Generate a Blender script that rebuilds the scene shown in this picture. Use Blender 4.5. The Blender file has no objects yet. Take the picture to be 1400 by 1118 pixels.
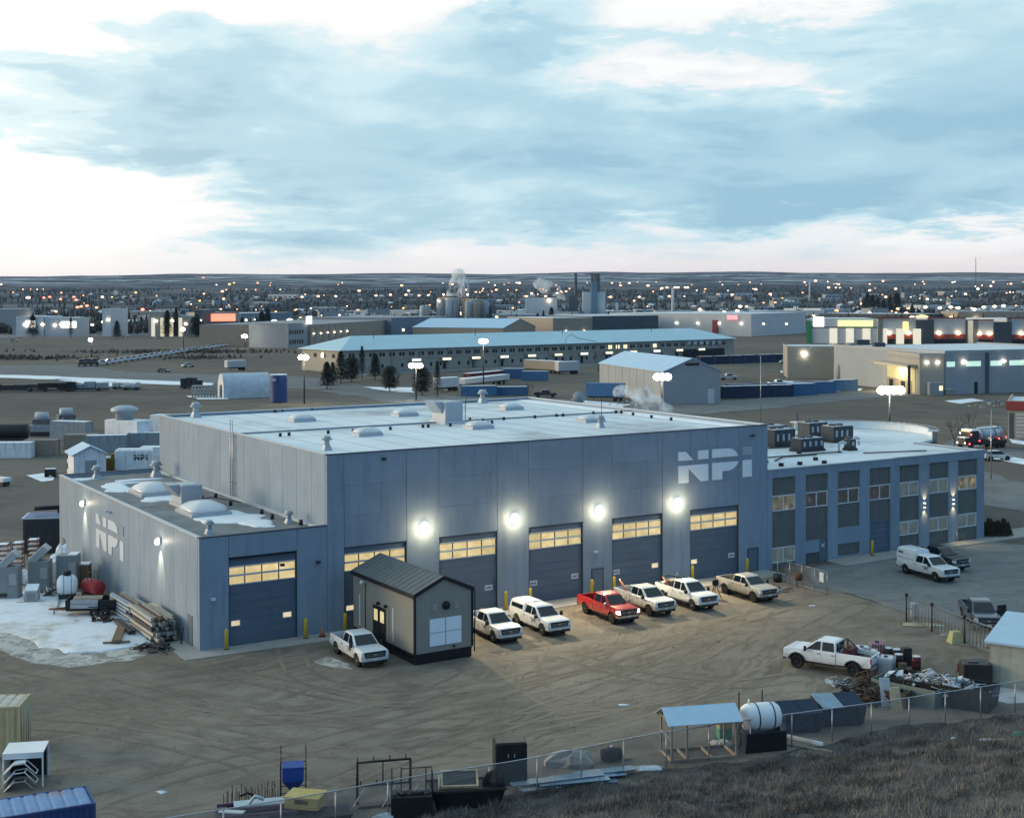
import bpy, bmesh, math, random
import numpy as np
from mathutils import Vector, Matrix
random.seed(7)
RNG = np.random.default_rng(11)
scene = bpy.context.scene
COL = scene.collection
PI = math.pi
R = math.radians

# ------------------------------------------------------------------ camera
cam_data = bpy.data.cameras.new('camera')
cam_data.sensor_width = 36.0
cam_data.lens = 1856.5 / 1400 * 36.0
cam_data.shift_y = -126.8 / 1400
cam_data.clip_start = 0.5
cam_data.clip_end = 60000
cam = bpy.data.objects.new('camera', cam_data)
COL.objects.link(cam)
cam.matrix_world = Matrix.Translation((0, 0, 25)) @ Matrix.Rotation(PI / 2 - 0.0142, 4, 'X') @ Matrix.Rotation(-0.0023, 4, 'Z')
scene.camera = cam

# ------------------------------------------------------------------ sky
world = bpy.data.worlds.new('World')
scene.world = world
world.use_nodes = True
wt = world.node_tree
for n in list(wt.nodes):
    wt.nodes.remove(n)

class NT:
    """small helper to wire shader nodes"""
    def __init__(self, tree): self.t = tree
    def new(self, kind, **kw):
        n = self.t.nodes.new(kind)
        for k, v in kw.items():
            setattr(n, k, v)
        return n
    def link(self, a, b): self.t.links.new(a, b)
    def put(self, v, sock):
        if isinstance(v, bpy.types.NodeSocket): self.link(v, sock)
        else: sock.default_value = v
    def math(self, op, a, b=0.0, c=0.0, clamp=False):
        n = self.new('ShaderNodeMath', operation=op); n.use_clamp = clamp
        self.put(a, n.inputs[0]); self.put(b, n.inputs[1]); self.put(c, n.inputs[2])
        return n.outputs[0]
    def mix(self, f, a, b, blend='MIX'):
        n = self.new('ShaderNodeMix', data_type='RGBA', blend_type=blend)
        self.put(f, n.inputs[0])
        for v, s in ((a, n.inputs[6]), (b, n.inputs[7])):
            if isinstance(v, (tuple, list)): v = tuple(v)[:3] + (1,)
            self.put(v, s)
        return n.outputs[2]
    def ramp(self, f, stops, interp='LINEAR'):
        n = self.new('ShaderNodeValToRGB'); n.color_ramp.interpolation = interp
        e = n.color_ramp.elements
        while len(e) < len(stops): e.new(0.5)
        for el, (p, c) in zip(e, stops):
            el.position = p
            el.color = (c, c, c, 1) if isinstance(c, (int, float)) else tuple(c)[:3] + (1,)
        self.put(f, n.inputs[0])
        return n.outputs[0]
    def smooth(self, v, a, b, o0=0.0, o1=1.0):
        n = self.new('ShaderNodeMapRange', interpolation_type='SMOOTHSTEP')
        self.put(v, n.inputs[0])
        n.inputs[1].default_value, n.inputs[2].default_value, n.inputs[3].default_value, n.inputs[4].default_value = a, b, o0, o1
        return n.outputs[0]
    def noise(self, vec, scale, detail=4, rough=0.55, dist=0.0, lac=2.0):
        n = self.new('ShaderNodeTexNoise')
        if vec is not None: self.link(vec, n.inputs['Vector'])
        n.inputs['Scale'].default_value = scale; n.inputs['Detail'].default_value = detail
        n.inputs['Roughness'].default_value = rough; n.inputs['Distortion'].default_value = dist
        return n.outputs['Fac']
    def vec(self, x, y, z):
        n = self.new('ShaderNodeCombineXYZ')
        for v, s in zip((x, y, z), n.inputs): self.put(v, s)
        return n.outputs[0]

W = NT(wt)
wo = W.new('ShaderNodeOutputWorld')
bg = W.new('ShaderNodeBackground'); bg.inputs['Strength'].default_value = 0.1
W.link(bg.outputs[0], wo.inputs[0])
HAZE = 2.4e-5
SUN_ELEV, SUN_AZ = R(7), R(-80)          # low in the west, at the left of the view (azimuth from +Y towards +X)
sky = W.new('ShaderNodeTexSky', sky_type='NISHITA')
sky.sun_disc = False
sky.sun_elevation = SUN_ELEV
sky.sun_rotation = SUN_AZ
sky.air_density = 1.0; sky.dust_density = 1.2; sky.ozone_density = 1.5
tc = W.new('ShaderNodeTexCoord')
sep = W.new('ShaderNodeSeparateXYZ'); W.link(tc.outputs['Generated'], sep.inputs[0])
dx, dy, dz = sep.outputs
den = W.math('ADD', W.math('ABSOLUTE', dz), 0.16)
cp = W.vec(W.math('DIVIDE', dx, den), W.math('DIVIDE', dy, den), 0.0)
n_big = W.noise(cp, 1.0, 5, 0.52, 0.3)
n_fine = W.noise(cp, 4.2, 8, 0.6, 0.7)
n_cov = W.math('ADD', W.math('MULTIPLY', W.math('SUBTRACT', n_big, 0.5), 2.2), W.math('MULTIPLY', W.math('SUBTRACT', n_fine, 0.5), 0.42))
ahead = W.smooth(dy, 0.0, 0.5)
cover = W.math('ADD', n_cov, W.math('MULTIPLY', W.math('MAXIMUM', W.math('SUBTRACT', 1.0, ahead), W.smooth(dz, 0.2, 0.36)), 0.52))
# the big cloud masses and gaps of this evening: (azimuth, elevation, half widths, weight)
wx = W.math('MULTIPLY_ADD', W.math('SUBTRACT', n_fine, 0.5), 0.15, dx)
wz = W.math('MULTIPLY_ADD', W.math('SUBTRACT', W.noise(cp, 3.1, 6, 0.6, 0.3), 0.5), 0.10, dz)
for ax, el, sx, sz, wgt in [
        (-0.215, 0.145, 0.115, 0.050, 0.55), (-0.255, 0.108, 0.075, 0.018, 0.35), (-0.150, 0.052, 0.080, 0.022, 0.55), (0.035, 0.098, 0.190, 0.062, 0.46),
        (0.240, 0.092, 0.170, 0.050, 0.58), (0.02, 0.200, 0.060, 0.035, 0.55), (0.31, 0.185, 0.100, 0.048, 0.55), (0.22, 0.060, 0.15, 0.012, 0.25),
        (-0.335, 0.152, 0.035, 0.010, 0.45), (0.156, 0.212, 0.082, 0.015, -0.85), (0.090, 0.166, 0.070, 0.014, -0.6),
        (-0.345, 0.075, 0.120, 0.024, -0.70), (-0.08, 0.205, 0.06, 0.014, -0.60), (0.345, 0.040, 0.10, 0.012, -0.5),
        (0.20, 0.150, 0.05, 0.012, -0.35), (-0.36, 0.20, 0.10, 0.035, -0.75), (-0.2, 0.215, 0.12, 0.010, -0.5), (0.05, 0.045, 0.1, 0.010, -0.2)]:
    qx = W.math('DIVIDE', W.math('SUBTRACT', wx, ax), sx)
    qz = W.math('DIVIDE', W.math('SUBTRACT', wz, el), sz)
    d2 = W.math('ADD', W.math('MULTIPLY', qx, qx), W.math('MULTIPLY', qz, qz))
    g = W.math('POWER', 2.718, W.math('MULTIPLY', d2, -0.8))
    g = W.math('MULTIPLY', g, ahead)
    cover = W.math('MULTIPLY_ADD', g, wgt, cover)
low = W.smooth(dz, 0.0, 0.05)
cover = W.math('MULTIPLY', W.math('ADD', cover, 0.18), W.math('MULTIPLY_ADD', low, 0.8, 0.2))
cl = W.ramp(cover, [(0.0, (1.06, 1.06, 1.06)), (0.2, (0.95, 0.985, 1.0)), (0.45, (0.655, 0.87, 0.95)), (0.75, (0.465, 0.715, 0.845)), (1.0, (0.36, 0.60, 0.75))], 'EASE')
warm = W.smooth(dz, 0.012, 0.042, 1.0, 0.0)
pink = W.smooth(dx, -0.30, 0.30)
hor = W.mix(pink, (1.04, 0.99, 0.97), (1.03, 0.87, 0.83))
cl = W.mix(W.math('MULTIPLY', warm, 0.75), cl, hor)
# brighter and warmer towards the sunset, bluer opposite to it
west = W.math('MAXIMUM', W.math('ADD', W.math('MULTIPLY', dx, -0.98), W.math('MULTIPLY', dy, 0.18)), 0.0)
west = W.math('MULTIPLY', W.math('POWER', west, 2.5), W.smooth(dz, 0.0, 0.75, 1.0, 0.15))
glow = W.mix(west, (0, 0, 0), (1.25, 0.92, 0.55))
cl = W.mix(1.0, cl, glow, 'ADD')
cl = W.mix(W.smooth(dz, -0.03, 0.0), (0.10, 0.10, 0.095), cl)      # the plain goes on below the horizon
east = W.smooth(W.math('ADD', W.math('MULTIPLY', dx, 0.6), W.math('MULTIPLY', dy, -0.8)), 0.0, 1.0)
cl = W.mix(east, cl, W.mix(1.0, cl, (0.36, 0.55, 0.86), 'MULTIPLY'))
n10 = W.mix(1.0, cl, (10.0, 10.0, 10.0), 'MULTIPLY')
final = W.mix(0.94, sky.outputs[0], n10)
W.link(final, bg.inputs[0])
try:
    world.cycles.sampling_method = 'MANUAL'; world.cycles.sample_map_resolution = 1024
except Exception:
    pass

sun_data = bpy.data.lights.new('sun', 'SUN')
sun_data.energy = 2.9
sun_data.angle = R(30)
sun_data.color = (1.0, 0.80, 0.55)
sun = bpy.data.objects.new('sun', sun_data); COL.objects.link(sun)
sd = Vector((math.sin(SUN_AZ) * math.cos(SUN_ELEV), math.cos(SUN_AZ) * math.cos(SUN_ELEV), math.sin(SUN_ELEV)))
sun.rotation_euler = sd.to_track_quat('Z', 'Y').to_euler()

vs = scene.view_settings
vs.view_transform = 'Standard'; vs.look = 'None'; vs.exposure = 0.0; vs.gamma = 1.0; vs.use_curve_mapping = False
cy = scene.cycles
cy.max_bounces = 6; cy.diffuse_bounces = 3; cy.glossy_bounces = 3; cy.transmission_bounces = 4
cy.volume_bounces = 3; cy.transparent_max_bounces = 16
cy.sample_clamp_indirect = 4.0
cy.use_denoising = True
cy.caustics_reflective = False; cy.caustics_refractive = False

# ------------------------------------------------------------------ materials
MATS = {}
def mat(name, rgb, rough=0.65, metal=0.0, var=0.12, scale=0.8, bump=0.0, bscale=8.0, spec=0.35, rand=0.0, emit=None, dirt=None, dscale=0.5, streak=False, coat=0.0):
    """procedural surface: base colour broken up by two octaves of noise, optional dirt, bump and per-object variation"""
    if name in MATS: return MATS[name]
    m = bpy.data.materials.new(name); m.use_nodes = True
    t = NT(m.node_tree); b = m.node_tree.nodes['Principled BSDF']
    b.inputs['Roughness'].default_value = rough; b.inputs['Metallic'].default_value = metal
    b.inputs['Specular IOR Level'].default_value = spec
    if coat: b.inputs['Coat Weight'].default_value = coat; b.inputs['Coat Roughness'].default_value = 0.08
    co = t.new('ShaderNodeTexCoord').outputs['Object']
    c = None
    if var > 0:
        n = t.noise(co, scale, 5, 0.62)
        lo = tuple(x * (1 - var) for x in rgb); hi = tuple(min(1, x * (1 + var)) for x in rgb)
        c = t.mix(t.ramp(n, [(0.3, 0.0), (0.7, 1.0)]), lo, hi)
    else:
        c = t.mix(0.0, rgb, rgb)
    if dirt:
        v = co
        if streak:
            mp = t.new('ShaderNodeMapping'); t.link(co, mp.inputs[0]); mp.inputs['Scale'].default_value = (3, 3, 0.25); v = mp.outputs[0]
        n2 = t.noise(v, dscale, 6, 0.65)
        c = t.mix(t.smooth(n2, 0.48, 0.72, 0, dirt[3]), c, dirt[:3])
    if rand:
        oi = t.new('ShaderNodeObjectInfo').outputs['Random']
        f = t.math('MULTIPLY_ADD', oi, 2 * rand, 1 - rand)
        hv = t.new('ShaderNodeHueSaturation'); t.link(f, hv.inputs['Value']); t.link(c, hv.inputs['Color']); c = hv.outputs[0]
    t.link(c, b.inputs['Base Color'])
    if bump:
        bn = t.new('ShaderNodeBump'); bn.inputs['Strength'].default_value = bump; bn.inputs['Distance'].default_value = 0.05
        t.link(t.noise(co, bscale, 4, 0.6), bn.inputs['Height']); t.link(bn.outputs[0], b.inputs['Normal'])
    if emit:
        b.inputs['Emission Color'].default_value = tuple(emit[:3]) + (1,); b.inputs['Emission Strength'].default_value = emit[3]
    MATS[name] = m
    return m
def lamp_mat(name, rgb, strength, sample=False):
    if name in MATS: return MATS[name]
    m = mat(name, (0.8, 0.8, 0.8), var=0, emit=tuple(rgb) + (strength,))
    m.cycles.emission_sampling = 'AUTO' if sample else 'NONE'
    return m

# ------------------------------------------------------------------ mesh building
class MB:
    """collects shapes; build() links them as one mesh object"""
    def __init__(self): self.v = []; self.f = []; self.mi = []; self.mats = []; self.cur = 0; self.M = None; self.sm = []
    def use(self, m):
        if m not in self.mats: self.mats.append(m)
        self.cur = self.mats.index(m); return self
    def add(self, vs, fs, smooth=False):
        b = len(self.v)
        if self.M is not None: vs = [tuple(self.M @ Vector(p)) for p in vs]
        self.v += [tuple(p) for p in vs]
        for f in fs:
            self.f.append([i + b for i in f]); self.mi.append(self.cur); self.sm.append(smooth)
        return self
    def box(self, c, s, rz=0.0, rx=0.0, ry=0.0):
        hx, hy, hz = s[0] / 2, s[1] / 2, s[2] / 2
        m = Matrix.Translation(c) @ Matrix.Rotation(rz, 4, 'Z') @ Matrix.Rotation(ry, 4, 'Y') @ Matrix.Rotation(rx, 4, 'X')
        vs = [m @ Vector((x, y, z)) for x in (-hx, hx) for y in (-hy, hy) for z in (-hz, hz)]
        return self.add(vs, [(0, 1, 3, 2), (4, 6, 7, 5), (0, 4, 5, 1), (2, 3, 7, 6), (0, 2, 6, 4), (1, 5, 7, 3)])
    def span(self, a, b):
        return self.box(((a[0] + b[0]) / 2, (a[1] + b[1]) / 2, (a[2] + b[2]) / 2), (abs(b[0] - a[0]), abs(b[1] - a[1]), abs(b[2] - a[2])))
    def bev(self, c, s, r, rz=0.0):
        """box with its vertical and top edges chamfered"""
        hx, hy = s[0] / 2, s[1] / 2
        def ring(k, z): 
            x, y = hx - k, hy - k; q = r * 0.9
            return [(x, y - q, z), (x - q, y, z), (-x + q, y, z), (-x, y - q, z), (-x, -y + q, z), (-x + q, -y, z), (x - q, -y, z), (x, -y + q, z)]
        m = Matrix.Translation(c) @ Matrix.Rotation(rz, 4, 'Z')
        rs = [ring(0, -s[2] / 2), ring(0, s[2] / 2 - r), ring(r * 0.8, s[2] / 2)]
        return self.loft([[tuple(m @ Vector(p)) for p in q] for q in rs])
    def loft(self, rings, caps=True, smooth=False, closed=True):
        n = len(rings[0]); vs = [p for r_ in rings for p in r_]; fs = []
        for k in range(len(rings) - 1):
            for i in range(n if closed else n - 1):
                j = (i + 1) % n
                fs.append((k * n + i, k * n + j, (k + 1) * n + j, (k + 1) * n + i))
        self.add(vs, fs, smooth)
        if caps:
            b = len(self.v) - len(vs)
            for f in (list(range(n))[::-1], [(len(rings) - 1) * n + i for i in range(n)]):
                self.f.append([i + b for i in f]); self.mi.append(self.cur); self.sm.append(False)
        return self
    def tube(self, pts, r, n=6, caps=True, smooth=True):
        pts = [Vector(p) for p in pts]; rr = r if isinstance(r, (list, tuple)) else [r] * len(pts)
        rings = []
        for i, p in enumerate(pts):
            d = (pts[min(i + 1, len(pts) - 1)] - pts[max(i - 1, 0)]).normalized()
            a = d.orthogonal().normalized() if abs(d.z) < 0.99 else Vector((1, 0, 0))
            if abs(d.z) < 0.99: a = d.cross(Vector((0, 0, 1))).normalized()
            b = d.cross(a)
            rings.append([tuple(p + (a * math.cos(2 * PI * k / n) + b * math.sin(2 * PI * k / n)) * rr[i]) for k in range(n)])
        return self.loft(rings, caps, smooth)
    def cyl(self, c, r, h, n=16, r2=None, smooth=True):
        r2 = r if r2 is None else r2
        return self.loft([[(c[0] + q * math.cos(2 * PI * k / n), c[1] + q * math.sin(2 * PI * k / n), c[2] + z) for k in range(n)] for q, z in ((r, 0), (r2, h))], True, smooth)
    def lathe(self, prof, origin, axis='Z', n=18, smooth=True, caps=True):
        rings = []
        for r_, z in prof:
            ring = []
            for k in range(n):
                a = 2 * PI * k / n; x, y = r_ * math.cos(a), r_ * math.sin(a)
                p = (x, y, z) if axis == 'Z' else ((z, x, y) if axis == 'X' else (x, z, y))
                ring.append((p[0] + origin[0], p[1] + origin[1], p[2] + origin[2]))
            rings.append(ring)
        return self.loft(rings, caps, smooth)
    def quad(self, a, b, c, d): return self.add([a, b, c, d], [(0, 1, 2, 3)])
    def poly(self, pts): return self.add(pts, [tuple(range(len(pts)))])
    def prism(self, pts2, z0, z1):
        return self.loft([[(p[0], p[1], z0) for p in pts2], [(p[0], p[1], z1) for p in pts2]])
    def slab(self, pts3, off):
        """polygon given thickness along the vector off"""
        o = Vector(off)
        return self.loft([[tuple(p) for p in pts3], [tuple(Vector(p) + o) for p in pts3]])
    def build(self, name, m=None, parent=None, loc=None, rz=None, kind=None, label=None):
        me = bpy.data.meshes.new(name)
        me.from_pydata(self.v, [], self.f)
        ms = self.mats if self.mats else [m]
        if m is not None and self.mats and m not in ms: ms = ms + [m]
        for x in ms: me.materials.append(MATS[x] if isinstance(x, str) else x)
        if self.mats: me.polygons.foreach_set('material_index', self.mi)
        me.polygons.foreach_set('use_smooth', self.sm)
        bm = bmesh.new(); bm.from_mesh(me); bmesh.ops.recalc_face_normals(bm, faces=bm.faces); bm.to_mesh(me); bm.free()
        me.update()
        return place(name, me, parent, loc, rz, kind, label)
def place(name, me, parent=None, loc=None, rz=None, kind=None, label=None):
    o = bpy.data.objects.new(name, me); COL.objects.link(o)
    if parent is not None: o.parent = parent
    if loc is not None: o.location = loc if len(loc) == 3 else (loc[0], loc[1], 0)
    if rz is not None: o.rotation_euler = (0, 0, rz)
    if kind: o['kind'] = kind
    if label: o['label'] = label
    return o
def tag(o, label, cat, group=None):
    o['label'] = label; o['category'] = cat
    if group: o['group'] = group
    return o
def thing(name, label, cat, loc=(0, 0, 0), rz=0.0, group=None):
    o = bpy.data.objects.new(name, None); COL.objects.link(o)
    o.empty_display_size = 0.3
    o.location = loc if len(loc) == 3 else (loc[0], loc[1], 0); o.rotation_euler = (0, 0, rz)
    return tag(o, label, cat, group)
def copy_tree(o, loc, rz, label=None, group=None, scale=None):
    def cp(src, parent):
        c = src.copy(); COL.objects.link(c)
        if parent is not None: c.parent = parent
        for ch in src.children: cp(ch, c)
        return c
    c = cp(o, None); c.location = loc if len(loc) == 3 else (loc[0], loc[1], 0); c.rotation_euler = (0, 0, rz)
    if scale: c.scale = scale
    if label: c['label'] = label
    if group: c['group'] = group
    return c
def light(name, kind, loc, energy, color, parent=None, size=0.15, target=None, spot=2.2, blend=0.6):
    d = bpy.data.lights.new(name, kind); d.energy = energy; d.color = color
    d.shadow_soft_size = size
    if kind == 'SPOT': d.spot_size = spot; d.spot_blend = blend
    o = bpy.data.objects.new(name, d); COL.objects.link(o); o.location = loc
    if parent is not None: o.parent = parent
    if target is not None:
        o.rotation_euler = (Vector(loc) - Vector(target)).to_track_quat('Z', 'Y').to_euler()
    return o

# common materials
mat('white_paint', (0.78, 0.79, 0.80), 0.35, var=0.05, spec=0.5)
mat('black_rubber', (0.018, 0.018, 0.02), 0.85, var=0.1)
mat('black_plastic', (0.02, 0.02, 0.022), 0.5, var=0.1)
mat('dark_glass', (0.008, 0.016, 0.026), 0.06, var=0, spec=0.36)
mat('galvanised', (0.42, 0.44, 0.46), 0.45, 0.7, var=0.15, scale=3)
mat('dark_metal', (0.05, 0.05, 0.055), 0.5, 0.4, var=0.2, scale=2)
mat('black_steel', (0.018, 0.019, 0.022), 0.55, 0.2, var=0.25, scale=2)
mat('chrome', (0.6, 0.62, 0.65), 0.15, 1.0, var=0.03)
mat('weathered_wood', (0.22, 0.17, 0.12), 0.85, var=0.3, scale=3)
mat('pale_wood', (0.45, 0.36, 0.24), 0.8, var=0.2, scale=3)
mat('concrete', (0.34, 0.33, 0.31), 0.85, var=0.15, scale=0.7, bump=0.15, dirt=(0.16, 0.14, 0.12, 0.6), dscale=0.35)
mat('rust', (0.125, 0.058, 0.036), 0.85, var=0.4, scale=3)
mat('safety_yellow', (0.62, 0.44, 0.03), 0.5, var=0.1, scale=3)
mat('snow', (0.78, 0.82, 0.86), 0.7, var=0.06, scale=1.2, bump=0.4, bscale=2.5, dirt=(0.42, 0.37, 0.30, 0.75), dscale=0.45)
mat('clean_snow', (0.80, 0.84, 0.88), 0.7, var=0.05, scale=1.0, bump=0.3, bscale=2.0)

# ------------------------------------------------------------------ land
def ground_mat(name, cols, scales, tracks=None, bump=0.25, rough=0.9, patch=None):
    """earth: three noise octaves between four colours, optional wheel tracks that sweep in arcs"""
    m = bpy.data.materials.new(name); m.use_nodes = True; MATS[name] = m
    t = NT(m.node_tree); b = m.node_tree.nodes['Principled BSDF']
    b.inputs['Roughness'].default_value = rough; b.inputs['Specular IOR Level'].default_value = 0.2
    co = t.new('ShaderNodeTexCoord').outputs['Object']
    a = t.noise(co, scales[0], 4, 0.6, 0.6); d = t.noise(co, scales[1], 6, 0.68, 0.3); e = t.noise(co, scales[2], 3, 0.7)
    c = t.mix(t.smooth(a, 0.35, 0.65), cols[0], cols[1])
    c = t.mix(t.smooth(d, 0.42, 0.68, 0, 0.85), c, cols[2])
    c = t.mix(t.smooth(e, 0.45, 0.75, 0, 0.45), c, cols[3])
    h = t.math('MULTIPLY_ADD', e, 0.35, d)
    if tracks:
        for k, (cx, cy_, per, amt) in enumerate(tracks):
            s = t.new('ShaderNodeSeparateXYZ'); t.link(co, s.inputs[0])
            px = t.math('SUBTRACT', s.outputs[0], cx); py = t.math('SUBTRACT', s.outputs[1], cy_)
            rad = t.math('SQRT', t.math('ADD', t.math('MULTIPLY', px, px), t.math('MULTIPLY', py, py)))
            wob = t.noise(co, 0.11, 3, 0.5); rad = t.math('MULTIPLY_ADD', wob, 7.0, rad)
            n1 = t.noise(t.vec(t.math('MULTIPLY', rad, per), t.math('MULTIPLY', t.math('ARCTAN2', py, px), 2.5), 0.0), 1.0, 5, 0.7)
            mask = t.smooth(t.noise(co, 0.06 + .02 * k, 3, 0.5), 0.40, 0.62)
            f = t.math('MULTIPLY', t.math('MULTIPLY', t.smooth(n1, 0.47, 0.60), mask), amt)
            c = t.mix(f, c, tuple(x * 0.50 for x in cols[0]))
            f2 = t.math('MULTIPLY', t.math('MULTIPLY', t.smooth(n1, 0.36, 0.28, 0, 1), mask), amt * 0.6)
            c = t.mix(f2, c, tuple(min(1, x * 1.35) for x in cols[1]))
            h = t.math('MULTIPLY_ADD', n1, -0.7, h)
    if patch:
        n = t.noise(co, patch[1], 5, 0.6, 0.8)
        c = t.mix(t.smooth(n, patch[2], patch[2] + .06, 0, patch[3]), c, patch[0])
    t.link(c, b.inputs['Base Color'])
    bn = t.new('ShaderNodeBump'); bn.inputs['Strength'].default_value = bump; bn.inputs['Distance'].default_value = 0.12
    t.link(h, bn.inputs['Height']); t.link(bn.outputs[0], b.inputs['Normal'])
    return m
ground_mat('field_soil', [(0.13, 0.115, 0.10), (0.16, 0.142, 0.12), (0.085, 0.078, 0.07), (0.19, 0.175, 0.15)], (0.012, 0.08, 0.9), bump=0.3)
ground_mat('yard_gravel', [(0.200, 0.171, 0.137), (0.245, 0.212, 0.172), (0.128, 0.109, 0.089), (0.31, 0.275, 0.225)], (0.05, 0.35, 7.0),
           [(-40, 118, 1.3, 0.68), (34, 30, 0.8, 0.38), (5, 150, 1.6, 0.40)], bump=0.6)
ground_mat('lot_asphalt', [(0.185, 0.19, 0.19), (0.22, 0.222, 0.22), (0.145, 0.145, 0.142), (0.25, 0.25, 0.245)], (0.08, 0.5, 6.0), [(60, 60, 1.5, 0.35)], bump=0.15)
ground_mat('road_asphalt', [(0.15, 0.155, 0.16), (0.18, 0.185, 0.19), (0.12, 0.12, 0.122), (0.21, 0.21, 0.21)], (0.02, 0.2, 3.0), bump=0.1)
ground_mat('dry_grass_soil', [(0.085, 0.08, 0.074), (0.11, 0.102, 0.094), (0.055, 0.052, 0.049), (0.15, 0.142, 0.13)], (0.15, 0.8, 6), bump=0.6)

CREST = [(-9000, 1.0), (-3500, 1.03), (-1900, 1.13), (-500, 1.10), (300, 1.08), (1000, 1.13), (1500, 1.17), (2300, 1.10), (3500, 1.03), (9000, 1.0)]
PROF = [(0, 0), (2400, 0), (4000, 42), (5200, 66), (7000, 104), (9000, 162), (9800, 168), (11500, 150), (14000, 120)]
def lerp_tab(tab, x):
    if x <= tab[0][0]: return tab[0][1]
    for (a, b), (c, d) in zip(tab, tab[1:]):
        if x <= c: return b + (d - b) * (x - a) / (c - a)
    return tab[-1][1]
from mathutils import noise as mn
def terrain(x, y):
    z = lerp_tab(PROF, y)
    if z > 0:
        k = min(1, max(0, (y - 5500) / 3000))
        z *= 1 + (lerp_tab(CREST, x * 9500 / max(y, 1)) - 1) * k
        z += mn.noise((x * .0011, y * .0009, 3.1)) * min(1, (y - 2400) / 3000) * 16 + mn.noise((x * .004, y * .002, 9.7)) * 4 * k
    return z
def sheet_grid(xs, ys, fn):
    vs = [(x, y, fn(x, y)) for y in ys for x in xs]; n = len(xs)
    fs = [(j * n + i, j * n + i + 1, (j + 1) * n + i + 1, (j + 1) * n + i) for j in range(len(ys) - 1) for i in range(n - 1)]
    return vs, fs
xs = [-9000 + 18000 * k / 150 for k in range(151)]
ys = [-4000, -400, -50, 60, 200, 500, 1000, 1600, 2400] + [2400 + 120 * k for k in range(1, 66)] + [11000, 14000]
m = MB(); vs, fs = sheet_grid(xs, ys, lambda x, y: terrain(x, y) - .02); m.add(vs, fs, True)
def land_material():
    """open country: dry fields near by, woods, stubble and thin snow on the far slopes"""
    m = bpy.data.materials.new('open_country'); m.use_nodes = True; MATS['open_country'] = m
    t = NT(m.node_tree); b = m.node_tree.nodes['Principled BSDF']; b.inputs['Roughness'].default_value = 0.95; b.inputs['Specular IOR Level'].default_value = 0.1
    co = t.new('ShaderNodeTexCoord').outputs['Object']; s = t.new('ShaderNodeSeparateXYZ'); t.link(co, s.inputs[0])
    n0 = t.noise(co, 0.013, 5, 0.6, 0.5); n1 = t.noise(co, 0.12, 5, 0.65)
    near = t.mix(t.smooth(n0, 0.35, 0.65), (0.12, 0.108, 0.094), (0.165, 0.145, 0.115))
    near = t.mix(t.smooth(n1, 0.45, 0.7, 0, 0.7), near, (0.085, 0.078, 0.07))
    mp = t.new('ShaderNodeMapping'); t.link(co, mp.inputs[0]); mp.inputs['Scale'].default_value = (0.0016, 0.0030, 0.0)
    n2 = t.noise(mp.outputs[0], 1.0, 7, 0.66, 0.4); n3 = t.noise(mp.outputs[0], 4.0, 6, 0.7, 0.3)
    wood = t.mix(t.smooth(n3, 0.35, 0.65), (0.014, 0.018, 0.024), (0.04, 0.04, 0.042))
    hill = t.mix(t.smooth(n2, 0.44, 0.60), wood, (0.075, 0.072, 0.072))
    snowf = t.math('MULTIPLY', t.smooth(t.math('ADD', t.math('MULTIPLY', n3, 0.55), t.math('MULTIPLY', n2, 0.5)), 0.525, 0.575), t.smooth(s.outputs[1], 5000, 7000, 0.12, 0.65))
    hill = t.mix(snowf, hill, (0.62, 0.64, 0.66))
    hill = t.mix(t.math('MULTIPLY', t.smooth(s.outputs[1], 8000, 8800), t.smooth(n3, .40, .55, .45, .9)), hill, (0.105, 0.062, 0.062))  # reddish sunset light on the far crest, put into the land colour
    t.link(t.mix(t.smooth(s.outputs[1], 1100, 2600), near, hill), b.inputs['Base Color'])
land_material()
m.build('terrain', 'open_country', kind='structure')

def ground_sheet(name, pts, z, m, kind='structure', sub=0):
    """flat sheet with its outline nibbled so that the edge is not ruler straight"""
    out = []
    for i, a in enumerate(pts):
        b = pts[(i + 1) % len(pts)]
        d = math.hypot(b[0] - a[0], b[1] - a[1]); n = max(1, int(d / sub)) if sub else 1
        for k in range(n):
            f = k / n; x, y = a[0] + (b[0] - a[0]) * f, a[1] + (b[1] - a[1]) * f
            if sub: x += mn.noise((x * .8 / sub, y * .8 / sub, 2.2)) * sub * .45; y += mn.noise((x * .8 / sub, y * .8 / sub, 7.7)) * sub * .45
            out.append((x, y, z))
    return MB().poly(out).build(name, m, kind=kind)
ground_sheet('gravel_yard', [(-75, 40), (80, 40), (75, 82), (35.89, 92.34), (34.37, 101.09), (31.1, 106.76), (28.99, 111.98), (26.32, 116.25), (25, 122), (-45, 140), (-75, 150)], 0.004, 'yard_gravel', sub=2.0)
ground_sheet('storage_yard', [(-160, 118), (-50, 118), (-44, 140), (-30, 165), (-25, 205), (-60, 245), (-170, 245)], 0.002, 'field_soil', sub=3)
ground_sheet('paved_lot', [(26.02, 117.14), (28.5, 113.64), (31.1, 106.76), (34.37, 101.09), (36.25, 93.27), (44.9, 101.44), (57.53, 130.03), (51.31, 135.87), (48.05, 139.21), (26.75, 124.08)], 0.012, 'lot_asphalt', sub=1.2)
def along(u0, v0, u1, v1, z): return [B2W(u0, v0, z), B2W(u1, v0, z), B2W(u1, v1, z), B2W(u0, v1, z)]
BX, BY, BTH = -22.147, 95.669, 0.555
def B2W(u, v, z=0.0):
    c, s = math.cos(BTH), math.sin(BTH)
    return (BX + c * u - s * v, BY + s * u + c * v, z)
def slab_structure(name, pts, z0, z1, m):
    return MB().prism(pts, z0, z1).build(name, m, kind='structure')
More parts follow.
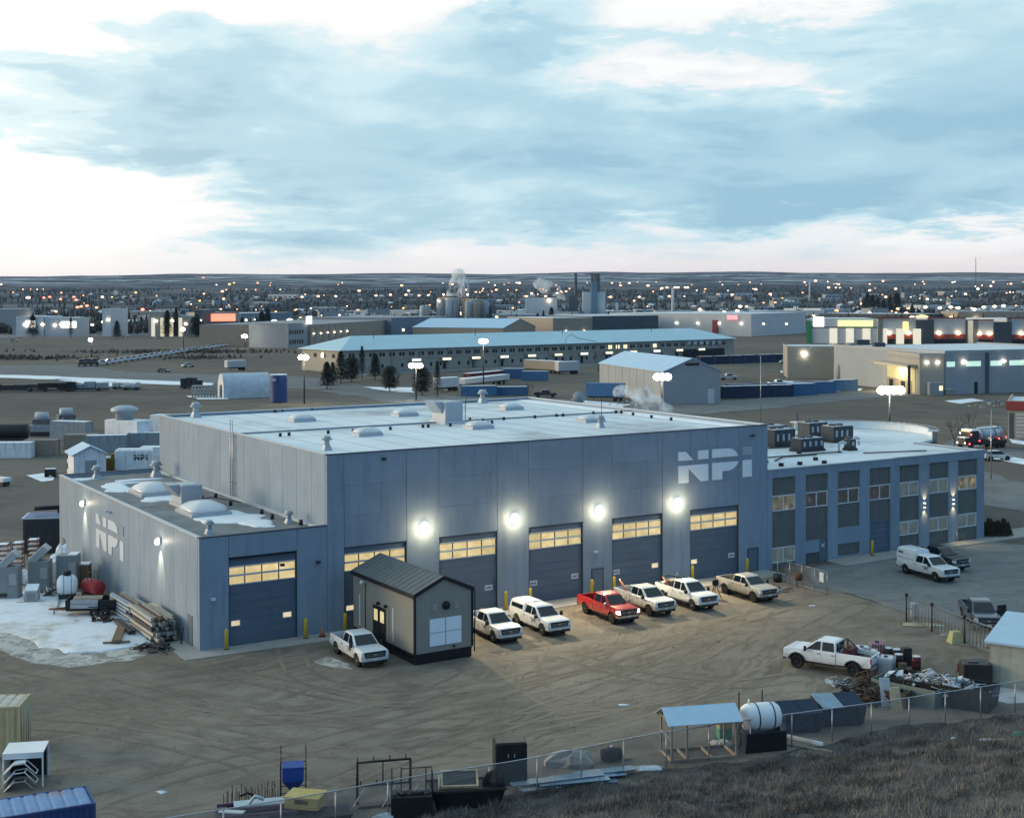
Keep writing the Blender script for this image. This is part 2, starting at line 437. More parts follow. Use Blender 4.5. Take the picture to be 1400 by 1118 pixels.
slab_structure('concrete_apron', [B2W(u, v)[:2] for u, v in ((-1.6, 3.5), (-1.6, -1.9), (9.8, -2.2), (53.4, -2.6), (53.4, -.001), (-.001, -.001), (-.001, 3.5))], -.05, 0.05, 'concrete')
slab_structure('sidewalk', [B2W(u, v)[:2] for u, v in ((60.9, -.01), (60.4, -3.0), (69.9, -2.6), (69.9, -.01))], -.05, 0.14, 'concrete')
slab_structure('sidewalk', [B2W(u, v)[:2] for u, v in ((70.5, -.01), (70.5, -1.6), (83.6, -1.9), (104, -1.2), (104, 1.5), (83.3, 2.0), (83.3, -.01))], -.05, 0.13, 'concrete')
# roads of the district
ground_sheet('side_road', [(-381.7, 544.73), (-189.16, 501.26), (-162.51, 510.91), (-130.08, 459.51), (-94.19, 436.62), (-64.56, 427.46), (-46.8, 394.23), (-26.6, 351.77), (-0.05, 333.24), (44.55, 318.14), (89.23, 356.12), (158.13, 407.53), (144.19, 371.58), (81.7, 326.04), (40.14, 286.64), (-0.05, 296.93), (-23.89, 315.8), (-55.82, 369.51), (-84.63, 392.27), (-127.47, 414.71), (-167.45, 443.68), (-341.59, 487.45)], 0.03, 'road_asphalt', sub=6)
ground_sheet('highway', [(-614.84, 815.01), (-320.91, 850.73), (-225.7, 891.12), (-144.34, 956.6), (-153.85, 1019.68), (-244.47, 965.3), (-353.29, 936.62), (-674.03, 893.5)], 0.04, 'road_asphalt')
ground_sheet('east_road', [(66.81, 196.68), (68.19, 175.61), (66.41, 162.01), (57.37, 139.93), (59.12, 156.6), (55.97, 162.17)], 0.03, 'road_asphalt', sub=3)
ground_sheet('east_road', [(76.67, 237.05), (79.53, 228.73), (83.37, 214.75), (78.39, 196.47), (72.06, 207.22), (70.02, 220.16)], 0.03, 'road_asphalt', sub=3)
ground_sheet('lit_forecourt', [(97.95, 367.22), (132.77, 391.05), (128.43, 378.28), (95.16, 353.19)], 0.05, 'concrete', sub=4)
ground_sheet('motel_forecourt', [(-24.57, 455.1), (89.19, 534.04), (94.64, 566.68), (-64.69, 461.3), (-57.09, 423.28)], 0.05, 'road_asphalt', sub=6)
# snow left along roads and in the yard
SNOW = [[(-172.31, 443.88), (-150.04, 434.79), (-129.79, 422.26), (-103.06, 406.59), (-87.07, 395.68), (-84.2, 382.61), (-105.98, 393.04), (-130.82, 411.2), (-165.96, 427.5)],
        [(-141.87, 418.96), (-125.23, 407.41), (-108.07, 389.84), (-105.82, 380.25), (-115.89, 383.72), (-128.53, 400.57)],
        [(-68.82, 190.2), (-66.81, 193.33), (-64.43, 190.9), (-62.93, 185.55), (-64.63, 184.11)], [(-83.0, 345.74), (-72.68, 345.41), (-69.71, 332.99), (-77.3, 333.22)],
        [(-41.41, 378.02), (-28.31, 374.52), (-25.65, 354.43), (-33.06, 360.17)], [(73.15, 210.04), (75.46, 199.94), (74.8, 190.03), (76.69, 194.83), (78.16, 207.1), (75.91, 217.96)],
        [(81.93, 353.62), (95.01, 367.32), (91.84, 358.82)], [(14.21, 330.43), (27.07, 314.32), (24.55, 304.05), (17.03, 316.77)], [(-0.05, 308.81), (17.76, 300.29), (18.65, 289.0), (3.11, 293.08)],
        [(78.24, 403.38), (85.38, 396.16), (80.51, 383.13)], [(102.74, 323.12), (111.98, 329.81), (112.23, 322.83), (103.31, 314.25)], [(86.82, 236.83), (90.38, 229.65), (87.77, 223.01), (84.85, 229.76)]]
for k, p in enumerate(SNOW):
    m = MB(); q = []
    for i, a in enumerate(p):
        b = p[(i + 1) % len(p)]; d = math.hypot(b[0] - a[0], b[1] - a[1]); n = max(1, int(d / 4))
        for j in range(n):
            f = j / n; x, y = a[0] + (b[0] - a[0]) * f, a[1] + (b[1] - a[1]) * f
            q.append((x + mn.noise((x * .3, y * .3, 1)) * 1.2, y + mn.noise((x * .3, y * .3, 5)) * 1.8))
    m.poly([(x, y, .06) for x, y in q]); m.build('snow_patch', 'clean_snow', kind='structure')
def snow_field(name, pts, m, seed, h=0.12, sub=.8):
    q = []
    for i, a in enumerate(pts):
        b = pts[(i + 1) % len(pts)]; d = math.hypot(b[0] - a[0], b[1] - a[1]); n = max(1, int(d / sub))
        for j in range(n):
            f = j / n; x, y = a[0] + (b[0] - a[0]) * f, a[1] + (b[1] - a[1]) * f
            q.append((x + mn.noise((x * .9, y * .9, seed)) * .7 + mn.noise((x * 2.5, y * 2.5, seed)) * .3, y + mn.noise((x * .9, y * .9, seed + 5)) * .8))
    cx = sum(p[0] for p in q) / len(q); cy_ = sum(p[1] for p in q) / len(q)
    mb = MB()
    rings = []
    for s_, zz in ((1, .006), (.96, h * .3), (.88, h * .6), (.7, h * .85), (.4, h), (.1, h)):
        rings.append([(cx + (x - cx) * s_, cy_ + (y - cy_) * s_, zz + mn.noise((x * s_, y * s_, 4)) * h * .15 * (s_ < .99)) for x, y in q])
    mb.loft(rings, True, True); return mb.build(name, m, kind='structure')
mat('yard_snow', (0.74, 0.78, 0.83), 0.75, var=0.08, scale=0.9, bump=0.6, bscale=2.5, dirt=(0.42, 0.35, 0.26, 1.0), dscale=0.24)
snow_field('snow_patch', [(-45.18, 114.42), (-41.87, 115.52), (-38.93, 116.07), (-35.35, 112.64), (-31.68, 109.41), (-29.39, 105.4), (-27.24, 101.22), (-26.27, 97.99), (-27.67, 96.37), (-29.49, 95.19), (-30.87, 95.01), (-33.62, 97.03), (-36.97, 100.43), (-40.57, 102.7)], 'yard_snow', 3)
ground_mat('slush', [(0.24, 0.21, 0.17), (0.42, 0.41, 0.39), (0.15, 0.13, 0.105), (0.62, 0.64, 0.66)], (0.25, 0.9, 3.0), [(-60, 160, 1.2, 0.8)], bump=0.6, patch=((0.55, 0.52, 0.47), 0.8, 0.49, 0.85))
ground_sheet('slush', [(-46.56, 117.92), (-40.8, 117.86), (-34.38, 113.46), (-28.79, 106.36), (-26.19, 100.33), (-24.8, 95.75), (-26.32, 93.43), (-28.51, 92.33), (-30.02, 91.61), (-32.9, 92.74), (-36.32, 95.85), (-38.36, 97.07)], 0.010, 'slush', sub=1.0)
snow_field('snow_patch', [(28.85, 85.52), (30.17, 86.64), (32.15, 86.29), (33.69, 85.48), (32.66, 82.86), (30.32, 82.58), (28.85, 83.5)], 'yard_snow', 5, .06)
ground_sheet('slush', [(-13.72, 92.95), (-12.8, 94.27), (-11.14, 92.37), (-10.87, 90.91), (-12.15, 91.28)], 0.009, 'slush', sub=.5)
ground_mat('tyre_track', [(0.165, 0.138, 0.107), (0.19, 0.16, 0.124), (0.125, 0.104, 0.082), (0.23, 0.195, 0.155)], (0.08, 0.5, 7.0), bump=0.9, patch=((0.225, 0.19, 0.147), 0.10, 0.50, 0.9))
def track(pts, z, w=.17, gauge=.86):
    P = [Vector(p) for p in pts]; P = [P[0] * 2 - P[1]] + P + [P[-1] * 2 - P[-2]]; C = []
    for i in range(1, len(P) - 2):
        for k in range(10):
            t = k / 10; a, b, c, d = P[i - 1:i + 3]
            C.append(.5 * ((2 * b) + (c - a) * t + (2 * a - 5 * b + 4 * c - d) * t * t + (3 * b - a - 3 * c + d) * t ** 3))
    m = MB()
    for s in (-1, 1):
        v = []
        for i, p in enumerate(C):
            d = (C[min(i + 1, len(C) - 1)] - C[max(i - 1, 0)]).normalized(); n = Vector((-d.y, d.x)); wob = mn.noise((p.x * .3, p.y * .3, z * 900)) * .12
            for q in (-w, w): v.append((p.x + n.x * (s * gauge + wob + q * (1 + mn.noise((p.x, p.y, q)) * .5)), p.y + n.y * (s * gauge + wob + q), z))
        m.add(v, [(2 * i, 2 * i + 1, 2 * i + 3, 2 * i + 2) for i in range(len(C) - 1)])
    m.build('tyre_track', 'tyre_track', kind='structure')
for k, pts in enumerate(([(-36.24, 92.96), (-26.1, 87.58), (-15.45, 81.32), (-6.05, 79.16), (4.38, 81.9), (14.51, 89.81), (22.47, 101.65), (28.44, 109.84)], [(-34.18, 87.65), (-25.29, 83.31), (-15.39, 76.59), (-7.27, 74.07), (2.47, 77.76), (12.1, 86.45), (19.3, 99.48)],
        [(-1.1, 96.54), (-2.94, 89.09), (-8.11, 82.73), (-16.05, 79.92), (-24.48, 82.12), (-34.84, 89.35)], [(2.36, 99.21), (0.95, 92.64), (1.57, 85.73), (4.41, 82.63), (10.04, 84.88), (16.45, 92.5)], [(8.23, 102.23), (4.95, 92.6), (-2.76, 83.44), (-11.47, 75.31), (-17.67, 70.72), (-22.51, 64.78)],
        [(14.26, 105.94), (10.26, 95.44), (2.78, 87.35), (-6.38, 83.46), (-15.2, 87.5), (-22.64, 92.84)], [(19.72, 107.62), (16.62, 99.51), (9.76, 90.74), (-0.05, 79.8), (-8.47, 70.66), (-12.85, 63.83)], [(-15.99, 96.67), (-13.56, 89.17), (-8.33, 85.02), (-0.05, 88.21), (10.48, 97.45), (25.55, 112.84)], [(-31.23, 80.03), (-22.83, 77.94), (-14.66, 72.95), (-9.64, 68.06)], [(18.46, 88.91), (14.1, 87.26), (8.61, 88.99), (3.04, 95.5)])): track(pts, .0085 + .0009 * k)
sm = MB(); rs = random.Random(31)
for k in range(900):
    x, y = rs.uniform(-50, 45), rs.uniform(66, 112)
    r_ = .03 + .07 * rs.random() ** 3; sm.add([(x + r_ * rs.uniform(.7, 1.3), y, .03), (x, y + r_, .03), (x - r_, y, .03), (x, y - r_ * rs.uniform(.7, 1.3), .03), (x + .02, y, .03 + r_ * .9)], [(0, 1, 4), (1, 2, 4), (2, 3, 4), (3, 0, 4)])
mat('stone', (.24, .215, .18), .9, var=.4, scale=.7)
o = sm.build('loose_stones', 'stone', kind='stuff'); o['label'] = 'loose stones scattered over the gravel yard'

# ------------------------------------------------------------------ the grassy bank in front of the fence
EDGE = [(-8.98, 63.36), (-6.34, 64.5), (-3.63, 65.97), (-0.06, 68.1), (3.74, 70.15), (7.68, 71.44), (11.7, 72.42), (14.3, 73.68), (18.47, 76.1), (22.51, 78.68), (25.74, 79.47), (30.56, 80.84), (36.42, 82.24), (42.19, 83.09)]
def edge_at(f):
    k = f * (len(EDGE) - 1); i = min(int(k), len(EDGE) - 2); q = k - i
    return EDGE[i][0] + (EDGE[i + 1][0] - EDGE[i][0]) * q, EDGE[i][1] + (EDGE[i + 1][1] - EDGE[i][1]) * q
def bank_point(f, s):
    x, y = edge_at(f)
    x += mn.noise((x * .5, 1, 1)) * .5; y += mn.noise((x * .6, 2, 2)) * .7
    z = .012 + .2 * max(0, s - .6) * (1 - math.exp(-s / 4)) + mn.noise((x * .25, (y - s) * .25, 6)) * .35 * min(1, s / 4)
    return x + s * .05, y - s, z
ns, nf = 26, 90
vs = []; fs = []
S = [0, .4, .9, 1.5, 2.2, 3, 4, 5, 6, 7, 8, 9.2, 10.5, 12, 13.5, 15, 17, 19, 21, 23, 25, 27, 29, 31, 33, 35]
for s in S:
    for k in range(nf): vs.append(bank_point(k / (nf - 1), s))
for j in range(ns - 1):
    for k in range(nf - 1): fs.append((j * nf + k, j * nf + k + 1, (j + 1) * nf + k + 1, (j + 1) * nf + k))
MB().add(vs, fs, True).build('grass_bank', 'dry_grass_soil', kind='structure')
def grass_mat():
    m = bpy.data.materials.new('dry_grass'); m.use_nodes = True; MATS['dry_grass'] = m
    t = NT(m.node_tree); b = m.node_tree.nodes['Principled BSDF']; b.inputs['Roughness'].default_value = .9; b.inputs['Specular IOR Level'].default_value = .1
    co = t.new('ShaderNodeTexCoord').outputs['Object']
    n = t.noise(co, .28, 4, .6, .5); n2 = t.noise(co, 9, 2, .6)
    c = t.mix(t.smooth(n, .40, .60), (.080, .077, .076), (.235, .225, .212))
    c = t.mix(t.smooth(n2, .5, .72, 0, .75), c, (.33, .31, .285))
    c = t.mix(t.smooth(n2, .42, .28, 0, .7), c, (.05, .042, .036))
    t.link(c, b.inputs['Base Color'])
grass_mat()
def scatter_grass(n):
    f = RNG.random(n); s = RNG.random(n) ** 1.15 * 24
    V = np.zeros((n, 3, 3)); hh = RNG.uniform(.16, .46, n) * (0.55 + 0.75 * np.array([mn.noise((a * 22, b * .22, 2)) * .5 + .5 for a, b in zip(f, s)]))
    clump = np.array([mn.noise((a * 55, b * .6, 9)) for a, b in zip(f, s)]); hh *= np.clip(.75 + 1.3 * clump, .12, 1.6)
    hh *= np.minimum(1, .35 + s / 2.5)
    for i in range(n):
        x, y, z = bank_point(f[i], s[i]); a = RNG.random() * 6.283
        w_ = .012 + .016 * RNG.random(); cx, sx = math.cos(a) * w_, math.sin(a) * w_
        lx, ly = RNG.normal(0, .38) * hh[i], RNG.normal(0, .38) * hh[i]
        V[i] = ((x - cx, y - sx, z - .03), (x + cx, y + sx, z - .03), (x + lx, y + ly, z + hh[i]))
    me = bpy.data.meshes.new('dry_grass'); me.vertices.add(n * 3); me.vertices.foreach_set('co', V.reshape(-1))
    me.loops.add(n * 3); me.loops.foreach_set('vertex_index', np.arange(n * 3, dtype=np.int32))
    me.polygons.add(n); me.polygons.foreach_set('loop_start', np.arange(0, n * 3, 3, dtype=np.int32)); me.polygons.foreach_set('loop_total', np.full(n, 3, dtype=np.int32))
    me.materials.append(MATS['dry_grass']); me.update(); me.validate()
    o = place('dry_grass', me, kind='stuff'); o['label'] = 'dry brown winter grass covering the bank in front of the fence'; return o
scatter_grass(170000)

# ------------------------------------------------------------------ the shop: low wing, tall hall, two-storey office
mat('panel_paint', (0.232, 0.298, 0.372), 0.5, 0.0, var=0.10, scale=0.3, rand=0.045, spec=0.3, dirt=(0.175, 0.205, 0.245, 0.6), dscale=0.6, streak=True)
mat('panel_joint', (0.06, 0.07, 0.085), 0.8)
mat('door_paint', (0.105, 0.145, 0.195), 0.5, var=0.08, scale=0.5, dirt=(0.16, 0.17, 0.18, 0.35), dscale=1.2, streak=True)
mat('trim_light', (0.50, 0.53, 0.56), 0.5, var=0.06)
mat('trim_dark', (0.05, 0.065, 0.085), 0.5, var=0.1)
mat('logo_white', (0.80, 0.86, 0.92), 0.55, var=0.04)
mat('logo_faded', (0.52, 0.57, 0.62), 0.55, var=0.05); mat('logo_dim', (0.36, 0.44, 0.51), 0.55, var=0.04)
mat('strip_cladding', (0.155, 0.165, 0.155), 0.6, var=0.12, scale=1.0)
mat('frame_white', (0.62, 0.66, 0.70), 0.5, var=0.04)
mat('roof_membrane', (0.72, 0.77, 0.79), 0.6, var=0.10, scale=0.22, dirt=(0.36, 0.38, 0.39, 1.0), dscale=0.11, bump=0.1, bscale=1.5)
mat('roof_gravel', (0.21, 0.215, 0.22), 0.85, var=0.22, scale=0.8, bump=0.4, bscale=20, dirt=(0.33, 0.34, 0.35, 0.6), dscale=0.3)
mat('unit_metal', (0.40, 0.44, 0.48), 0.5, 0.2, var=0.06)
mat('unit_dark', (0.045, 0.055, 0.065), 0.6, var=0.2, scale=2)
mat('skylight_dome', (0.62, 0.64, 0.66), 0.3, var=0.06, spec=0.5)
mat('seam_grey', (0.28, 0.31, 0.34), 0.7, var=0.15)

def lit_pane(name, rgb, strength, low=None):
    """glazing with a lit room behind: emission varies a little over the pane"""
    m = mat(name, (0.05, 0.05, 0.04), 0.15, var=0)
    t = NT(m.node_tree); b = m.node_tree.nodes['Principled BSDF']
    co = t.new('ShaderNodeTexCoord').outputs['Object']
    oi = t.new('ShaderNodeObjectInfo').outputs['Random']
    n = t.noise(co, 0.9, 3, 0.6)
    f = t.math('MULTIPLY', t.smooth(n, 0.3, 0.7, 0.9, 1.05), t.math('MULTIPLY_ADD', oi, 0.28, 0.84))
    c = t.mix(t.smooth(n, 0.35, 0.75), low or tuple(x * 0.8 for x in rgb), rgb)
    t.link(c, b.inputs['Emission Color']); t.link(t.math('MULTIPLY', f, strength), b.inputs['Emission Strength'])
    return m
lit_pane('shop_pane', (0.86, 0.70, 0.37), 0.92, (0.74, 0.58, 0.28))
lit_pane('vision_pane', (1.0, 0.85, 0.55), 0.95)
def office_pane(name, stops):
    """office glass: dim rooms and reflections put into the glow as light and dark shapes"""
    m = mat(name, (0.03, 0.035, 0.04), 0.08, var=0, spec=0.6)
    t = NT(m.node_tree); b = m.node_tree.nodes['Principled BSDF']
    co = t.new('ShaderNodeTexCoord').outputs['Object']
    n = t.noise(co, 1.3, 3, 0.5, 0.4)
    t.link(t.ramp(n, stops), b.inputs['Emission Color']); b.inputs['Emission Strength'].default_value = 1.0
    return m
office_pane('office_pane_teal', [(0.35, (0.045, 0.065, 0.07)), (0.6, (0.07, 0.10, 0.105)), (0.8, (0.10, 0.13, 0.125))])
office_pane('office_pane_warm', [(0.50, (0.02, 0.024, 0.028)), (0.60, (0.035, 0.032, 0.032)), (0.66, (0.08, 0.045, 0.035)), (0.78, (0.35, 0.23, 0.12))])
office_pane('office_pane_tan', [(0.35, (0.055, 0.055, 0.045)), (0.55, (0.12, 0.115, 0.08)), (0.72, (0.30, 0.25, 0.14))])

HL, HM, HO = 7.99, 13.25, 9.1
UM, UO, UE, VB = 9.81, 53.52, 83.19, 40.3
BX, BY, BTH = -22.147, 95.669, 0.555
bld = thing('shop_building', 'long grey blue industrial shop with lit bay doors, low wing and office end', 'building', (BX, BY, 0), BTH)
def B2W(u, v, z=0.0):
    c, s = math.cos(BTH), math.sin(BTH)
    return (BX + c * u - s * v, BY + s * u + c * v, z)
G_P = 0.012
def front_panel(u0, u1, z0, z1, gz=G_P):
    m = MB(); g = G_P
    m.loft([[(u0 + g + k, y, z0 + gz + k * .4), (u1 - g - k, y, z0 + gz + k * .4), (u1 - g - k, y, z1 - gz - k * .4), (u0 + g + k, y, z1 - gz - k * .4)] for k, y in ((0, 0.30), (0, 0.015), (0.012, 0.0))])
    m.build('wall_panel', 'panel_paint', bld)
def side_panel(u, v0, v1, z0, z1):
    m = MB(); g = G_P
    m.loft([[(x, v0 + g + k, z0 + g + k), (x, v1 - g - k, z0 + g + k), (x, v1 - g - k, z1 - g - k), (x, v0 + g + k, z1 - g - k)] for k, x in ((0, u + 0.2), (0, u + 0.015), (0.012, u))])
    m.build('wall_panel', 'panel_paint', bld)
# front
DOORS = [(2.18, 7.41), (11.21, 16.47), (19.33, 24.63), (27.62, 32.98), (35.99, 41.38), (44.45, 50.04)]
DZ = 6.25
front_panel(0.0, 2.18, 0, HL); front_panel(7.41, UM, 0, HL)
front_panel(2.18, 7.41, DZ + 0.15, HL)
edges = [UM] + [x for d in DOORS[1:] for x in d] + [UO]
for a, b in zip(edges[0::2], edges[1::2]):
    front_panel(a, b, 0, HM)
for a, b in DOORS[1:]:
    for z0, z1 in ((DZ, 8.6), (8.6, 10.9), (10.9, HM)): front_panel(a, b, z0, z1, .003)
# left flanks
n = 14
for k in range(n):
    side_panel(0.0, max(VB * k / n, 0.32), VB * (k + 1) / n, 0, HL)
    side_panel(UM, max(VB * k / n, 0.32), VB * (k + 1) / n, HL - 0.3, HM)
core = MB()
core.span((0.2, 0.33, 0), (UO, 0.5, HL - 0.02)); core.span((UM + .2, 0.33, HL - 0.02), (UO, 0.5, HM - 0.02))
core.span((0.2, 0.5, 0), (0.35, VB, HL - 0.02)); core.span((UM + .2, 0.5, HL - .3), (UM + .35, VB, HM - .02))
core.build('wall_backing', 'panel_joint', bld)
w = MB(); w.span((0.02, VB + 0.01, 0), (UM, VB + .3, HL)); w.span((UM, VB + .01, 0), (UO, VB + .3, HM)); w.span((UO - .3, 0.52, 0), (UO, VB, HM - 0.01)); w.build('rear_wall', 'panel_paint', bld)
# roofs and parapet caps
MB().span((0.35, 0.5, HL - .55), (UM + 0.2, VB, HL - .28)).build('low_roof', 'roof_gravel', bld)
MB().span((UM + .35, 0.5, HM - .5), (UO - .3, VB, HM - .22)).build('hall_roof', 'roof_membrane', bld)
def cap(name, a, b, w_, z, m, t=0.07):
    d = Vector((b[0] - a[0], b[1] - a[1], 0)); L = d.length; ang = math.atan2(d.y, d.x)
    MB().box(((a[0] + b[0]) / 2, (a[1] + b[1]) / 2, z + t / 2), (L, w_, t), ang).build(name, m, bld)
cap('parapet_cap', (-0.04, 0.13), (UM, 0.13), 0.34, HL, 'trim_dark'); cap('parapet_cap', (0.12, 0.31), (0.12, VB + .3), 0.32, HL + .004, 'trim_light')
cap('parapet_cap', (0.3, VB + .18), (UM, VB + .18), 0.34, HL, 'trim_dark')
cap('parapet_cap', (UM - .04, 0.13), (UO + .04, 0.13), 0.34, HM, 'trim_dark'); cap('parapet_cap', (UM + .12, 0.31), (UM + .12, VB + .3), 0.32, HM + .004, 'trim_light')
cap('parapet_cap', (UM + .3, VB + .18), (UO, VB + .18), 0.5, HM, 'trim_light'); cap('parapet_cap', (UO - .17, 0.31), (UO - .17, VB), 0.42, HM + .004, 'trim_light', 0.1)
MB().span((UM - 0.45, 0.5, HL - .28), (UM - 0.02, VB, HL - .12)).build('roof_flashing', 'trim_light', bld)
m_ = MB(); m_.span((UO - 1.9, .6, HM - .22), (UO - .5, VB - .2, HM - .16)); m_.build('roof_walkway', 'clean_snow', bld)
for k in range(1, 15): MB().span((UM + .4 + k * 2.86, .6, HM - .22), (UM + .46 + k * 2.86, VB - .1, HM - .208)).build('membrane_seam', 'seam_grey', bld)
MB().box((UM + 22, 20.4, HM - .15), (43, 0.16, 0.14)).build('roof_pipe', 'seam_grey', bld)
for (u, v) in [(12.97, 16.81), (13.85, 16.98), (17.4, 16.7), (19.83, 16.74), (23.56, 16.85), (27.0, 17.07), (27.51, 16.99), (29.69, 16.75), (34.14, 20.81), (33.54, 18.45), (34.59, 19.12), (33.76, 16.78), (34.27, 16.89), (37.21, 19.55),
               (21.81, 39.94), (22.76, 40.4), (26.11, 40.4), (29.66, 40.9), (30.07, 40.63), (33.47, 40.72), (36.66, 40.77), (37.09, 40.49), (48.31, 40.92),
               (40.82, 19.57), (43.51, 19.77), (44.29, 19.76), (48.15, 19.97), (50.84, 19.77), (51.2, 19.32), (50.9, 16.93), (50.51, 13.4), (50.53, 10.34)]:
    MB().cyl((u, v, HM - .22), 0.15, 0.22, 8, 0.12).cyl((u, v, HM), 0.2, 0.08, 8, 0.1).build('roof_drain_vent', 'black_plastic', bld)
def skylight(u, v, z, w_, d_, h, mname='skylight_dome'):
    c = MB().bev((u, v, z + .15), (w_, d_, 0.3), 0.05).build('skylight', 'unit_metal', bld)
    rings = []
    for k in range(6):
        a = k / 5 * PI / 2; q = math.cos(a) * 0.94 + 0.02; zz = z + .31 + math.sin(a) * h
        rings.append([(u + x * w_ / 2 * q, v + y * d_ / 2 * q, zz) for x, y in ((-1, -.7), (-.7, -1), (.7, -1), (1, -.7), (1, .7), (.7, 1), (-.7, 1), (-1, .7))])
    MB().loft(rings, True, True).build('skylight_dome', mname, c)
for (u, v) in ((20.2, 29.2), (19.6, 13.5), (30.9, 13.6), (31.3, 29), (43.2, 13.4), (44.2, 29.6)): skylight(u, v, HM - .22, 2.3, 1.8, 0.42)
skylight(4.5, 25.4, HL - .28, 3.3, 4.2, 0.75); skylight(4.6, 12.4, HL - .28, 3.3, 4.2, 0.75)
def duct_unit(u, v, z, w_, d_, h, curb=True):
    o = MB().bev((u, v, z + .3 + h / 2), (w_, d_, h), 0.05).build('rooftop_unit', 'unit_metal', bld)
    MB().box((u, v, z + .15), (w_ + .3, d_ + .3, .3)).build('curb', 'trim_light', o)
    MB().slab([(u - w_ / 2, v + d_ / 2, z + .35 + h), (u - w_ / 2, v + d_ / 2, z + h * .55), (u - w_ / 2 - .9, v + d_ / 2, z + h + .35)], (0, -d_ * .8, 0)).build('intake_hood', 'unit_metal', o)
    MB().box((u, v, z + .31 + h), (w_ * .7, d_ * .7, .05)).build('top_plate', 'trim_light', o)
duct_unit(31.2, 20.0, HM - .22, 1.9, 2.7, 1.75)
duct_unit(4.9, 17.4, HL - .28, 1.8, 2.6, 1.5)
def vent(u, v, z, s=1.0):
    o = MB().loft([[(u + x * a * s, v + y * a * s, z + q * s) for x, y in ((-1, -1), (1, -1), (1, 1), (-1, 1))] for a, q in ((.42, 0), (.22, .55))]).build('exhaust_vent', 'unit_metal', bld)
    MB().cyl((u, v, z + .5 * s), .26 * s, .45 * s, 10).cyl((u, v, z + .95 * s), .52 * s, .12 * s, 12).cyl((u, v, z + 1.07 * s), .46 * s, .3 * s, 12, .3 * s).build('vent_cowl', 'unit_metal', o)
for u, v, z, s in ((46.3, 39, HM - .22, 1.1), (13.0, 39.0, HM - .22, 1.1), (12.0, 4.9, HM - .22, .85), (40.6, 8.2, HM - .22, .85), (1.8, 3.0, HL - .28, 0.75), (8.2, 36.5, HL - .28, 1.15), (2.9, 38.0, HL - .28, .95), (8.6, 4.4, HL - .28, .7)): vent(u, v, z, s)
MB().tube([(40.9, 8.4, HM - .2), (40.9, 8.4, HM + 2.6)], 0.03).build('roof_antenna', 'dark_metal', bld)
MB().tube([(33.5, 20.6, HM - .2), (33.5, 20.6, HM + 1.2), (33.8, 20.9, HM + 2.0)], 0.04).build('roof_antenna', 'dark_metal', bld)
for (u, v) in ((6.2, 30.1), (7.5, 27.5), (7.2, 22.5), (8.3, 20), (6.9, 19.5), (7.9, 15.2), (8.4, 9.5), (8.2, 6.8), (9.0, 3.0)):
    MB().cyl((u, v, HL - .28), .16, .4, 8).build('roof_drain_vent', 'black_plastic', bld)
m_ = MB(); m_.tube([(6.4, 18.4, HL), (7.5, 18.6, HL), (8.3, 16.2, HL), (8.6, 14.6, HL)], .05); m_.build('gas_pipe', 'dark_metal', bld)
# snow lying on the low roof
def blob(cx, cy, rx, ry, seed, n=26, rot=0.0, j=0.28):
    r_ = random.Random(seed); pts = []
    ph = [r_.uniform(0, 6.28) for _ in range(4)]
    for k in range(n):
        a = 2 * PI * k / n
        q = 1 + j * (math.sin(2 * a + ph[0]) * .5 + math.sin(3 * a + ph[1]) * .5 + math.sin(5 * a + ph[2]) * .4 + math.sin(9 * a + ph[3]) * .25)
        x, y = rx * q * math.cos(a), ry * q * math.sin(a)
        pts.append((cx + x * math.cos(rot) - y * math.sin(rot), cy + x * math.sin(rot) + y * math.cos(rot)))
    return pts
def drift(m, pts, z, h):
    cx = sum(p[0] for p in pts) / len(pts); cy_ = sum(p[1] for p in pts) / len(pts)
    rings = [[(cx + (p[0] - cx) * q, cy_ + (p[1] - cy_) * q, z + zz) for p in pts] for q, zz in ((1, 0), (0.93, h * .6), (0.7, h * .9), (0.3, h))]
    m.loft(rings, True, True)
sn = MB()
for args in ((3.0, 31.5, 1.0, 3.4, 1), (4.0, 28.3, 1.5, 1.6, 2), (2.3, 29.0, 1.2, 1.2, 6), (4.6, 22.1, 1.9, 2.2, 3), (5.4, 8.8, 2.4, 2.6, 4), (6.2, 10.0, 1.6, 3.0, 5), (6.5, 5.5, 1.1, 2.4, 8), (1.8, 38.2, 1.3, 1.0, 7), (6, 35, 2.2, .8, 9), (4.6, 33.2, 2.2, .5, 10)):
    drift(sn, blob(*args), HL - .278, 0.09)
o = sn.build('roof_snow', 'clean_snow', bld); o['kind'] = 'stuff'
# ladder on the hall flank
ld = MB(); lu = UM - .25
for v in (19.2, 19.75): ld.tube([(lu, v, HL - .2), (lu, v, HM + 1.2)], .045)
for k in range(20): ld.tube([(lu, 19.2, HL + k * .3), (lu, 19.75, HL + k * .3)], .025, 5)
for z in (HL + 1, HL + 3, HL + 5): ld.box((lu + .12, 19.2, z), (.26, .05, .05)).box((lu + .12, 19.75, z), (.26, .05, .05))
ld.build('roof_ladder', 'galvanised', bld)

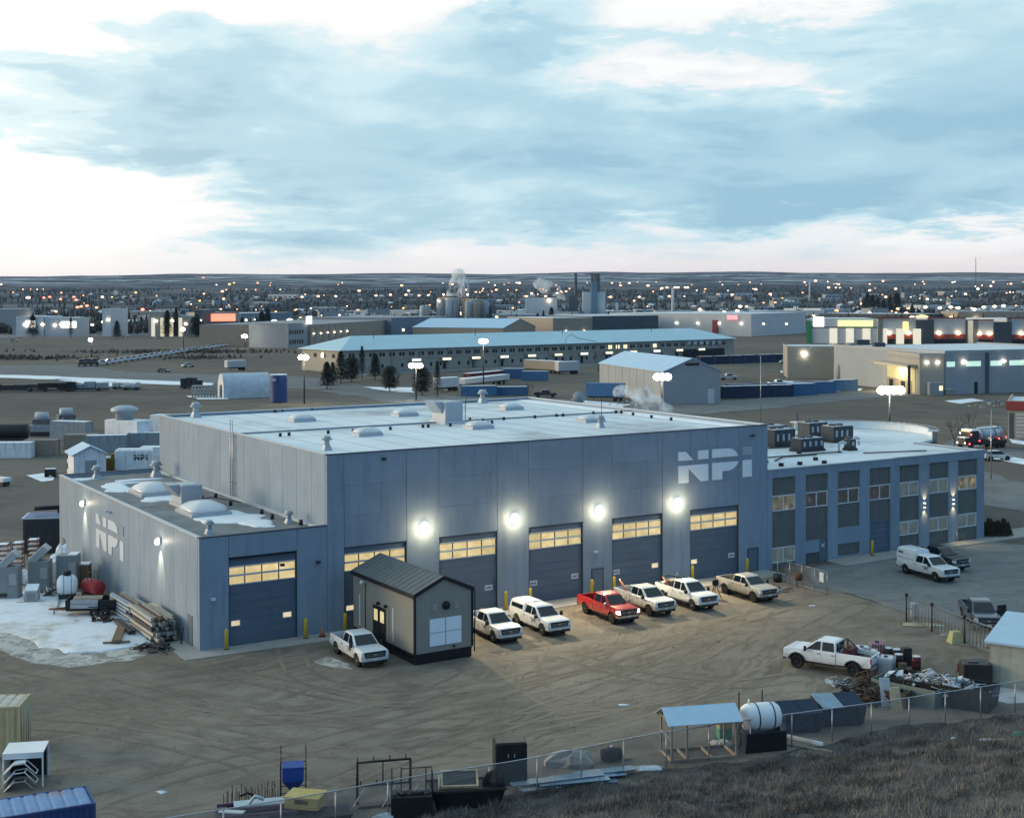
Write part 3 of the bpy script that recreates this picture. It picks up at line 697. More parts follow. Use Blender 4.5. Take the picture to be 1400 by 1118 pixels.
def overhead_door(u0, u1, z1, lit_left=True, plates=(True, True)):
    m = MB(); y = 0.2
    m.span((u0, y, 0), (u1, y + .08, z1))
    for k in range(1, 10):
        z = k * z1 / 10
        m.box(((u0 + u1) / 2, y - .008, z), (u1 - u0 - .1, .02, .03))
    d = m.build('overhead_door', 'door_paint', bld)
    za, zb = z1 - 1.84, z1 - 0.55
    fr = MB(); a, b = u0 + .06, u1 - .06
    cols = [a + (b - a) * q for q in (0, .235, .49, .745, 1)]
    zm = (za + zb) / 2
    fr.box(((a + b) / 2, y - .03, zm), (b - a, .05, .14)); fr.box(((a + b) / 2, y - .03, za), (b - a, .05, .07)); fr.box(((a + b) / 2, y - .03, zb), (b - a, .05, .07))
    fr.build('window_frame', 'trim_light', d)
    ml = MB()
    for c in cols: ml.box((c, y - .025, zm), (.08, .04, zb - za - .02))
    ml.build('mullion', 'trim_dark', d)
    for k in range(4):
        for q0, q1 in ((za + .04, zm - .07), (zm + .07, zb - .04)):
            MB().span((cols[k] + .045, y - .012, q0), (cols[k + 1] - .045, y - .004, q1)).build('pane', 'shop_pane', d)
    for k, on in enumerate(plates):
        if not on: continue
        c = u0 + .55 if k == 0 else u1 - .72
        z = 1.62 if k == 0 else 1.75
        MB().span((c - .36, y - .03, z - .22), (c + .36, y - .014, z + .22)).build('vision_frame', 'trim_light', d)
        pn = 'vision_pane' if on == 'lit' else 'frame_white'
        MB().span((c - .31, y - .042, z - .17), (c + .31, y - .032, z + .17)).build('vision_pane' if on == 'lit' else 'bay_sign', pn, d)
        if on == 'sign':
            t = MB()
            for q in range(4): t.box((c - .2 + q * .13, y - .046, z), (.08, .006, .16))
            t.build('sign_lettering', 'black_plastic', d)
    # side and head jambs
    j = MB(); j.span((u0 - .004, .02, 0), (u0 + .035, .198, z1)); j.span((u1 - .035, .02, 0), (u1 + .004, .198, z1)); j.span((u0 + .035, .02, z1 - .035), (u1 - .035, .198, z1 + .004))
    j.build('door_jamb', 'trim_dark', d)
PL = [('lit', 'lit'), ('lit', False), (False, 'sign'), ('sign', 'sign'), ('sign', 'lit'), ('lit', 'sign')]
for (a, b), pl in zip(DOORS, PL): overhead_door(a, b, DZ, plates=pl)
def man_door(u0, u1, z1, y=0.0):
    d = MB().span((u0, y - .05, 0.02), (u1, y - .004, z1)).build('man_door', 'door_paint', bld)
    f = MB(); f.span((u0 - .09, y - .07, 0.02), (u0 - .002, y - .003, z1 + .09)); f.span((u1 + .002, y - .07, .02), (u1 + .09, y - .003, z1 + .09)); f.span((u0 - .002, y - .07, z1 + .002), (u1 + .002, y - .003, z1 + .09))
    f.build('door_frame', 'trim_dark', d)
    MB().box((u0 + .12, y - .08, 1.0), (.05, .06, .18)).build('handle', 'galvanised', d)
man_door(33.9, 34.95, 2.12); man_door(51.15, 52.25, 2.12)
MB().span((-0.05, 1.5, 0.02), (-.004, 2.5, 2.2)).build('man_door', 'door_paint', bld)
MB().span((-0.05, 38.3, 0.02), (-.004, 39.3, 2.2)).build('man_door', 'door_paint', bld)

# wall lamps: floodlights over the bays, wall packs on the flank
lamp_mat('lamp_glow', (1.0, 0.93, 0.70), 7.0, False)
lamp_mat('lamp_glow_soft', (1.0, 0.93, 0.75), 12.0, True)
def flood(u, z):
    o = MB().bev((u, -.06, z), (.4, .1, .5), .03).build('wall_lamp', 'trim_light', bld)
    MB().loft([[(u + .38 * q * math.cos(a), -y, z + .46 * q * math.sin(a)) for a in [k * PI / 8 for k in range(16)]] for q, y in ((.9, .112), (1, .2), (.8, .36), (.4, .44))], True, True).build('lamp_lens', 'lamp_glow', o)
    light('lamp_light', 'POINT', (u, -.80, z - .12), 240, (1.0, 0.79, 0.45), o, 0.25)
    light('lamp_light', 'SPOT', (u, -.85, z - .3), 5600, (1.0, 0.83, 0.53), o, 0.2, (u, -8.5, 0), 2.1, 1.0)
for u, z in ((17.95, 7.15), (26.2, 7.1), (34.55, 7.05), (42.95, 7.0)): flood(u, z)
def wallpack(v, z):
    o = MB().bev((-.1, v, z + .1), (.2, .5, .5), .04).build('wall_lamp', 'trim_light', bld)
    MB().loft([[(-y, v + .24 * q * math.cos(a), z + .26 * q * math.sin(a)) for a in [k * PI / 7 for k in range(14)]] for q, y in ((.9, .205), (1, .3), (.7, .42), (.3, .47))], True, True).build('lamp_lens', 'lamp_glow', o)
    light('lamp_light', 'SPOT', (-.75, v, z), 900, (1.0, 0.84, 0.54), o, 0.08, (0, v, z - 1.9), .95, 1.0)
    light('lamp_light', 'POINT', (-.62, v - .2, z + .05), 40, (1.0, 0.85, 0.6), o, 0.1)
wallpack(31.0, 6.5); wallpack(8.8, 6.45)
MB().box((-.25, 22.6, 6.9), (.5, .12, .18), 0, 0, .5).build('camera_bracket', 'frame_white', bld)
for u, v, z in ((6.2, -.15, 5.5), (14.5, -.12, 12.7), (51.6, -.12, 12.4), (9.05, -.1, 5.4), (34.2, -.12, 3.6), (1.0, -.1, 3.6)):
    MB().box((u, v, z), (.3, .25, .18)).build('security_camera', 'dark_metal' if z > 5 else 'frame_white', bld)

# the letters
def logo(fn, name='sign_letter'):
    L = [[(252, 250), (345, 245), (437, 350), (252, 360)], [(498, 235), (627, 226), (627, 335), (505, 343), (498, 338)],
         [(252, 425), (627, 400), (627, 612), (532, 620), (380, 455), (380, 635), (255, 642)],
         [(677, 220), (880, 208), (920, 213), (955, 228), (985, 255), (1003, 283), (1013, 305), (677, 328)],
         [(677, 392), (1015, 372), (1002, 405), (970, 445), (930, 475), (885, 490), (808, 497), (803, 602), (677, 607)],
         [(1070, 195), (1187, 188), (1187, 290), (1070, 297)], [(1070, 362), (1190, 355), (1190, 568), (1070, 575)]]
    # straighten the perspective: the word's box is 1 wide and 1 high
    out = []
    for k, p in enumerate(L):
        q = []
        for x, y in p:
            a = (x - 252) / (1190 - 252)
            top = 250 + (188 - 250) * a; bot = 642 + (568 - 642) * a
            q.append((a, 1 - (y - top) / (bot - top)))
        out.append(q)
    for k, q in enumerate(out): fn(q, 'logo_dim' if k == 5 else 'logo_white')
def front_letter(q, m):
    u0, u1, z0, z1 = 43.08, 51.56, 8.69, 11.42
    MB().slab([(u0 + a * (u1 - u0), -.05, z0 + b * (z1 - z0)) for a, b in q], (0, .04, 0)).build('sign_letter', m, bld)
def side_letter(q, m):
    v0, v1, z0, z1 = 27.2, 18.7, 3.25, 6.15
    MB().slab([(-.05, v0 + a * (v1 - v0), z0 + b * (z1 - z0)) for a, b in q], (.04, 0, 0)).build('sign_letter', 'logo_faded' if m == 'logo_white' else 'panel_paint', bld)
logo(front_letter); logo(side_letter)

# --- office end
STR = [(54.08, 56.98), (58.25, 61.13), (62.39, 65.3), (66.62, 69.53), (70.75, 73.52), (75.0, 77.82), (79.23, 82.11)]
ofw = MB()
pil = [UO + .01] + [x for s in STR for x in s] + [UE]
for a, b in zip(pil[0::2], pil[1::2]): MB().span((a, 0, 0), (b, .35, 8.35)).build('pilaster', 'panel_paint', bld)
MB().span((UO + .01, 0, 8.35), (70.1, .35, HO)).build('fascia', 'panel_paint', bld)
MB().span((70.11, -.06, 8.35), (UE, .35, HO + .05)).build('fascia', 'panel_paint', bld)
def clad(u0, u1, z0, z1):
    m = MB(); n = 14; pts = []
    for k in range(n):
        a = u0 + (u1 - u0) * k / n; w_ = (u1 - u0) / n
        pts += [(a, .20), (a + w_ * .45, .20), (a + w_ * .55, .16), (a + w_ * .95, .16)]
    pts += [(u1, .20), (u1, .30), (u0, .30)]
    m.prism(pts, z0, z1); m.build('cladding_strip', 'strip_cladding', bld)
def window(u0, u1, z0, z1, pm):
    f = MB(); t = .09
    for a, b, c, d in ((u0, u1, z0, z0 + t), (u0, u1, z1 - t, z1), (u0, u0 + t, z0 + t, z1 - t), (u1 - t, u1, z0 + t, z1 - t), ((u0 + u1) / 2 - t / 2, (u0 + u1) / 2 + t / 2, z0 + t, z1 - t)):
        f.span((a, .08, c), (b, .2, d))
    w_ = f.build('window', 'frame_white', bld)
    c = (u0 + u1) / 2
    for a, b in ((u0 + t, c - t / 2), (c + t / 2, u1 - t)):
        MB().span((a + .002, .15, z0 + t + .002), (b - .002, .17, z1 - t - .002)).build('pane', pm, w_)
UPW = ['office_pane_tan', 'office_pane_warm', 'office_pane_warm', 'office_pane_warm', 'office_pane_teal', 'office_pane_teal', 'office_pane_tan']
for k, (a, b) in enumerate(STR):
    clad(a, b, 6.68, 8.35); window(a, b, 5.25, 6.68, UPW[k])
    if k == 0:
        clad(a, b, 1.9, 5.25); window(a, b, .48, 1.9, 'office_pane_teal'); clad(a, b, 0, .48)
    elif k == 1:
        clad(a, b, 1.95 + .2, 5.25)
        MB().span((a, .02, 1.0), (b - 1.13, .33, 2.15)).build('infill_panel', 'panel_paint', bld); clad(a, b - 1.13, 0, 1.0)
        d = MB().span((b - 1.12, .1, 0.02), (b - .02, .16, 2.15)).build('man_door', 'door_paint', bld)
        MB().box((b - .6, .08, 1.55), (.5, .02, .1), 0, 0, .7).box((b - .6, .08, 1.55), (.5, .02, .1), 0, 0, -.7).build('door_decal', 'frame_white', d)
    elif k == 2:
        clad(a, b, 3.0, 5.25); MB().span((a, .02, 1.45), (b, .33, 3.0)).build('infill_panel', 'panel_paint', bld); clad(a, b, 0.3, 1.45)
        MB().span((a, .02, 0), (b, .33, .3)).build('infill_panel', 'panel_paint', bld)
    elif k == 3:
        clad(a, b, 3.25, 5.25)
        MB().span((a, .12, 3.05), (b, .3, 3.25)).build('lintel', 'door_paint', bld)
        d = MB().span((a, .22, 0), (b, .28, 3.05)).build('overhead_door', 'door_paint', bld)
        g = MB()
        for q in range(1, 6): g.box(((a + b) / 2, .214, q * .5), (b - a, .012, .025))
        g.build('door_groove', 'trim_dark', d)
    else:
        clad(a, b, 2.82, 5.25); window(a, b, 1.45, 2.82, 'office_pane_teal'); clad(a, b, 0, 1.45)
MB().span((UE - .35, .36, 0), (UE, 9, HO)).build('end_wall', 'panel_paint', bld)
MB().span((UO + .02, 29.7, 0), (UE + 2, 30, HO)).build('rear_wall', 'panel_paint', bld)
ro = MB(); ro.prism([(UO + .02, .36), (UE - .36, .36), (UE - .36, 9.0)] + [(83.5 + 9.2 * math.cos(a), 18.5 + 9.2 * math.sin(a)) for a in [R(-50 + k * 10) for k in range(18)]] + [(80, 29.69), (UO + .02, 29.69)], HO - .4, HO - .12)
ro.build('office_roof', 'roof_membrane', bld)
cap('parapet_cap', (UO + .02, .15), (70.1, .15), .42, HO, 'trim_light'); cap('parapet_cap', (70.11, .13), (UE + .05, .13), .48, HO + .05, 'trim_light')
cap('parapet_cap', (UE - .15, .38), (UE - .15, 9.2), .42, HO + .004, 'trim_light')
def arc_wall(r0, r1, a0, a1, z0, z1, name, m, n=28):
    q = MB()
    for k in range(n):
        t0, t1 = a0 + (a1 - a0) * k / n, a0 + (a1 - a0) * (k + 1) / n
        p = [(83.5 + r * math.cos(t), 18.5 + r * math.sin(t)) for r, t in ((r0, t0), (r1, t0), (r1, t1), (r0, t1))]
        q.loft([[(x, y, z) for x, y in p] for z in (z0, z1)], k in (0, n - 1))
    q.build(name, m, bld)
arc_wall(8.8, 9.2, R(-58), R(95), 0, HO + .75, 'curved_wall', 'strip_cladding'); arc_wall(8.3, 9.4, R(-59), R(96), HO + .752, HO + .88, 'curved_cap', 'trim_light')
arc_wall(8.72, 8.79, R(-58), R(95), HO - .1, HO + .75, 'curved_lining', 'roof_membrane')
def chiller(u, v, w_, d_, h, rz=0.0):
    o = MB().bev((u, v, HO - .12 + .25 + h / 2), (w_, d_, h), .04, rz).build('rooftop_unit', 'unit_dark', bld)
    MB().box((u, v, HO - .12 + .12), (w_ + .2, d_ + .2, .24), rz).build('curb', 'dark_metal', o)
    MB().box((u, v, HO + .16 + h), (w_ * .9, d_ * .9, .06), rz).build('top_plate', 'trim_light', o)
    for k in range(max(2, int(w_ / .8))):
        MB().box((u - w_ / 2 + .45 + k * .8, v - d_ / 2 - .012, HO + .2 + h * .45), (.28, .02, h * .45)).build('louvre_grille', 'unit_metal', o)
    for k in range(max(1, int(w_ / 1.4))):
        MB().cyl((u - w_ / 4 + k * 1.1, v, HO + .192 + h), .4, .16, 12).build('fan_shroud', 'dark_metal', o)
for a in ((71.6, 19.6, 3.2, 2.4, 1.5), (69.0, 15.4, 3.0, 2.4, 1.6), (79.0, 20.4, 2.8, 2.0, 1.4), (77.6, 15.2, 3.0, 2.0, 1.5), (68.5, 10.4, 3.2, 1.6, 1.1), (56.6, 6.0, 2.8, 2.0, 1.5), (72.6, 8.4, .9, .9, .9), (66.5, 20.5, 2.0, 2.0, 1.4)): chiller(*a)
for pts in ([(57, 7.5), (70, 7.0)], [(59, 5), (62, 7), (66, 6.5)], [(60, 14), (69, 13)], [(71, 5), (78, 3)], [(56, 11), (64, 11.5)]):
    MB().tube([(u, v, HO + .02) for u, v in pts], .07).build('roof_pipe', 'dark_metal', bld)
for u, v in ((57.4, 2.4), (59.6, 2.2), (62.2, 1.6), (63.4, 4.0), (66, 9), (80, 26), (58, 26)):
    MB().cyl((u, v, HO - .12), .25, .3, 8).build('roof_drain_vent', 'black_plastic', bld)
for u, v in ((70.0, 7.4), (74.4, 9.8)):
    MB().tube([(u, v, HO - .1), (u, v, HO + .8), (u + .3, v - .2, HO + 1.0), (u + .6, v - .4, HO + .8)], .16, 8).build('gooseneck_vent', 'trim_light', bld)
def sconce(u, z):
    o = MB().bev((u, -.07, z), (.12, .12, .3), .03).build('wall_sconce', 'dark_metal', bld)
    for s, zz in ((1, z + .20), (-1, z - .20)):
        MB().bev((u, -.08, zz), (.14, .14, .08), .02).build('lamp_lens', 'lamp_glow', o)
        light('lamp_light', 'SPOT', (u, -.32, zz + s * .12), 95, (1.0, .72, .30), o, .04, (u, 0, zz + s * .85), 1.25, 1.0)
sconce(74.26, 4.2); sconce(78.5, 4.2)
light('lamp_light', 'SPOT', (78.5, -.4, 3.6), 350, (1.0, .78, .4), bld, .1, (79.0, -2.0, 0), 1.4, .9)

# ------------------------------------------------------------------ vehicles
def paint(name, rgb, dirt=0.5):
    """car paint with road dust that thickens towards the sills"""
    m = mat(name, rgb, 0.28, var=0.03, scale=1.5, spec=0.5, coat=0.4)
    t = NT(m.node_tree); b = m.node_tree.nodes['Principled BSDF']
    src = b.inputs['Base Color'].links[0].from_socket
    co = t.new('ShaderNodeTexCoord').outputs['Object']
    s = t.new('ShaderNodeSeparateXYZ'); t.link(co, s.inputs[0])
    n = t.noise(co, 2.2, 5, 0.6)
    f = t.math('MULTIPLY', t.smooth(t.math('ADD', s.outputs[2], t.math('MULTIPLY', n, 0.7)), 0.9, 1.55, 1, 0), dirt)
    t.link(t.mix(f, src, (0.20, 0.165, 0.125)), b.inputs['Base Color'])
    t.link(t.math('MULTIPLY_ADD', f, 0.5, 0.28), b.inputs['Roughness'])
    return name
paint('car_white', (0.76, 0.78, 0.80), 0.45); paint('car_white_dusty', (0.70, 0.70, 0.67), 0.85); paint('car_red', (0.42, 0.015, 0.02), 0.35)
paint('car_pewter', (0.50, 0.47, 0.42), 0.8); paint('car_black', (0.012, 0.013, 0.016), 0.12); paint('car_slate', (0.06, 0.085, 0.12), 0.4); paint('car_silver', (0.45, 0.47, 0.5), 0.3)
mat('car_trim', (0.02, 0.02, 0.022), 0.55); mat('headlight', (0.75, 0.78, 0.8), 0.1, var=0, spec=0.8); mat('tail_red', (0.35, 0.01, 0.012), 0.25, var=0)
mat('rim_alloy', (0.45, 0.46, 0.48), 0.3, 0.8, var=.05); mat('bed_liner', (0.03, 0.03, 0.032), .9, var=.2)
mat('plate_white', (.6, .6, .58), .5)
def wheel(parent, x, y, r, w, side, dark=False):
    o = MB().lathe([(r * .62, -w / 2), (r * .93, -w / 2), (r, -w * .38), (r, w * .38), (r * .93, w / 2), (r * .62, w / 2), (r * .60, 0)], (x, y, r), 'Y', 20)
    o = o.build('wheel', 'black_rubber', parent)
    m = MB(); f = side * w * .36
    m.lathe([(r * .64, f - side * .03), (r * .64, f + side * .02), (r * .56, f + side * .025), (r * .54, f - side * .04), (.001, f - side * .04)], (x, y, r), 'Y', 20, caps=False)
    for k in range(6):
        a = 2 * PI * k / 6
        m.box((x + math.cos(a) * r * .32, y + f, r + math.sin(a) * r * .32), (r * .58, .03, r * .16), 0, 0, -a)
    m.lathe([(r * .16, f - .02), (r * .16, f + side * .04), (.001, f + side * .04)], (x, y, r), 'Y', 10, caps=False)
    m.build('rim', 'car_trim' if dark else 'rim_alloy', o)
    return o
def pickup(label, loc, rz, body='car_white', wb=3.7, crew=True, h=1.93, lift=0.0, wr=.425, group=None, door_sign=False, chrome=False, dark_rims=False, flares=False, old=False, cat='pickup truck', fo=.93, ro=1.18, bed=True, lights_on=False):
    t = thing('pickup_truck', label, cat, loc, rz, group)
    xf, xr = wb / 2, -wb / 2; X0, X1 = xf + fo, xr - ro
    L = lift; hw = 1.0
    def wy(z): return hw * (0.965 if z < .62 + L else (1.0 if z < 1.0 + L else 1.0 - .09 * max(0, (z - 1.0 - L)) / .35))
    cowl = xf - .42; rear = (xf - 2.72) if crew else (xf - 2.35); belt = 1.23 + L; hood = 1.21 + L - (.05 if old else 0)
    ar = wr + .10
    def arch(xc, n=9):
        z0 = .47 + L; a0 = math.asin(max(-.9, min(.9, (z0 - wr) / ar)))
        return [(xc + ar * math.cos(a), wr + ar * math.sin(a)) for a in [a0 + (PI - 2 * a0) * k / (n - 1) for k in range(n)]]
    def shell(m, poly, inset_top=True):
        lay = []
        n = len(poly)
        cx = sum(p[0] for p in poly) / n; cz = sum(p[1] for p in poly) / n
        nrm = []
        for i in range(n):
            a, b, c = poly[i - 1], poly[i], poly[(i + 1) % n]
            e1 = Vector((b[0] - a[0], b[1] - a[1])).normalized(); e2 = Vector((c[0] - b[0], c[1] - b[1])).normalized()
            v = Vector((-(e1.y + e2.y), e1.x + e2.x)); v = v.normalized() if v.length > 1e-6 else Vector((0, 0))
            nrm.append(v)
        area = sum(poly[i][0] * poly[(i + 1) % n][1] - poly[(i + 1) % n][0] * poly[i][1] for i in range(n))
        sgn = 1 if area > 0 else -1
        for side, k in ((-1, .035), (-1, 0), (1, 0), (1, .035)):
            q = []
            for (x, z), v in zip(poly, nrm):
                low = z < .9 + L
                kk = k * (0.3 if low else 1.0)
                y = side * (wy(z) - (.06 if k == 0 else 0.0))
                q.append((x + v.x * kk * sgn, y, z + v.y * kk * sgn))
            lay.append(q)
        m.loft(lay, True, False)
    # front clip and cab base
    p = [(X0 - .06, .50 + L), (X0, .62 + L), (X0 + .01, .86 + L), (X0 - .03, hood - .07), (X0 - .16, hood - .01), (X0 - .7, hood + .035), (cowl, belt + .02), (rear, belt + .03), (rear, .47 + L)]
    p += [(xf - ar - .12, .47 + L)] + arch(xf)[::-1] + [(xf + ar + .06, .49 + L)]
    m = MB().use(body); shell(m, p)
    b = m.build('body', None, t)
    um = MB(); um.span((X1 + .25, -.72, .34 + L), (X0 - .3, .72, .52 + L)); um.span((xf - ar * .8, -.70, .4 + L), (xf + ar * .8, .70, .95 + L)); um.build('underbody', 'car_trim', t)
    # cab
    top = h + L; xt0, xt1 = cowl - .86, rear + .12
    rings = []
    for z, xa, xb, w_ in ((belt, cowl + .02, rear + .005, .90), (top - .10, xt0 + .02, xt1 - .07, .735), (top - .035, xt0 - .10, xt1, .68), (top, xt0 - .30, xt1 + .15, .56)):
        rings.append([(xa, -w_ + .06, z), (xa - .05, -w_, z), (xb + .05, -w_, z), (xb, -w_ + .06, z), (xb, w_ - .06, z), (xb + .05, w_, z), (xa - .05, w_, z), (xa, w_ - .06, z)])
    MB().loft(rings).build('cab', body, t)
    zt = top - .10
    def fx(z): return cowl + .02 + (xt0 - cowl) * (z - belt) / (zt - belt)
    def bx(z): return rear + .005 + (xt1 - .075 - rear) * (z - belt) / (zt - belt)
    def cw(z): return .90 + (.735 - .90) * (z - belt) / (zt - belt)
    e = .012
    ws = [(fx(z) + e, s * (cw(z) - .11), z + e) for z, s in ((belt + .05, -1), (belt + .05, 1), (zt - .03, 1), (zt - .03, -1))]
    MB().slab(ws, (.012, 0, .012)).build('windshield', 'dark_glass', t)
    rw = [(bx(z) - e, s * (cw(z) - .14), z) for z, s in ((belt + .08, -1), (belt + .08, 1), (zt - .05, 1), (zt - .05, -1))]
    MB().slab(rw, (-.01, 0, 0)).build('rear_window', 'dark_glass', t)
    bp = fx(belt) - 1.28; z0, z1 = belt + .05, zt - .02
    for s in (-1, 1):
        def P(x, z): return (x, s * (cw(z) + e), z)
        MB().slab([P(fx(z0) - .20, z0), P(bp + .05, z0), P(bp + .05, z1), P(fx(z1) - .13, z1)], (0, s * .01, 0)).build('side_window', 'dark_glass', t)
        MB().slab([P(bp - .06, z0), P(rear + .13, z0), P(rear + .22, z1), P(bp - .06, z1)], (0, s * .01, 0)).build('side_window', 'dark_glass', t)
        # doors, a hair proud of the body side
        def door(xa, xb):
            d = MB().loft([[(x, s * (wy(z) + k), z) for x, z in ((xa, .56 + L), (xb, .56 + L), (xb, belt - .06), (xa, belt - .06))] for k in (-.05, .012)]).build('door', body, t)
            MB().box((xb + .14, s * (wy(belt - .2) + .03), belt - .16), (.2, .03, .035)).build('handle', 'car_trim' if not chrome else 'chrome', d)
            return d
        d = door(fx(belt) - .34, bp)
        if xr + ar < rear - .1 or True: door(bp - .02, max(rear + .06, bp - 1.12))
        if door_sign:
            q = MB(); y = s * (wy(.95 + L) + .016)
            for k, (a_, w_) in enumerate(((-.24, .16), (-.04, .16), (.13, .07))): q.box((fx(belt) - .85 - a_ * s * -1, y, .98 + L), (w_, .008, .14))
            q.box((fx(belt) - .85, y, .84 + L), (.5, .008, .035)); q.build('door_decal', 'car_slate', d)
        mm = MB(); mm.box((fx(belt) - .26, s * (1.0), belt + .02), (.07, .18, .05)); mm.bev((fx(belt) - .24, s * 1.12, belt + .10), (.14, .22, .32), .03)
        mm.build('mirror', 'car_trim' if not chrome else 'chrome', t)
        # lights
        hl = MB(); hl.loft([[(X0 - .05 + k, s * y, z) for y, z in ((.735, .80 + L), (.965, .82 + L), (.95, hood - .11), (.81, hood - .10))] for k in (0, .075)])
        hl.loft([[(X0 - .26, s * y, z) for y, z in ((1.004, .86 + L), (.99, hood - .13))] + [(X0 - .01, s * y, z) for y, z in ((.975, hood - .12), (.985, .84 + L))], [(X0 - .26, s * (y + .01), z) for y, z in ((1.004, .86 + L), (.99, hood - .13))] + [(X0 + .01, s * (y + .01), z) for y, z in ((.975, hood - .12), (.985, .84 + L))]])
        hl.build('headlight', 'headlight_on' if lights_on else 'headlight', t)
        tl = MB().box((X1 - .005, s * .90, 1.0 + L), (.05, .14, .36)); tl.build('taillight', 'tail_red', t)
        for x in (xf, xr): wheel(t, x, s * (hw - .17), wr, .28, s, dark_rims)
        if flares:
            for x in (xf, xr):
                a_ = arch(x, 11); f = MB()
                f.loft([[(x + (px - x) * q, s * yy, wr + (pz - wr) * q) for q, yy in ((.98, 1.0), (1.0, 1.06), (1.13, 1.05), (1.16, .97))] for px, pz in a_]); f.build('fender_flare', 'car_trim', t)
        MB().span((xf - .65, s * .86, .36 + L), (rear + .1, s * 1.01, .43 + L)).build('running_board', 'car_trim', t)
    # grille and bumper
    g = MB(); g.loft([[(X0 - .03 + k, y, z) for y, z in ((-.72, .74 + L), (.72, .74 + L), (.80, hood - .09), (-.80, hood - .09))] for k in (0, .055)])
    gr = g.build('grille', 'car_trim', t)
    gb = MB()
    for z in ((.86, .98) if not old else (.92,)): gb.box((X0 + .035, 0, z + L), (.03, 1.30, .035))
    gb.box((X0 + .04, 0, .93 + L), (.035, .22, .1)); gb.build('grille_bar', 'chrome' if chrome or old else 'rim_alloy', gr)
    bm_ = MB(); bm_.loft([[(X0 - .15 + k, s_ * y, z) for s_, y in ((-1, w_), (1, w_)) for z in ((.54 + L, .72 + L) if s_ < 0 else (.72 + L, .54 + L))] for k, w_ in ((0, 1.0), (.16, .98), (.24, .82))])
    bp_ = bm_.build('bumper', 'chrome' if chrome else body, t)
    MB().span((X0 - .04, -.88, .36 + L), (X0 + .07, .88, .537 + L)).build('air_dam', 'car_trim', bp_)
    MB().span((X0 + .092, -.16, .56 + L), (X0 + .10, .16, .68 + L)).build('license_plate', 'plate_white', bp_)
    # bed
    if bed:
        q = [(rear - .03, .50 + L), (rear - .03, belt + .05), (X1 + .03, belt + .05), (X1, belt), (X1, .66 + L), (X1 + .1, .56 + L), (xr - ar - .05, .54 + L)] + arch(xr) [::-1] + [(xr + ar + .05, .50 + L)]
        for s in (-1, 1):
            MB().loft([[(x, s * y0 if y0 < .95 else s * wy(z) * .998, z) for x, z in q] for y0 in (.86, .99)]).build('bed_side', body, t)
        MB().span((X1 + .08, -.855, .70 + L), (rear - .1, .855, .76 + L)).build('bed_floor', 'bed_liner', t)
        MB().span((rear - .10, -.855, .76 + L), (rear - .035, .855, belt + .03)).build('bed_headboard', body, t)
        tg = MB().span((X1 - .004, -.855, .70 + L), (X1 + .07, .855, belt + .03)).build('tailgate', body, t)
        MB().span((X1 - .02, -.15, belt - .14), (X1 - .006, .15, belt - .06)).build('handle', 'car_trim', tg)
        for s in (-1, 1): MB().box(((xr), s * .74, .86 + L), (.95, .22, .28)).build('wheel_well', 'bed_liner', t)
        MB().box((X1 - .08, 0, .56 + L), (.18, 1.9, .18)).build('rear_bumper', 'chrome', t)
    return t
def heading(deg): return R(deg)
def truck_at(front_xy, hdg, wb, offs=0.83, **kw):
    """front_xy: where the front tyre on the truck's right-hand side touches the ground"""
    a = R(hdg); c, s = math.cos(a), math.sin(a)
    lx, ly = wb / 2, -offs
    return pickup(loc=(front_xy[0] - (c * lx - s * ly), front_xy[1] - (s * lx + c * ly), 0), rz=a, wb=wb, **kw)
def canopy(t, x0, x1, z0, z1, m, group=None, name='canopy', rounded=.2, win=True):
    rs = []
    for z, k, w_ in ((z0, 0, .93), (z0 + (z1 - z0) * .65, .05, .84), (z0 + (z1 - z0) * .9, .14, .74), (z1, .32, .52)):
        rs.append([(x0 + k, -w_ + rounded * .4, z), (x0 + k + .05, -w_, z), (x1 - .05, -w_, z), (x1, -w_ + rounded * .4, z), (x1, w_ - rounded * .4, z), (x1 - .05, w_, z), (x0 + k + .05, w_, z), (x0 + k, w_ - rounded * .4, z)])
    o = MB().loft(rs).build(name, m, t)
    if win:
        for s in (-1, 1):
            def P(x, q): return (x, s * (.93 + (.84 - .93) * q / .65 + .012), z0 + (z1 - z0) * q)
            MB().slab([P(x0 + .28, .12), P(x1 - .22, .12), P(x1 - .22, .60), P(x0 + .32, .60)], (0, s * .01, 0)).build('canopy_window', 'dark_glass', o)
    return o
lamp_mat('headlight_on', (1.0, .93, .8), 2.5)
PK = 'pickups parked nose out in front of the bay doors'
f1 = truck_at((-10.46, 91.63), -61, 3.75, label='white pickup parked left of the small gable roofed hut', group=PK, door_sign=True)
f2 = truck_at((-1.32, 97.87), -61, 3.7, label='white pickup parked right beside the hut, its tail hidden behind it', group=PK, door_sign=True)
f3 = truck_at((2.27, 99.96), -60, 3.7, label='white pickup with a white windowed canopy over its bed', group=PK, door_sign=True)
canopy(f3, -3.0, -.84, 1.30, 1.95, 'car_white')
f4 = truck_at((7.67, 103.5), -61, 3.8, label='red pickup with chrome grille and headlights lit', group=PK, body='car_red', chrome=True, wr=.43, lift=.06, lights_on=True, dark_rims=True)
f5 = truck_at((10.77, 105.97), -61, 3.9, label='dusty white pickup with a pole in its bed, right of the red one', group=PK, body='car_white_dusty', wr=.44, lift=.08, dark_rims=True)
f6 = truck_at((14.39, 107.8), -61, 3.95, label='tall white pickup with welding gear in its bed', group=PK, body='car_white', wr=.43, lift=.1, h=1.97, chrome=False)
f7 = truck_at((19.75, 110.72), -60, 3.65, label='old pewter coloured pickup at the right end of the bay doors', group=PK, body='car_pewter', wr=.42, lift=.05, old=True, h=1.86, dark_rims=True)
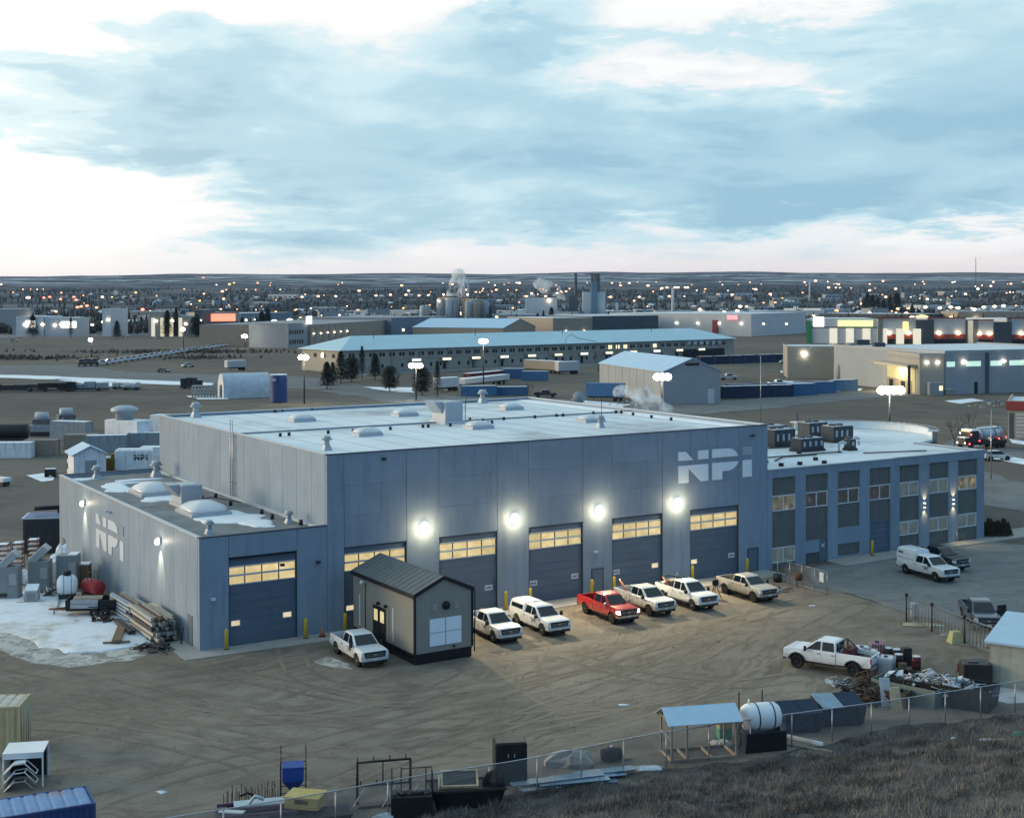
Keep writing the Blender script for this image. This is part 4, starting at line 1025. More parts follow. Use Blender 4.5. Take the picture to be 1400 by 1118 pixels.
# service truck and black truck on the paved lot
f8 = truck_at((37.04, 118.37), -66, 3.9, label='white service truck with a tall round topped capsule body and lettering', cat='service truck', wr=.42, lift=.08, door_sign=True, h=1.95)
cp_ = canopy(f8, -3.28, -.80, 1.36, 2.35, 'car_white', name='service_capsule', win=False)
q = MB()
for s in (-1, 1):
    for k, (a_, w_) in enumerate(((.05, .2), (.32, .2), (.55, .08))): q.box((-2.9 + a_, s * .89, 1.92), (w_, .012, .2))
q.build('capsule_lettering', 'car_slate', cp_)
q = MB()
for s in (-1, 1): q.box((-2.05, s * .935, 1.44), (2.3, .012, .03))
q.build('capsule_seam', 'car_trim', cp_)
f9 = truck_at((39.52, 122.93), -62, 3.75, label='black pickup parked behind the white service truck', body='car_black', wr=.42, lift=.06, chrome=True)
# dark pickup behind the sliding gate, driver's door open
ax, ay = (34.6, 100.65)
f10 = pickup('dark slate pickup facing the yard behind the sliding gate, one door open', (ax + 1.0, ay + 2.4, 0), R(-96), 'car_slate', 3.7, chrome=False, wr=.42)
MB().box((.95, 1.35, 1.0), (.06, .95, .75), R(25)).box((.95, 1.35, 1.55), (.05, .8, .4), R(25)).build('open_door', 'car_black', f10)
# lifted white work truck by the scrap, tail to the right
c1, c2 = (19.16, 91.11), (21.67, 88.88)
hd = math.atan2(c1[1] - c2[1], c1[0] - c2[0])
a_ = R(146)
f11 = pickup('lifted white work pickup with black fender flares, parked tail first by the scrap', (c1[0] - (math.cos(a_) * 1.95 - math.sin(a_) * .85), c1[1] - (math.sin(a_) * 1.95 + math.cos(a_) * .85), 0), a_, 'car_white', 3.9, wr=.46, lift=.14, flares=True, dark_rims=True, h=1.95)
bk = MB()
for s in (-1, 1): bk.tube([(-.98, s * .78, 1.4), (-.98, s * .74, 2.06)], .05)
bk.tube([(-.98, -.74, 2.06), (-.98, .74, 2.06)], .05); bk.tube([(-.98, -.74, 2.02), (-1.7, -.8, 1.45)], .04); bk.tube([(-.98, .74, 2.02), (-1.7, .8, 1.45)], .04)
bk.build('headache_rack', 'car_trim', f11)
# loads in the beds
ft5 = thing('steel_pole', 'orange and white pole leaning out of the dusty white pickup bed', 'pole', f5.location, f5.rotation_euler.z)
mat('safety_orange', (.6, .16, .05), .5, var=.15)
MB().tube([(-1.5, -.5, .95), (-2.4, -.75, 2.0)], .07).build('striped_tube', 'safety_orange', ft5)
MB().tube([(-2.4, -.75, 2.0), (-2.47, -.77, 2.08)], .075).build('tube_tip', 'white_paint', ft5)
wl = thing('welding_machine', 'grey welding machine with hoses riding in the tall white pickup bed', 'machine', (f6.location[0], f6.location[1], .86), f6.rotation_euler.z)
MB().bev((-1.6, -.1, .55), (1.0, 1.1, .75), .08).build('housing', 'dark_metal', wl)
MB().bev((-2.3, -.5, .40), (.5, .5, .55), .05).bev((-2.2, .45, .35), (.4, .5, .5), .05).build('tool_box', 'galvanised', wl)
MB().tube([(-1.5, .1, .9), (-1.55, .1, 1.35), (-1.75, .3, 1.45)], .05).build('exhaust_pipe', 'chrome', wl)
MB().tube([(-1.4, -.6, .3), (-2.3, -.8, 1.05)], .06).build('rod', 'safety_orange', wl)
MB().tube([(-1.3, .5, .95), (-2.2, .55, 1.0), (-2.9, .5, .95), (-2.9, -.1, .98)], .06).build('hose', 'black_rubber', wl)
bx_ = thing('cargo_cover', 'black folded cover lying over the pewter pickup bed', 'cover', (f7.location[0], f7.location[1], 1.25), f7.rotation_euler.z)
MB().loft([[(-1.0, -.7, .08), (-1.0, .7, .08), (-1.05, .7, .3), (-1.05, -.6, .3)], [(-1.9, -.75, .08), (-1.9, .75, .08), (-1.9, .65, .2), (-1.9, -.7, .22)], [(-2.7, -.7, .08), (-2.7, .7, .08), (-2.7, .7, .12), (-2.7, -.7, .12)]]).build('cover_sheet', 'black_plastic', bx_)
jr = thing('gas_can', 'maroon fuel box standing in the lifted white pickup bed', 'fuel can', (f11.location[0], f11.location[1], .90), f11.rotation_euler.z)
mat('maroon', (.10, .02, .025), .6, var=.2)
MB().bev((-1.45, .1, .42), (.6, 1.2, .8), .06).build('tank', 'maroon', jr); MB().cyl((-1.45, .3, .82), .07, .08, 8).build('cap', 'black_plastic', jr)
tp = thing('tarp_bundle', 'green brown tarp bundle in the lifted white pickup bed', 'tarp', (f11.location[0], f11.location[1], .90), f11.rotation_euler.z)
mat('olive_cloth', (.10, .10, .06), .9, var=.3, scale=3)
m_ = MB(); drift(m_, blob(-2.4, 0, .55, .6, 31), 0, .35); m_.build('bundle', 'olive_cloth', tp)
MB().tube([(-2.0, -.3, .2), (-2.4, .3, .4), (-2.8, .1, .3)], .05).build('rope', 'black_plastic', tp)

# ------------------------------------------------------------------ things standing in the yard
def ang(a, b): return math.atan2(b[1] - a[1], b[0] - a[0])
# small gable roofed hut on skids
mat('hut_siding', (0.275, 0.265, 0.235), .7, var=.06, scale=.6, bump=.1)
mat('hut_roof', (0.16, 0.165, 0.16), .5, .2, var=.08); mat('hut_seam', (.30, .31, .30), .5, .2)
mat('panel_white_blue', (0.80, 0.88, 0.95), .4, var=.03)
lit_pane('hut_pane', (.95, .85, .45), .8, (.7, .6, .3))
hc = (-6.65, 91.78)
hut = thing('portable_hut', 'grey gable roofed hut on black skids with dark double door and two white panels', 'hut', (hc[0], hc[1], 0), BTH)
hw_, hl_, he, hr = 4.5, 9.7, 4.75, 5.75       # the hut's own frame: x along the bays, y towards them
w = MB(); w.loft([[(0, y, .75), (hw_, y, .75), (hw_, y, he), (hw_ / 2, y, hr), (0, y, he)] for y in (0, hl_)]); w.build('wall', 'hut_siding', hut)
s = MB(); s.span((.06, .06, .0), (.5, hl_ - .06, .42)); s.span((hw_ - .5, .06, 0), (hw_ - .06, hl_ - .06, .42))
for k in range(6): s.span((.03, .06 + k * 1.9, .42), (hw_ - .03, .3 + k * 1.9, .66))
s.span((.02, .02, .55), (hw_ - .02, hl_ - .02, .748)); s.span((.03, .035, .06), (hw_ - .03, .055, .55)); s.build('skid_frame', 'black_steel', hut)
r_ = MB()
for sd_ in (0, 1):
    x0, x1 = (-.1, hw_ / 2 - .003) if sd_ == 0 else (hw_ + .1, hw_ / 2 + .003)
    z0 = he - .1 * (hr - he) / (hw_ / 2)
    p = [(x0, z0 + .03), (x1, hr + .03), (x1, hr + .10), (x0, z0 + .10)]
    r_ = MB(); r_.loft([[(x, y, z) for x, z in p] for y in (-.06, hl_ + .06)]); o = r_.build('roof', 'hut_roof', hut)
    rb = MB()
    for k in range(15):
        y = -.02 + k * (hl_ + .04) / 14
        rb.loft([[(x, y - .03, z) for x, z in ((x0, z0 + .10), (x1, hr + .10), (x1, hr + .155), (x0, z0 + .155))], [(x, y + .03, z) for x, z in ((x0, z0 + .10), (x1, hr + .10), (x1, hr + .155), (x0, z0 + .155))]])
    rb.build('standing_seam', 'hut_seam', o)
    fa = MB(); fa.loft([[(x, y, z) for x, z in ((x0, z0 - .12), (x1, hr - .10), (x1, hr + .16), (x0, z0 + .17))] for y in (-.12, -.062)])
    fa.loft([[(x, y, z) for x, z in ((x0, z0 - .12), (x1, hr - .10), (x1, hr + .16), (x0, z0 + .17))] for y in (hl_ + .062, hl_ + .12)])
    xo = x0 + (-.06 if sd_ == 0 else .06)
    fa.span((min(x0, xo), -.12, z0 - .14), (max(x0, xo) , hl_ + .12, z0 + .14)); fa.build('fascia', 'black_steel', o)
for x in (.0, hw_): MB().span((x - .07, -.07, .75), (x + .07, .07, he - .06)).build('corner_trim', 'black_steel', hut)
dsp = MB().tube([(hw_ + .12, -.2, he - .1), (hw_ + .12, -.12, .4)], .05); dsp.build('downspout', 'black_steel', hut)
d = MB().span((-.05, 4.35, .75), (-.004, 6.35, 3.0)).build('double_door', 'black_steel', hut)
for y in (4.85, 5.85): MB().span((-.075, y - .28, 1.95), (-.055, y + .28, 2.75)).build('pane', 'hut_pane', d)
MB().span((-.10, 5.33, .8), (-.06, 5.37, 2.95)).build('door_post', 'dark_metal', d)
for y in (3.2, 3.95, 8.6): MB().span((-.05, y - .12, 1.0), (-.005, y + .05, 3.3)).build('batten', 'frame_white' if y != 3.95 else 'hut_siding', hut)
for y in (4.2, 5.4): MB().bev((-.12, y, 3.25), (.22, .2, .2), .03).build('door_lamp', 'black_plastic', hut)
lm = MB().lathe([(.001, -.16), (.12, -.12), (.17, 0), (.12, .12), (.001, .16)], (-.32, 7.6, 4.35), 'Z', 12).build('globe_lamp', 'frame_white', hut)
MB().tube([(-.05, 7.6, 4.25), (-.05, 7.6, .8)], .03).build('conduit', 'dark_metal', hut)
for x in (1.15, 2.42):
    p = MB().span((x, -.05, 1.15), (x + 1.2, -.004, 3.0)).build('white_panel', 'panel_white_blue', hut)
    MB().span((x, -.062, 2.04), (x + 1.2, -.052, 2.08)).build('panel_joint_strip', 'galvanised', p)
MB().lathe([(.29, 0), (.29, -.12), (.24, -.2), (.001, -.2)], (2.42, -.004, 3.85), 'Y', 16).build('vent_cowl', 'black_steel', hut)
for x in (1.55, 3.25): MB().span((x - .18, -.04, 3.55), (x + .18, -.004, 4.0)).build('notice_plate', 'galvanised', hut)
MB().bev((3.0, -.1, .98), (.16, .16, .12), .02).build('socket', 'black_plastic', hut)

# yellow bollards by the doors
bol = None
for k, (p, lb) in enumerate([(B2W(1.75, -.65), 'yellow bollard left of the big door in the low wing'), (B2W(7.75, -.75), 'yellow bollard right of the big door in the low wing'), (B2W(10.9, -.75), 'yellow bollard behind the hut and the first white pickup'),
        (B2W(24.95, -.75), 'yellow bollard right of the second tall bay door, above a white pickup'), (B2W(27.3, -.75), 'yellow bollard behind the white pickup with the canopy'), (B2W(33.35, -.75), 'yellow bollard left of the small door between the lamps'),
        (B2W(35.65, -.75), 'yellow bollard right of the small door, behind the dusty white pickup'), (B2W(44.1, -.75), 'yellow bollard behind the tall white pickup'), (B2W(50.4, -.75), 'yellow bollard behind the pewter pickup'), (B2W(66.2, -.75), 'yellow bollard on the sidewalk by the office garage door')]):
    z = .05 if k < 9 else .14
    if bol is None:
        bol = thing('bollard', lb, 'bollard', (p[0], p[1], z), 0, 'yellow bollards along the bay doors')
        MB().lathe([(.13, 0), (.13, 1.35), (.10, 1.44), (.001, 1.48)], (0, 0, 0), 'Z', 12).build('post', 'safety_yellow', bol)
        MB().lathe([(.20, 0), (.20, .03), (.13, .05)], (0, 0, 0), 'Z', 12).build('base_plate', 'dark_metal', bol)
    else: copy_tree(bol, (p[0], p[1], z), 0, lb)
ex = thing('traffic_cone', 'small orange cone on the apron beside the big low door', 'cone', B2W(9.0, -.9, .05))
MB().box((0, 0, .03), (.45, .45, .06)).build('foot', 'black_rubber', ex); MB().cyl((0, 0, .06), .17, .62, 10, .04).build('cone_body', 'safety_orange', ex)

# gas meter and standpipe at the low wing corner
st = thing('standpipe', 'thin dark standpipe leaning by the small flank door', 'pipe', B2W(-.5, 2.6), 0)
MB().tube([(0, 0, 0), (.1, .1, .9), (.1, .1, 1.1)], .06).build('pipe', 'dark_metal', st); MB().cyl((.1, .1, 1.1), .1, .12, 8).build('valve', 'rust', st)

# containers
mat('container_yellow', (.55, .46, .27), .7, var=.12, scale=1.2, dirt=(.20, .10, .04, .8), dscale=.9, streak=True)
mat('container_blue', (.025, .06, .19), .55, var=.15, scale=1, dirt=(.16, .08, .05, .55), dscale=.9, streak=True)
mat('container_roof_blue', (.13, .25, .46), .5, var=.15, scale=1, dirt=(.26, .15, .10, .9), dscale=.45)
mat('container_roof_cream', (.50, .46, .38), .8, var=.2, scale=3, bump=.3)
mat('container_navy', (.02, .035, .075), .55, var=.2, scale=1, rand=.2)
mat('container_steel_blue', (.045, .14, .27), .55, var=.15, scale=1, rand=.2, dirt=(.2, .12, .08, .4), dscale=.6, streak=True)
mat('container_white', (.74, .77, .80), .5, var=.1, scale=1, dirt=(.35, .32, .28, .5), dscale=.8, streak=True)
mat('container_grey', (.30, .34, .38), .55, var=.1, scale=1, dirt=(.2, .17, .14, .5), dscale=.8, streak=True)
def container(name, label, cat, loc, rz, L, W_, H, m, roof=None, group=None, rib=.28, doors=True, lettering=None):
    """corrugated steel box: loc is the middle of its footprint, long side along x"""
    t = thing(name, label, cat, loc, rz, group)
    def corr(n, a, b, y, s):
        p = []
        for k in range(n):
            q = a + (b - a) * k / n; w_ = (b - a) / n
            p += [(q, y), (q + w_ * .35, y), (q + w_ * .5, y - s * .04), (q + w_ * .85, y - s * .04)]
        return p + [(b, y)]
    n = max(4, int(L / rib))
    w = MB()
    w.prism(corr(n, -L / 2 + .12, L / 2 - .12, -W_ / 2 + .02, -1) + corr(n, L / 2 - .12, -L / 2 + .12, W_ / 2 - .02, 1), .16, H - .12)
    w.build('wall', m, t)
    f = MB()
    for x in (-L / 2 + .06, L / 2 - .06):
        for y in (-W_ / 2 + .06, W_ / 2 - .06): f.span((x - .06, y - .06, 0), (x + .06, y + .06, H))
    for y in (-W_ / 2 + .05, W_ / 2 - .05):
        for z in (.08, H - .06): f.span((-L / 2 + .12, y - .05, z - .07), (L / 2 - .12, y + .05, z + .06))
    for x in (-L / 2 + .05, L / 2 - .05):
        for z in (.08, H - .06): f.span((x - .05, -W_ / 2 + .12, z - .07), (x + .05, W_ / 2 - .12, z + .06))
    f.build('corner_frame', m, t)
    r = MB()
    k = max(4, int(L / .55))
    for i in range(k):
        a = -L / 2 + .13 + (L - .26) * i / k; b = a + (L - .26) / k
        r.loft([[(x, y, z) for x, z in ((a, H - .12), (b, H - .12), (b, H - .05), (b - .12, H - .005), (a + .12, H - .005), (a, H - .05))] for y in (-W_ / 2 + .13, W_ / 2 - .13)])
    r.build('roof', roof or m, t)
    if doors:
        for s in (-1, 1):
            d = MB().span((L / 2 - .119, s * .03, .16), (L / 2 - .02, s * (W_ / 2 - .13), H - .13)).build('door', m, t)
            b = MB()
            for y in (.28, .75): b.tube([(L / 2, s * y, .2), (L / 2, s * y, H - .2)], .022, 5)
            b.build('lock_rod', 'galvanised', d)
    return t
yc = (-27.15, 73.73)
a = R(6); container('shipping_container', 'weathered yellow shipping container at the left edge of the yard', 'container', (yc[0] - 3.03 * math.cos(a) - 1.0 * math.sin(a) * -1, yc[1] + 1.22 - 3.03 * math.sin(a)), a, 6.06, 2.44, 2.75, 'container_yellow', 'container_roof_cream')
b0, b1 = (-18.53, 59.98, 2.6), (-22.12, 58.22, 2.6); a = ang(b1, b0)
bc = (b0[0] - 6.1 * math.cos(a) - 1.22 * math.sin(a), b0[1] - 6.1 * math.sin(a) + 1.22 * math.cos(a))
blue = container('shipping_container', 'blue shipping container with rust on its roof in the lower left corner', 'container', bc, a, 12.2, 2.44, 2.6, 'container_blue', 'container_roof_blue')
q = MB()
for k in range(7): q.box((1.9 + k * .3, -1.235, 2.05), (.2, .015, .26 if k % 3 else .2))
q.build('lettering', 'frame_white', blue)
# white box with leaning frames between the two containers
wb_ = thing('equipment_shelter', 'white open fronted steel box standing between the yellow and blue containers', 'shelter', ((-25.18, 68.87)[0], (-25.18, 68.87)[1] + 1.0), R(10))
m_ = MB(); m_.span((-1.0, -.9, 1.72), (1.0, .9, 1.8)); m_.span((-1.0, -.9, 0), (-.93, .9, 1.72)); m_.span((.94, .82, 0), (1.0, .9, 1.72)); m_.span((-.93, .84, 0), (.94, .9, 1.72)); m_.span((.93, -.9, 0), (1.0, -.82, 1.72)); m_.span((-.93, -.9, 1.5), (.93, -.84, 1.719)); m_.build('shell', 'white_paint', wb_)
MB().span((-.9, .78, .05), (.9, .835, 1.6)).build('back_panel', 'black_plastic', wb_)
for k, (x, z, ry_) in enumerate(((-.35, 1.15, .85), (-.42, .7, .85), (-.45, .25, .85))):
    fr = thing('mesh_hood', ['white slatted hood leaning on top in front of the white box', 'white bare frame hood under the slatted one by the white box', 'lowest grey hood frame on the ground by the white box'][k], 'hood', (wb_.location[0] + .15, wb_.location[1] - 1.05, z - .25), R(10))
    f_ = MB()
    for y in (-.3, .3):
        f_.tube([(-.8, y, 0), (-.35, y, .45), (.2, y, .5), (.75, y, -.05)], .03, 5)
    for x, zz in ((-.8, 0), (-.35, .45), (.2, .5), (.75, -.05)): f_.tube([(x, -.3, zz), (x, .3, zz)], .03, 5)
    f_.build('hood_frame', 'white_paint' if k < 2 else 'galvanised', fr)
    if k == 0:
        for j in range(5):
            u = j / 5
            MB().slab([(-.8 + .45 * u, -.3, .45 * u + .03), (-.8 + .45 * (u + .17), -.3, .45 * (u + .17) + .03), (-.8 + .45 * (u + .17), .3, .45 * (u + .17) + .03), (-.8 + .45 * u, .3, .45 * u + .03)], (-.02, 0, .02)).build('slat', 'white_paint', fr)
        MB().slab([(-.34, -.3, .49), (.2, -.3, .54), (.2, .3, .54), (-.34, .3, .49)], (0, 0, .02)).build('top_sheet', 'white_paint', fr)
    elif k == 2:
        MB().slab([(-.78, -.3, .03), (-.36, -.3, .46), (-.36, .3, .46), (-.78, .3, .03)], (-.02, 0, .02)).build('side_sheet', 'galvanised', fr)

# chain link fence in front
FL = [(-17.94, 58.94), (-10.2, 62.42), (-5.23, 65.04), (0.68, 67.69), (6.69, 71.22), (12.53, 73.82), (21.17, 77.23), (29.78, 80.98), (39.46, 84.96), (47.44, 87.82)]
fence = thing('chain_link_fence', 'galvanised chain link fence with posts and top rail along the foot of the grassy bank', 'fence', (0, 0, 0))
cum = [0]
for p, q in zip(FL, FL[1:]): cum.append(cum[-1] + math.hypot(q[0] - p[0], q[1] - p[1]))
def fpt(s):
    for i in range(len(FL) - 1):
        if s <= cum[i + 1] or i == len(FL) - 2:
            k = (s - cum[i]) / (cum[i + 1] - cum[i]); return (FL[i][0] + (FL[i + 1][0] - FL[i][0]) * k, FL[i][1] + (FL[i + 1][1] - FL[i][1]) * k)
FH = 1.85
pm = MB().tube([(0, 0, 0), (0, 0, FH)], .035, 7).lathe([(.05, FH - .01), (.05, FH + .03), (.001, FH + .06)], (0, 0, 0), 'Z', 7).build('post', 'galvanised', fence); pmesh = pm.data
bpy.data.objects.remove(pm)
s = 0
while s < cum[-1]:
    p = fpt(s); place('post', pmesh, fence, (p[0], p[1], 0)); s += 2.65
MB().tube([(p[0], p[1], FH + .02) for p in [fpt(cum[-1] * k / 40) for k in range(41)]], .03, 6).build('top_rail', 'galvanised', fence)
def link_mesh(fn, total, h, parent, step=.08, w_=.0075):
    m = MB(); n = int(total / step)
    for k in range(n):
        for sgn in (1, -1):
            a, b = k * step, k * step + sgn * h
            if not 0 <= b <= total: continue
            p, q = fn(a), fn(b); dx_, dy_ = fn(min(total, a + .1))[0] - p[0], fn(min(total, a + .1))[1] - p[1]; l = math.hypot(dx_, dy_) or 1
            ux, uy = dx_ / l * w_, dy_ / l * w_
            m.add([(p[0] - ux, p[1] - uy, .03), (p[0] + ux, p[1] + uy, .03), (q[0] + ux, q[1] + uy, h + .03), (q[0] - ux, q[1] - uy, h + .03)], [(0, 1, 2, 3)])
    return m.build('wire_mesh', 'galvanised', parent, kind='stuff')
link_mesh(fpt, cum[-1], FH - .05, fence)

# --- along the fence, from the left
mat('blue_hopper', (.015, .06, .30), .5, var=.1)
hp = thing('hopper', 'blue steel hopper hanging in a thin black stand near the fence', 'hopper', (-10.96, 67.37), R(8))
m_ = MB(); m_.loft([[(x * a, y * a, z) for x, y in ((-1, -1), (1, -1), (1, 1), (-1, 1))] for a, z in ((.12, .45), (.52, 1.05), (.52, 1.75))]); m_.build('hopper_body', 'blue_hopper', hp)
m_ = MB()
for x in (-.62, .62):
    for y in (-.5, .5): m_.tube([(x, y, 0), (x, y, 2.55 if y > 0 else 1.85)], .028, 5)
for y in (-.5, .5):
    m_.tube([(-.62, y, .5), (.62, y, .5)], .025, 5); m_.tube([(-.62, y, 1.7), (.62, y, 1.7)], .025, 5)
for x in (-.62, .62): m_.tube([(x, -.5, 1.85), (x, .5, 2.1)], .02, 5)
m_.build('stand', 'black_steel', hp); MB().cyl((0, 0, .2), .14, .26, 10).build('outlet_valve', 'galvanised', hp)
rk = thing('steel_rack', 'black rack of many thin upright rods left of the blue hopper', 'rack', (-12.73, 65.93), R(14))
rm = MB().tube([(0, 0, .05), (0, 0, 1.2)], .022, 5).build('rod', 'black_steel', rk); rd = rm.data; bpy.data.objects.remove(rm)
rr = random.Random(4)
for k in range(26): o = place('rod', rd, rk, (-1.35 + k * .108, rr.uniform(-.12, .12), 0)); o.scale = (1, 1, rr.uniform(.75, 1.15)); o.rotation_euler = (rr.uniform(-.05, .05), rr.uniform(-.05, .05), 0)
MB().span((-1.45, -.18, 0), (1.45, .18, .07)).build('base_rail', 'dark_metal', rk); MB().tube([(-.6, 0, .75), (-.2, .05, .85), (.1, 0, .7)], .06).build('hook', 'black_steel', rk)
pb = thing('pallet_box', 'pale yellow wooden crate on top of dark junk by the fence', 'crate', ((-9.98, 64.98)[0], (-9.98, 64.98)[1], .55), R(-12))
mat('crate_yellow', (.48, .38, .14), .75, var=.12, scale=2)
for z in (.05, .16): MB().span((-.85, -.6, z), (.85, .6, z + .09)).build('plank', 'crate_yellow', pb)
m_ = MB(); m_.span((-.85, -.6, .26), (-.35, .6, .52)); m_.span((.35, -.6, .26), (.85, .6, .52)); m_.span((-.35, -.2, .26), (.35, .6, .52)); m_.build('block', 'crate_yellow', pb)
MB().span((-.88, -.63, .525), (.88, .63, .62)).build('lid', 'crate_yellow', pb)
jb = thing('junk_skip', 'long dark scrap skip under the pale yellow crate', 'skip', ((-9.61, 64.16)[0], (-9.61, 64.16)[1]), R(18))
m_ = MB(); m_.loft([[(x * a, y * a, z) for x, y in ((-1.9, -.7), (1.9, -.7), (1.9, .7), (-1.9, .7))] for a, z in ((.85, 0), (1.0, .5))]); m_.build('skip_body', 'black_steel', jb)
pj = thing('scrap_trailer', 'flat scrap trailer piled with purple rails and grey sheet at the bottom edge', 'trailer', ((-12.22, 64.54)[0], (-12.22, 64.54)[1]), R(12))
mat('purple_rail', (.14, .07, .11), .6, var=.3); mat('pale_sheet', (.42, .48, .53), .5, var=.12, scale=2)
MB().span((-2.0, -.9, .3), (2.0, .9, .42)).build('deck', 'dark_metal', pj)
for y in (-.85, 0, .8): MB().box((0, y, .62), (3.8, .1, .16), R(2)).build('rail', 'purple_rail', pj)
MB().box((.2, .4, .74), (2.6, .7, .06), R(3), R(5)).build('sheet', 'pale_sheet', pj); MB().box((-1.2, -.5, .74), (1.2, .5, .06), R(-20), R(-8)).build('sheet', 'white_paint', pj)
MB().tube([(-.4, .2, .8), (-.1, .3, 1.1), (.3, .1, 1.0)], .09).build('pipe', 'pale_sheet', pj)
for x in (-1.2, 1.2):
    for y in (-.8, .8): wheel(pj, x, y, .3, .2, 1 if y > 0 else -1, True)
# dark goal frame with wire rope hooks
gf = thing('steel_gantry', 'black steel goalpost frame with pegs on its crossbars', 'frame', (-6.4, 66.95), R(13))
m_ = MB()
m_.tube([(-1.32, 0, 0), (-1.32, 0, 2.1)], .07, 6); m_.tube([(1.32, 0, 0), (1.32, 0, 2.1)], .07, 6); m_.tube([(-1.32, 0, 2.06), (1.32, 0, 2.06)], .06, 6)
m_.tube([(-.05, 0, 2.0), (-.05, 0, .9)], .035, 5); m_.tube([(-1.3, -.3, 1.0), (1.3, -.3, 1.0)], .05, 6)
m_.build('frame', 'black_steel', gf)
for x in (-1.3, -.5, .3, 1.1):
    MB().tube([(x, 0, 2.1), (x, .05, 2.32)], .03, 5).build('peg', 'black_steel', gf); MB().tube([(x + .1, -.3, 1.05), (x + .1, -.3, 1.25)], .03, 5).build('peg', 'black_steel', gf)
for x in (-1.4, .1, 1.3): MB().tube([(x - .3, -.9, .08), (x + .45, 0, .8)], .035, 5).build('brace', 'galvanised', gf)
MB().box((0, -.6, .06), (2.7, .12, .1)).build('foot_rail', 'rust', gf)
db = thing('scrap_bin', 'dark steel bin with thin uprights right of the goalpost frame', 'bin', (-4.87, 64.95), R(6))
MB().loft([[(x, y, z) for x, y in ((-1.0, -.5), (1.0, -.5), (1.0, .5), (-1.0, .5))] for z in (0, 1.15)]).build('bin_body', 'black_steel', db)
for x, y in ((-.95, .5), (-.5, .5), (.7, .5), (.98, .45), (.98, -.45)): MB().tube([(x, y, 1.1), (x, y, 2.25)], .035, 5).build('upright', 'black_steel', db)
MB().tube([(-.5, .5, 2.2), (.98, .5, 2.25), (.98, -.45, 2.25)], .03, 5).build('top_bar', 'black_steel', db)
m_ = MB(); 
for k in range(7): m_.bev((-.8 + k * .27, 0, 1.2 + .04 * (k % 2)), (.2, .6, .12), .03, k * .4)
m_.build('scrap', 'dark_metal', db)
def bag(label, px, w_, d_, h, seed, m='pale_sheet', name='plastic_bundle', cat='bundle', z=0):
    o = MB(); r_ = random.Random(seed)
    pts = blob(0, 0, w_, d_, seed, 18, 0, .4); rings = []
    for q, zz in ((1, 0), (1.02, .35), (.75, .8), (.35, 1.0)): rings.append([(x * q + r_.uniform(-.06, .06) * w_, y * q + r_.uniform(-.06, .06) * d_, zz * h * r_.uniform(.8, 1.15)) for x, y in pts])
    o.loft(rings, True, False); b = o.build(name, m, loc=(px[0], px[1], z)); return tag(b, label, cat)
bag('crumpled pale plastic heap between the dark bin and the skip', (-3.85, 66.07), .45, .4, .55, 3)
bag('small blue white plastic heap at the very bottom under the dark bin', (-5.99, 64.5), .6, .35, .35, 8)
sk = thing('rubbish_skip', 'black rubbish skip carrying a slanted framed panel', 'skip', (-2.29, 66.44), R(9))
m_ = MB()
m_.loft([[(x * a, y * b, z) for x, y in ((-1.85, -.8), (1.85, -.8), (1.85, .8), (-1.85, .8))] for a, b, z in ((.8, .85, 0), (1.0, 1.0, 1.05))])
m_.build('skip_body', 'black_steel', sk)
m_ = MB(); m_.span((-1.9, -.86, .98), (1.9, -.78, 1.1)); m_.span((-1.9, .78, .98), (1.9, .86, 1.1)); m_.build('rim_rail', 'dark_metal', sk)
fp = thing('framed_panel', 'pale framed panel lying slanted on the black skip', 'panel', (sk.location[0], sk.location[1], 1.12), R(4))
MB().box((-.35, -.05, .22), (1.75, 1.25, .05), 0, R(14)).build('board', 'dark_metal', fp)
m_ = MB()
for y, z in ((-.66, .08), (.58, .40)): m_.box((-.35, y, z), (1.85, .1, .12), 0, R(14))
for x in (-1.22, .52): m_.box((x, -.04, .25), (.1, 1.3, .12), 0, R(14))
m_.build('panel_frame', 'pale_wood', fp)
bag('black rubber heap at the right end of the black skip', (sk.location[0] + 1.35, sk.location[1] + .1), .45, .5, .6, 12, 'black_rubber', 'rubber_heap', 'heap', 1.05)
cb = thing('steel_cabinet', 'tall black steel cabinet standing by the fence', 'cabinet', (-0.17, 69.75), R(8))
MB().bev((0, 0, 1.1), (1.65, 1.2, 2.1), .04).build('cabinet_body', 'black_steel', cb); MB().span((-.84, -.61, 0), (.84, .61, .12)).build('plinth', 'dark_metal', cb)
MB().box((0, 0, 2.17), (1.5, 1.05, .04)).build('top_sheet', 'dark_metal', cb)
for x in (-.4, .4):
    d = MB().span((x - .38, -.63, .2), (x + .38, -.602, 2.0)).build('door', 'black_steel', cb); MB().box((x * .4, -.645, 1.55), (.06, .03, .2)).build('handle', 'galvanised', d)
MB().span((-.8, -.64, 1.12), (.8, -.604, 1.18)).build('cross_bar', 'dark_metal', cb)
mat('crumple_grey', (.34, .32, .31), .8, var=.25, scale=2, bump=.5, bscale=4)
bag('crumpled grey tarpaulin heap beyond the fence', (3.19, 72.25), 1.05, .75, .75, 21, 'crumple_grey', 'tarpaulin_heap', 'tarpaulin')
ty = thing('drum', 'black ribbed drum lying by the pile of blue sheets', 'drum', (5.3, 72.81), R(12))
MB().lathe([(.001, -.55), (.30, -.55), (.34, -.45), (.34, -.2), (.38, -.15), (.38, .15), (.34, .2), (.34, .45), (.30, .55), (.001, .55)], (0, 0, .38), 'X', 16).build('drum_shell', 'black_rubber', ty)
MB().cyl((0, 0, .74), .07, .1, 8).build('bung', 'frame_white', ty)
mat('sheet_blue', (.20, .29, .38), .45, .2, var=.15, scale=2, rand=.15)
sh = thing('sheet_pile', 'long pile of blue grey roofing sheets lying along the fence', 'sheet pile', (3.72, 69.73), R(17))
rr = random.Random(9)
